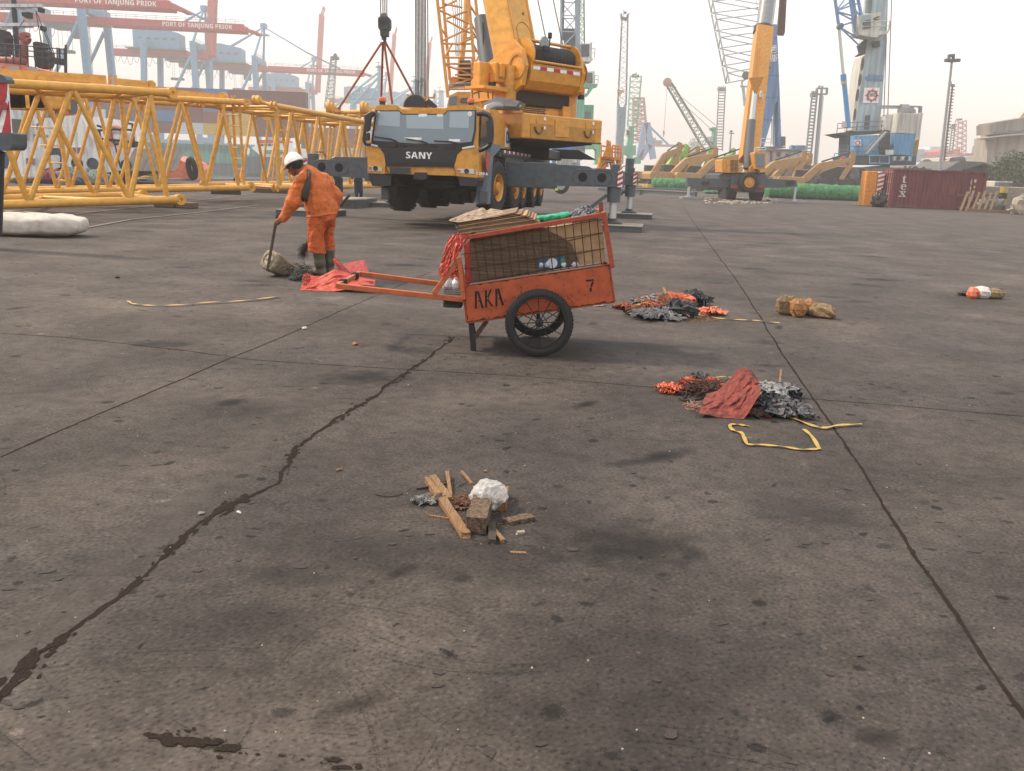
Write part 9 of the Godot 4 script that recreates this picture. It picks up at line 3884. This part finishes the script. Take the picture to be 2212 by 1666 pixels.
func build_litter() -> void:
	var wood:=mat("split_wood","8f6c49",0.85,0.0,"wood",5.0,"wood",0.2)
	var old:=mat("block_wood","6a5642",0.9,0.0,"patch",5.0,"wood",0.15)
	var darkw:=mat("burnt_wood","42382f",0.9,0.0,"wood",5.0)
	# pile with the plastic bag,nearest the photographer
	wood_piece("square dirty timber block standing before the plastic bag","S6",1095,760,1170,500,0.082,0.07,0.0,old,4,"timber_block")
	wood_piece("longest split board, leaning from the pile's upper left to lower middle","S6",985,865,575,250,0.038,0.022,0.0,wood,5)
	wood_piece("narrow splintered board beside the longest one","S6",800,470,620,250,0.03,0.02,0.012,wood,6)
	wood_piece("upright thin sliver at the back of the wood pile","S6",825,480,775,210,0.016,0.012,0.02,wood,7)
	wood_piece("thin sliver pointing away above the plastic bag's left side","S6",1050,300,938,184,0.012,0.01,0.01,wood,8)
	wood_piece("flat brown board offcut lying right of the timber block","S6",1430,715,1710,660,0.05,0.016,0.0,old,9)
	wood_piece("dark charred offcut lying in front of the timber block","S6",1275,940,1270,720,0.03,0.02,0.0,darkw,10)
	wood_piece("pale splinter right of the charred offcut","S6",1395,930,1285,800,0.018,0.014,0.0,wood,11)
	wood_piece("grey stick under the timber block's front edge","S6",990,820,1180,858,0.010,0.010,0.0,darkw,12)
	wood_piece("thin pale stick left of the longest board","S6",585,652,805,685,0.009,0.008,0.0,wood,13)
	wood_piece("pale upright chunk right of the plastic bag","S6",1370,540,1400,380,0.045,0.05,0.0,wood,14)
	wood_piece("forked pale chip lying alone below the wood pile","S6",1480,1055,1650,1060,0.014,0.006,0.0,wood,15)
	wood_piece("grey twig crossing behind the longest board","S6",450,352,780,318,0.010,0.008,0.01,darkw,16)
	wood_piece("dark slat under the rusty chips behind the timber block","S6",860,575,1040,572,0.012,0.01,0.0,darkw,17)
	wood_piece("grey pebble like chip below the flat offcut","S6",1548,838,1630,832,0.02,0.01,0.0,mat("concrete_pale","a39a8c"),18)
	var film:=mat("bag_film","c9c9c6",0.3,0.0,"")
	film.transparency=BaseMaterial3D.TRANSPARENCY_ALPHA
	film.albedo_color.a=0.5
	film.backlight_enabled=true
	film.backlight=Color(0.5,0.5,0.5)
	var m:=MB.new()
	var c:=on_ground("S6",1210,560)
	noise.seed=15
	noise.frequency=1.0
	var rows:=[]
	for i in 34:
		var th:=PI*i/33.0
		var row:=[]
		for k in 64:
			var ph:=-TAU*k/64.0
			var dv:=Vector3(sin(th)*cos(ph),cos(th),sin(th)*sin(ph))
			var n0:=noise.get_noise_3dv(dv*1.1)
			var kk:=1.0+0.4*n0+0.08*noise.get_noise_3dv(dv*2.3+Vector3(4,4,4))
			if i>0 and i<33:
				kk-=0.11*absf(sin(ph*3.0+n0*6.0+th*2.0))*sin(th)+0.06*absf(noise.get_noise_3dv(dv*3.0))
			var pt: Vector3=c+Vector3(0.012,0.062,0.015)+dv.rotated(Vector3.FORWARD,0.7)*kk*Vector3(0.077,0.064,0.07)
			pt.y=maxf(pt.y,0.004)
			row.append(pt)
		rows.append(row)
	m.sheet(rows,true)
	single(m,"plastic_bag",film,"crumpled white translucent plastic bag on the wood pile","plastic bag",c)
	heap_part("grey crumpled paper at the left end of the wood pile","paper_scrap","paper","S6",525,500,Vector3(0.04,0.022,0.025),mat("paper_grey","8b8984",0.8,0.0,"patch",4.0),31,0.8)
	heap_part("brown and grey torn paper beside the longest board","paper_scrap","paper","S6",640,490,Vector3(0.045,0.018,0.025),mat("paper_brown","8d7a66",0.8,0.0,"patch",4.0),32,0.9,true)
	m=MB.new()
	rng.seed=61
	for k in 150:
		var g:=on_ground("S6",950+rng.randfn(0,60),510+rng.randfn(0,30),0.004)
		m.box(g+Vector3(0,rng.randf()*0.016,0),Vector3(rng.randf_range(0.006,0.02),0.003,rng.randf_range(0.005,0.012)),0.0,Basis.from_euler(Vector3(rng.randfn()*0.6,rng.randf()*TAU,rng.randfn()*0.6)))
	stuff(single(m,"rust_chips",mat("chip_brown","6b4a36",0.9,0.0,"fine",5.0),"small heap of rust brown chips behind the timber block","wood chips",on_ground("S6",950,510)))
	m=MB.new()
	for k in 420:
		var rr:=absf(rng.randfn(0,1))
		var an:=rng.randf()*TAU
		var g:=on_ground("S6",1050+cos(an)*rr*360,560+sin(an)*rr*170,0.001)
		m.box(g,Vector3(rng.randf_range(0.002,0.009),0.002,rng.randf_range(0.002,0.005)),0.0,Basis(Vector3.UP,rng.randf()*TAU))
	stuff(single(m,"wood_crumbs",wood,"pale wood crumbs scattered round the wood pile","wood crumbs",on_ground("S6",1050,560)))
	m=MB.new()
	m.path(curve([on_ground("S6",-10,412,0.004),on_ground("S6",120,438,0.004),on_ground("S6",230,425,0.004),on_ground("S6",288,395,0.006)],5),0.0025,5)
	single(m,"cord",darkw,"short black cord end lying left of the wood pile","cord",on_ground("S6",120,438))

	# heap with the red sack
	var strap_y:=mat("strap_yellow","a98b35",0.5,0.0,"grime",4.0)
	var sack:=mat("sack_red","84392e",0.85,0.0,"patch",2.0)
	m=MB.new()
	var s0:=on_ground("S5",800,620)
	drape(m,"S5",[600,400,700,370,800,280,900,170,960,150,1030,185,1085,265],[520,585,640,600,760,640,860,640,940,642,1020,540,1108,380],-s0.z+0.34,-s0.z-0.03,0.03,41,44,3.4)
	single(m,"red_sack",sack,"dirty red woven sack thrown over the nearer rag heap","sack",s0)
	var rag:=mat("rag_grey","6f6f72",0.9,0.0,"patch",3.0)
	var ragd:=mat("rag_dark","45474a",0.85,0.0,"patch",3.0)
	var film2:=mat("film_grey","8d8e8f",0.5,0.0,"patch",3.0)
	for q in [
		["pale grey plastic film at the back of the nearer rag heap",1190,420,0.12,0.075,0.10,film2,42],["grey rag at the right end of the nearer rag heap",1330,590,0.105,0.07,0.085,rag,43],["dark rag between sack and grey rag",1190,560,0.085,0.075,0.08,ragd,44],
		["small grey rag tip at the far right of the nearer rag heap",1420,540,0.05,0.04,0.05,rag,45],["dark plastic lump behind the upright splinter",1330,430,0.06,0.06,0.06,ragd,46],["grey rag lump topping the rope tangle",545,300,0.045,0.06,0.04,rag,47],
		["brown net bundle in front of the sack's right corner",1060,600,0.055,0.03,0.04,mat("net_brown","4e352c",0.9,0.0,"fine",4.0),48],
	]:
		heap_part(q[0],"rag","rag","S5",q[1],q[2],Vector3(q[3],q[4],q[5]),q[6],q[7],0.8,false,1.3,36)
	var orange:=mat("bag_orange","b8522f",0.45,0.0,"grime",4.0)
	for q in [["orange ribbed plastic bag at the left tip of the nearer rag heap",255,380,0.075,0.045,0.04,51],["folded orange plastic standing left of the rope tangle",430,350,0.045,0.06,0.03,52],["orange ribbed plastic behind the rope tangle",620,320,0.06,0.04,0.035,53],["orange scrap under the yellow strap",1150,610,0.03,0.012,0.02,54]]:
		heap_part(q[0],"orange_plastic","plastic","S5",q[1],q[2],Vector3(q[3],q[4],q[5]),orange,q[6],0.6,false,1.3,30)
	m=MB.new()
	tangle(m,"S5",560,390,170,60,0.09,150,56,0.0032)
	single(m,"rope_tangle",mat("rope_brown","4d362e",0.9,0.0,"fine",6.0),"tangle of brown rope and net left of the red sack","rope",on_ground("S5",560,400))
	m=MB.new()
	tangle(m,"S5",480,545,70,35,0.04,50,57,0.002)
	single(m,"frayed_threads",mat("thread_pink","9c7466",0.9),"frayed pinkish threads at the sack's left corner","threads",on_ground("S5",480,550))
	m=MB.new()
	for q in [[345,440,400,462,490,455,580,430,620,405],[390,440,420,400,470,385,540,410,600,405],[230,390,330,402,450,385,560,395]]:
		var pts:=[]
		for i in range(0,q.size(),2):
			pts.append(on_ground("S5",q[i],q[i+1],0.008))
		m.path(curve(pts,5),0.006,6)
	single(m,"dark_rope",mat("rope_black","332823",0.9,0.0,"fine",6.0),"dark rope loops on the ground before the rope tangle","rope",on_ground("S5",450,440))
	strap("yellow strap running right from under the red sack","S5",[1060,488,1180,535,1300,588,1450,648,1620,713,1710,726,1850,702,2055,692],0.024,strap_y,0.008,0.2)
	strap("loose bent yellow strap lying in front of the red sack","S5",[1000,702,920,690,850,686,818,702,850,746,925,770,955,822,985,876,1080,880,1300,896,1480,922,1635,916,1652,903,1590,800,1512,732],0.022,strap_y,0.006,0.2)
	for q in [["short yellow strap bent through the rope tangle",[590,280,600,330,615,390]],["dull yellow strap lying behind the rope tangle",[600,300,680,262,800,268,820,290]],["dull yellow strap end at the sack's lower right",[1140,590,1180,580,1220,590]]]:
		strap(q[0],"S5",q[1],0.02,mat("strap_dull","8c7a3c",0.6,0.0,"grime",4.0),0.05,0.2)
	wood_piece("upright thin splinter stuck in the grey rags","S5",1270,430,1285,300,0.012,0.01,0.10,wood,58)

	# heap beyond,right of the cart
	var g4:=[
		["white grey plastic at the back left of the farther heap",255,165,0.16,0.11,0.1,film2,61,"plastic"],["grey rag in front of the farther heap",300,235,0.24,0.1,0.12,rag,62,"rag"],["dark grey rag front right of the farther heap",430,230,0.22,0.13,0.12,ragd,63,"rag"],
		["pale crumpled film between the front rags",350,235,0.12,0.10,0.08,film2,64,"plastic"],["grey bundled rag standing at the heap's top right",512,160,0.14,0.15,0.12,ragd,65,"rag"],["orange sheet on the crest of the farther heap",430,165,0.22,0.1,0.1,orange,66,"plastic"],
		["orange scrap at the left end of the farther heap",125,180,0.13,0.06,0.08,mat("bag_rust","a4502e",0.6,0.0,"patch",3.0),67,"plastic"],["salmon orange scrap at the right foot of the farther heap",590,210,0.15,0.07,0.1,mat("bag_salmon","c96a4c",0.5,0.0,"grime",4.0),68,"plastic"],["brown cardboard piece in the middle of the farther heap",340,185,0.13,0.12,0.08,mat("cardboard"),69,"cardboard"],
		["brown net lump at the left foot of the farther heap",185,215,0.12,0.07,0.08,mat("net_brown"),70,"net"],
	]
	for q in g4:
		heap_part(q[0],"heap_"+q[8],q[8],"S4",q[1],q[2],Vector3(q[3],q[4],q[5])*0.8,q[6],q[7],0.9,q[7] % 3==0,1.3,28)
	m=MB.new()
	tangle(m,"S4",330,190,150,30,0.16,90,71,0.004)
	single(m,"pink_net",mat("net_pink","a8634c",0.9,0.0,"fine",4.0),"salmon coloured net strands over the middle of the farther heap","net",on_ground("S4",330,200))
	strap("long yellow strap reaching right from the farther heap","S4",[505,205,600,228,700,240,800,245,860,250,975,262],0.03,strap_y,0.01,0.2)
	strap("short yellow strap at the farther heap's right end","S4",[545,160,600,172,645,180],0.03,strap_y,0.05,0.2)
	strap("yellow strap across the farther heap's front","S4",[95,172,180,175,260,170,330,172,420,190],0.03,strap_y,0.12,0.2)
	wood_piece("upright stick at the back of the farther heap","S4",365,140,335,92,0.025,0.02,0.06,wood,72)
	m=MB.new()
	rng.seed=63
	for k in 160:
		var g:=on_ground("S4",560+rng.randfn(0,60),235+rng.randfn(0,12),0.004)
		m.box(g,Vector3(rng.randf_range(0.005,0.02),0.006,0.01),0.0,Basis(Vector3.UP,rng.randf()*TAU))
	stuff(single(m,"heap_crumbs",wood,"brown crumbs spilled at the farther heap's right foot","crumbs",on_ground("S4",560,235)))
	var rock:=mat("rock_tan","8f7757",0.9,0.0,"patch",2.5)
	var rocko:=mat("rock_orange","a87848",0.9,0.0,"patch",2.5)
	for q in [["rounded tan rock, leftmost of the four rocks",1010,212,0.13,0.12,0.1,rock,81],["orange tan rock, second of the four rocks",1070,224,0.10,0.12,0.09,rocko,82],["small broken rock behind, third of the four rocks",1125,212,0.13,0.10,0.1,rocko,83],["long flat rock, rightmost of the four rocks",1205,228,0.18,0.09,0.1,rock,84]]:
		heap_part(q[0],"rock","rock","S4",q[1],q[2],Vector3(q[3],q[4],q[5]),q[6],q[7],0.45,true,2.0,12)
	for q in [["grey flat scrap, leftmost of the far right litter",1995,106,0.14,0.04,0.1,ragd,91],["salmon scrap in the far right litter",2035,122,0.1,0.09,0.08,mat("bag_salmon"),92],["white block leaning in the far right litter",2080,120,0.15,0.09,0.08,mat("foam_white","c9c7c2",0.7),93],["brown lump, rightmost of the far right litter",2150,124,0.17,0.08,0.1,mat("rock_tan"),94]]:
		heap_part(q[0],"far_litter","litter","S4",q[1],q[2],Vector3(q[3],q[4],q[5]),q[6],q[7],0.4,true,2.0,10)
	strap("long dull tan strap lying in the dust left of the red tarp","S7",[708,692,725,706,770,716,860,722,1000,719,1160,706,1300,700,1440,686,1540,672],0.03,mat("strap_tan","a98f5c",0.7,0.0,"grime",4.0),0.012,0.2)
	for q in [
		["white torn scrap on the ground under the handcart's tail","S3",1850,1130,0.1,0.02,0.035,"foam_white",95],["white chip beside the long joint left of the cart","S7",1685,848,0.035,0.012,0.02,"foam_white",96],["reddish leaf scrap left of the prop leg","D",767,745,0.035,0.012,0.02,"bag_rust",97],
		["white chip near the wide crack","S8",1247,322,0.012,0.006,0.008,"foam_white",98],["pale ring shaped scrap in the foreground left","S8",1050,326,0.016,0.006,0.01,"concrete_pale",99],["pale splinter right of the wide crack's bend","S8",1772,98,0.02,0.006,0.008,"split_wood",100],
		["tiny tan chip above the wood pile","S6",1205,165,0.014,0.006,0.01,"split_wood",101],["dark pebble on the paving left of the cart","S7",650,567,0.03,0.015,0.03,"burnt_wood",102],["small pale stone in front of the container","T3",1405,812,0.3,0.12,0.2,"foam_white",103],
	]:
		heap_part(q[0],"ground_scrap","scrap",q[1],q[2],q[3],Vector3(q[4],q[5],q[6]),mat(q[7]),q[8],0.7,true,2.0,10)
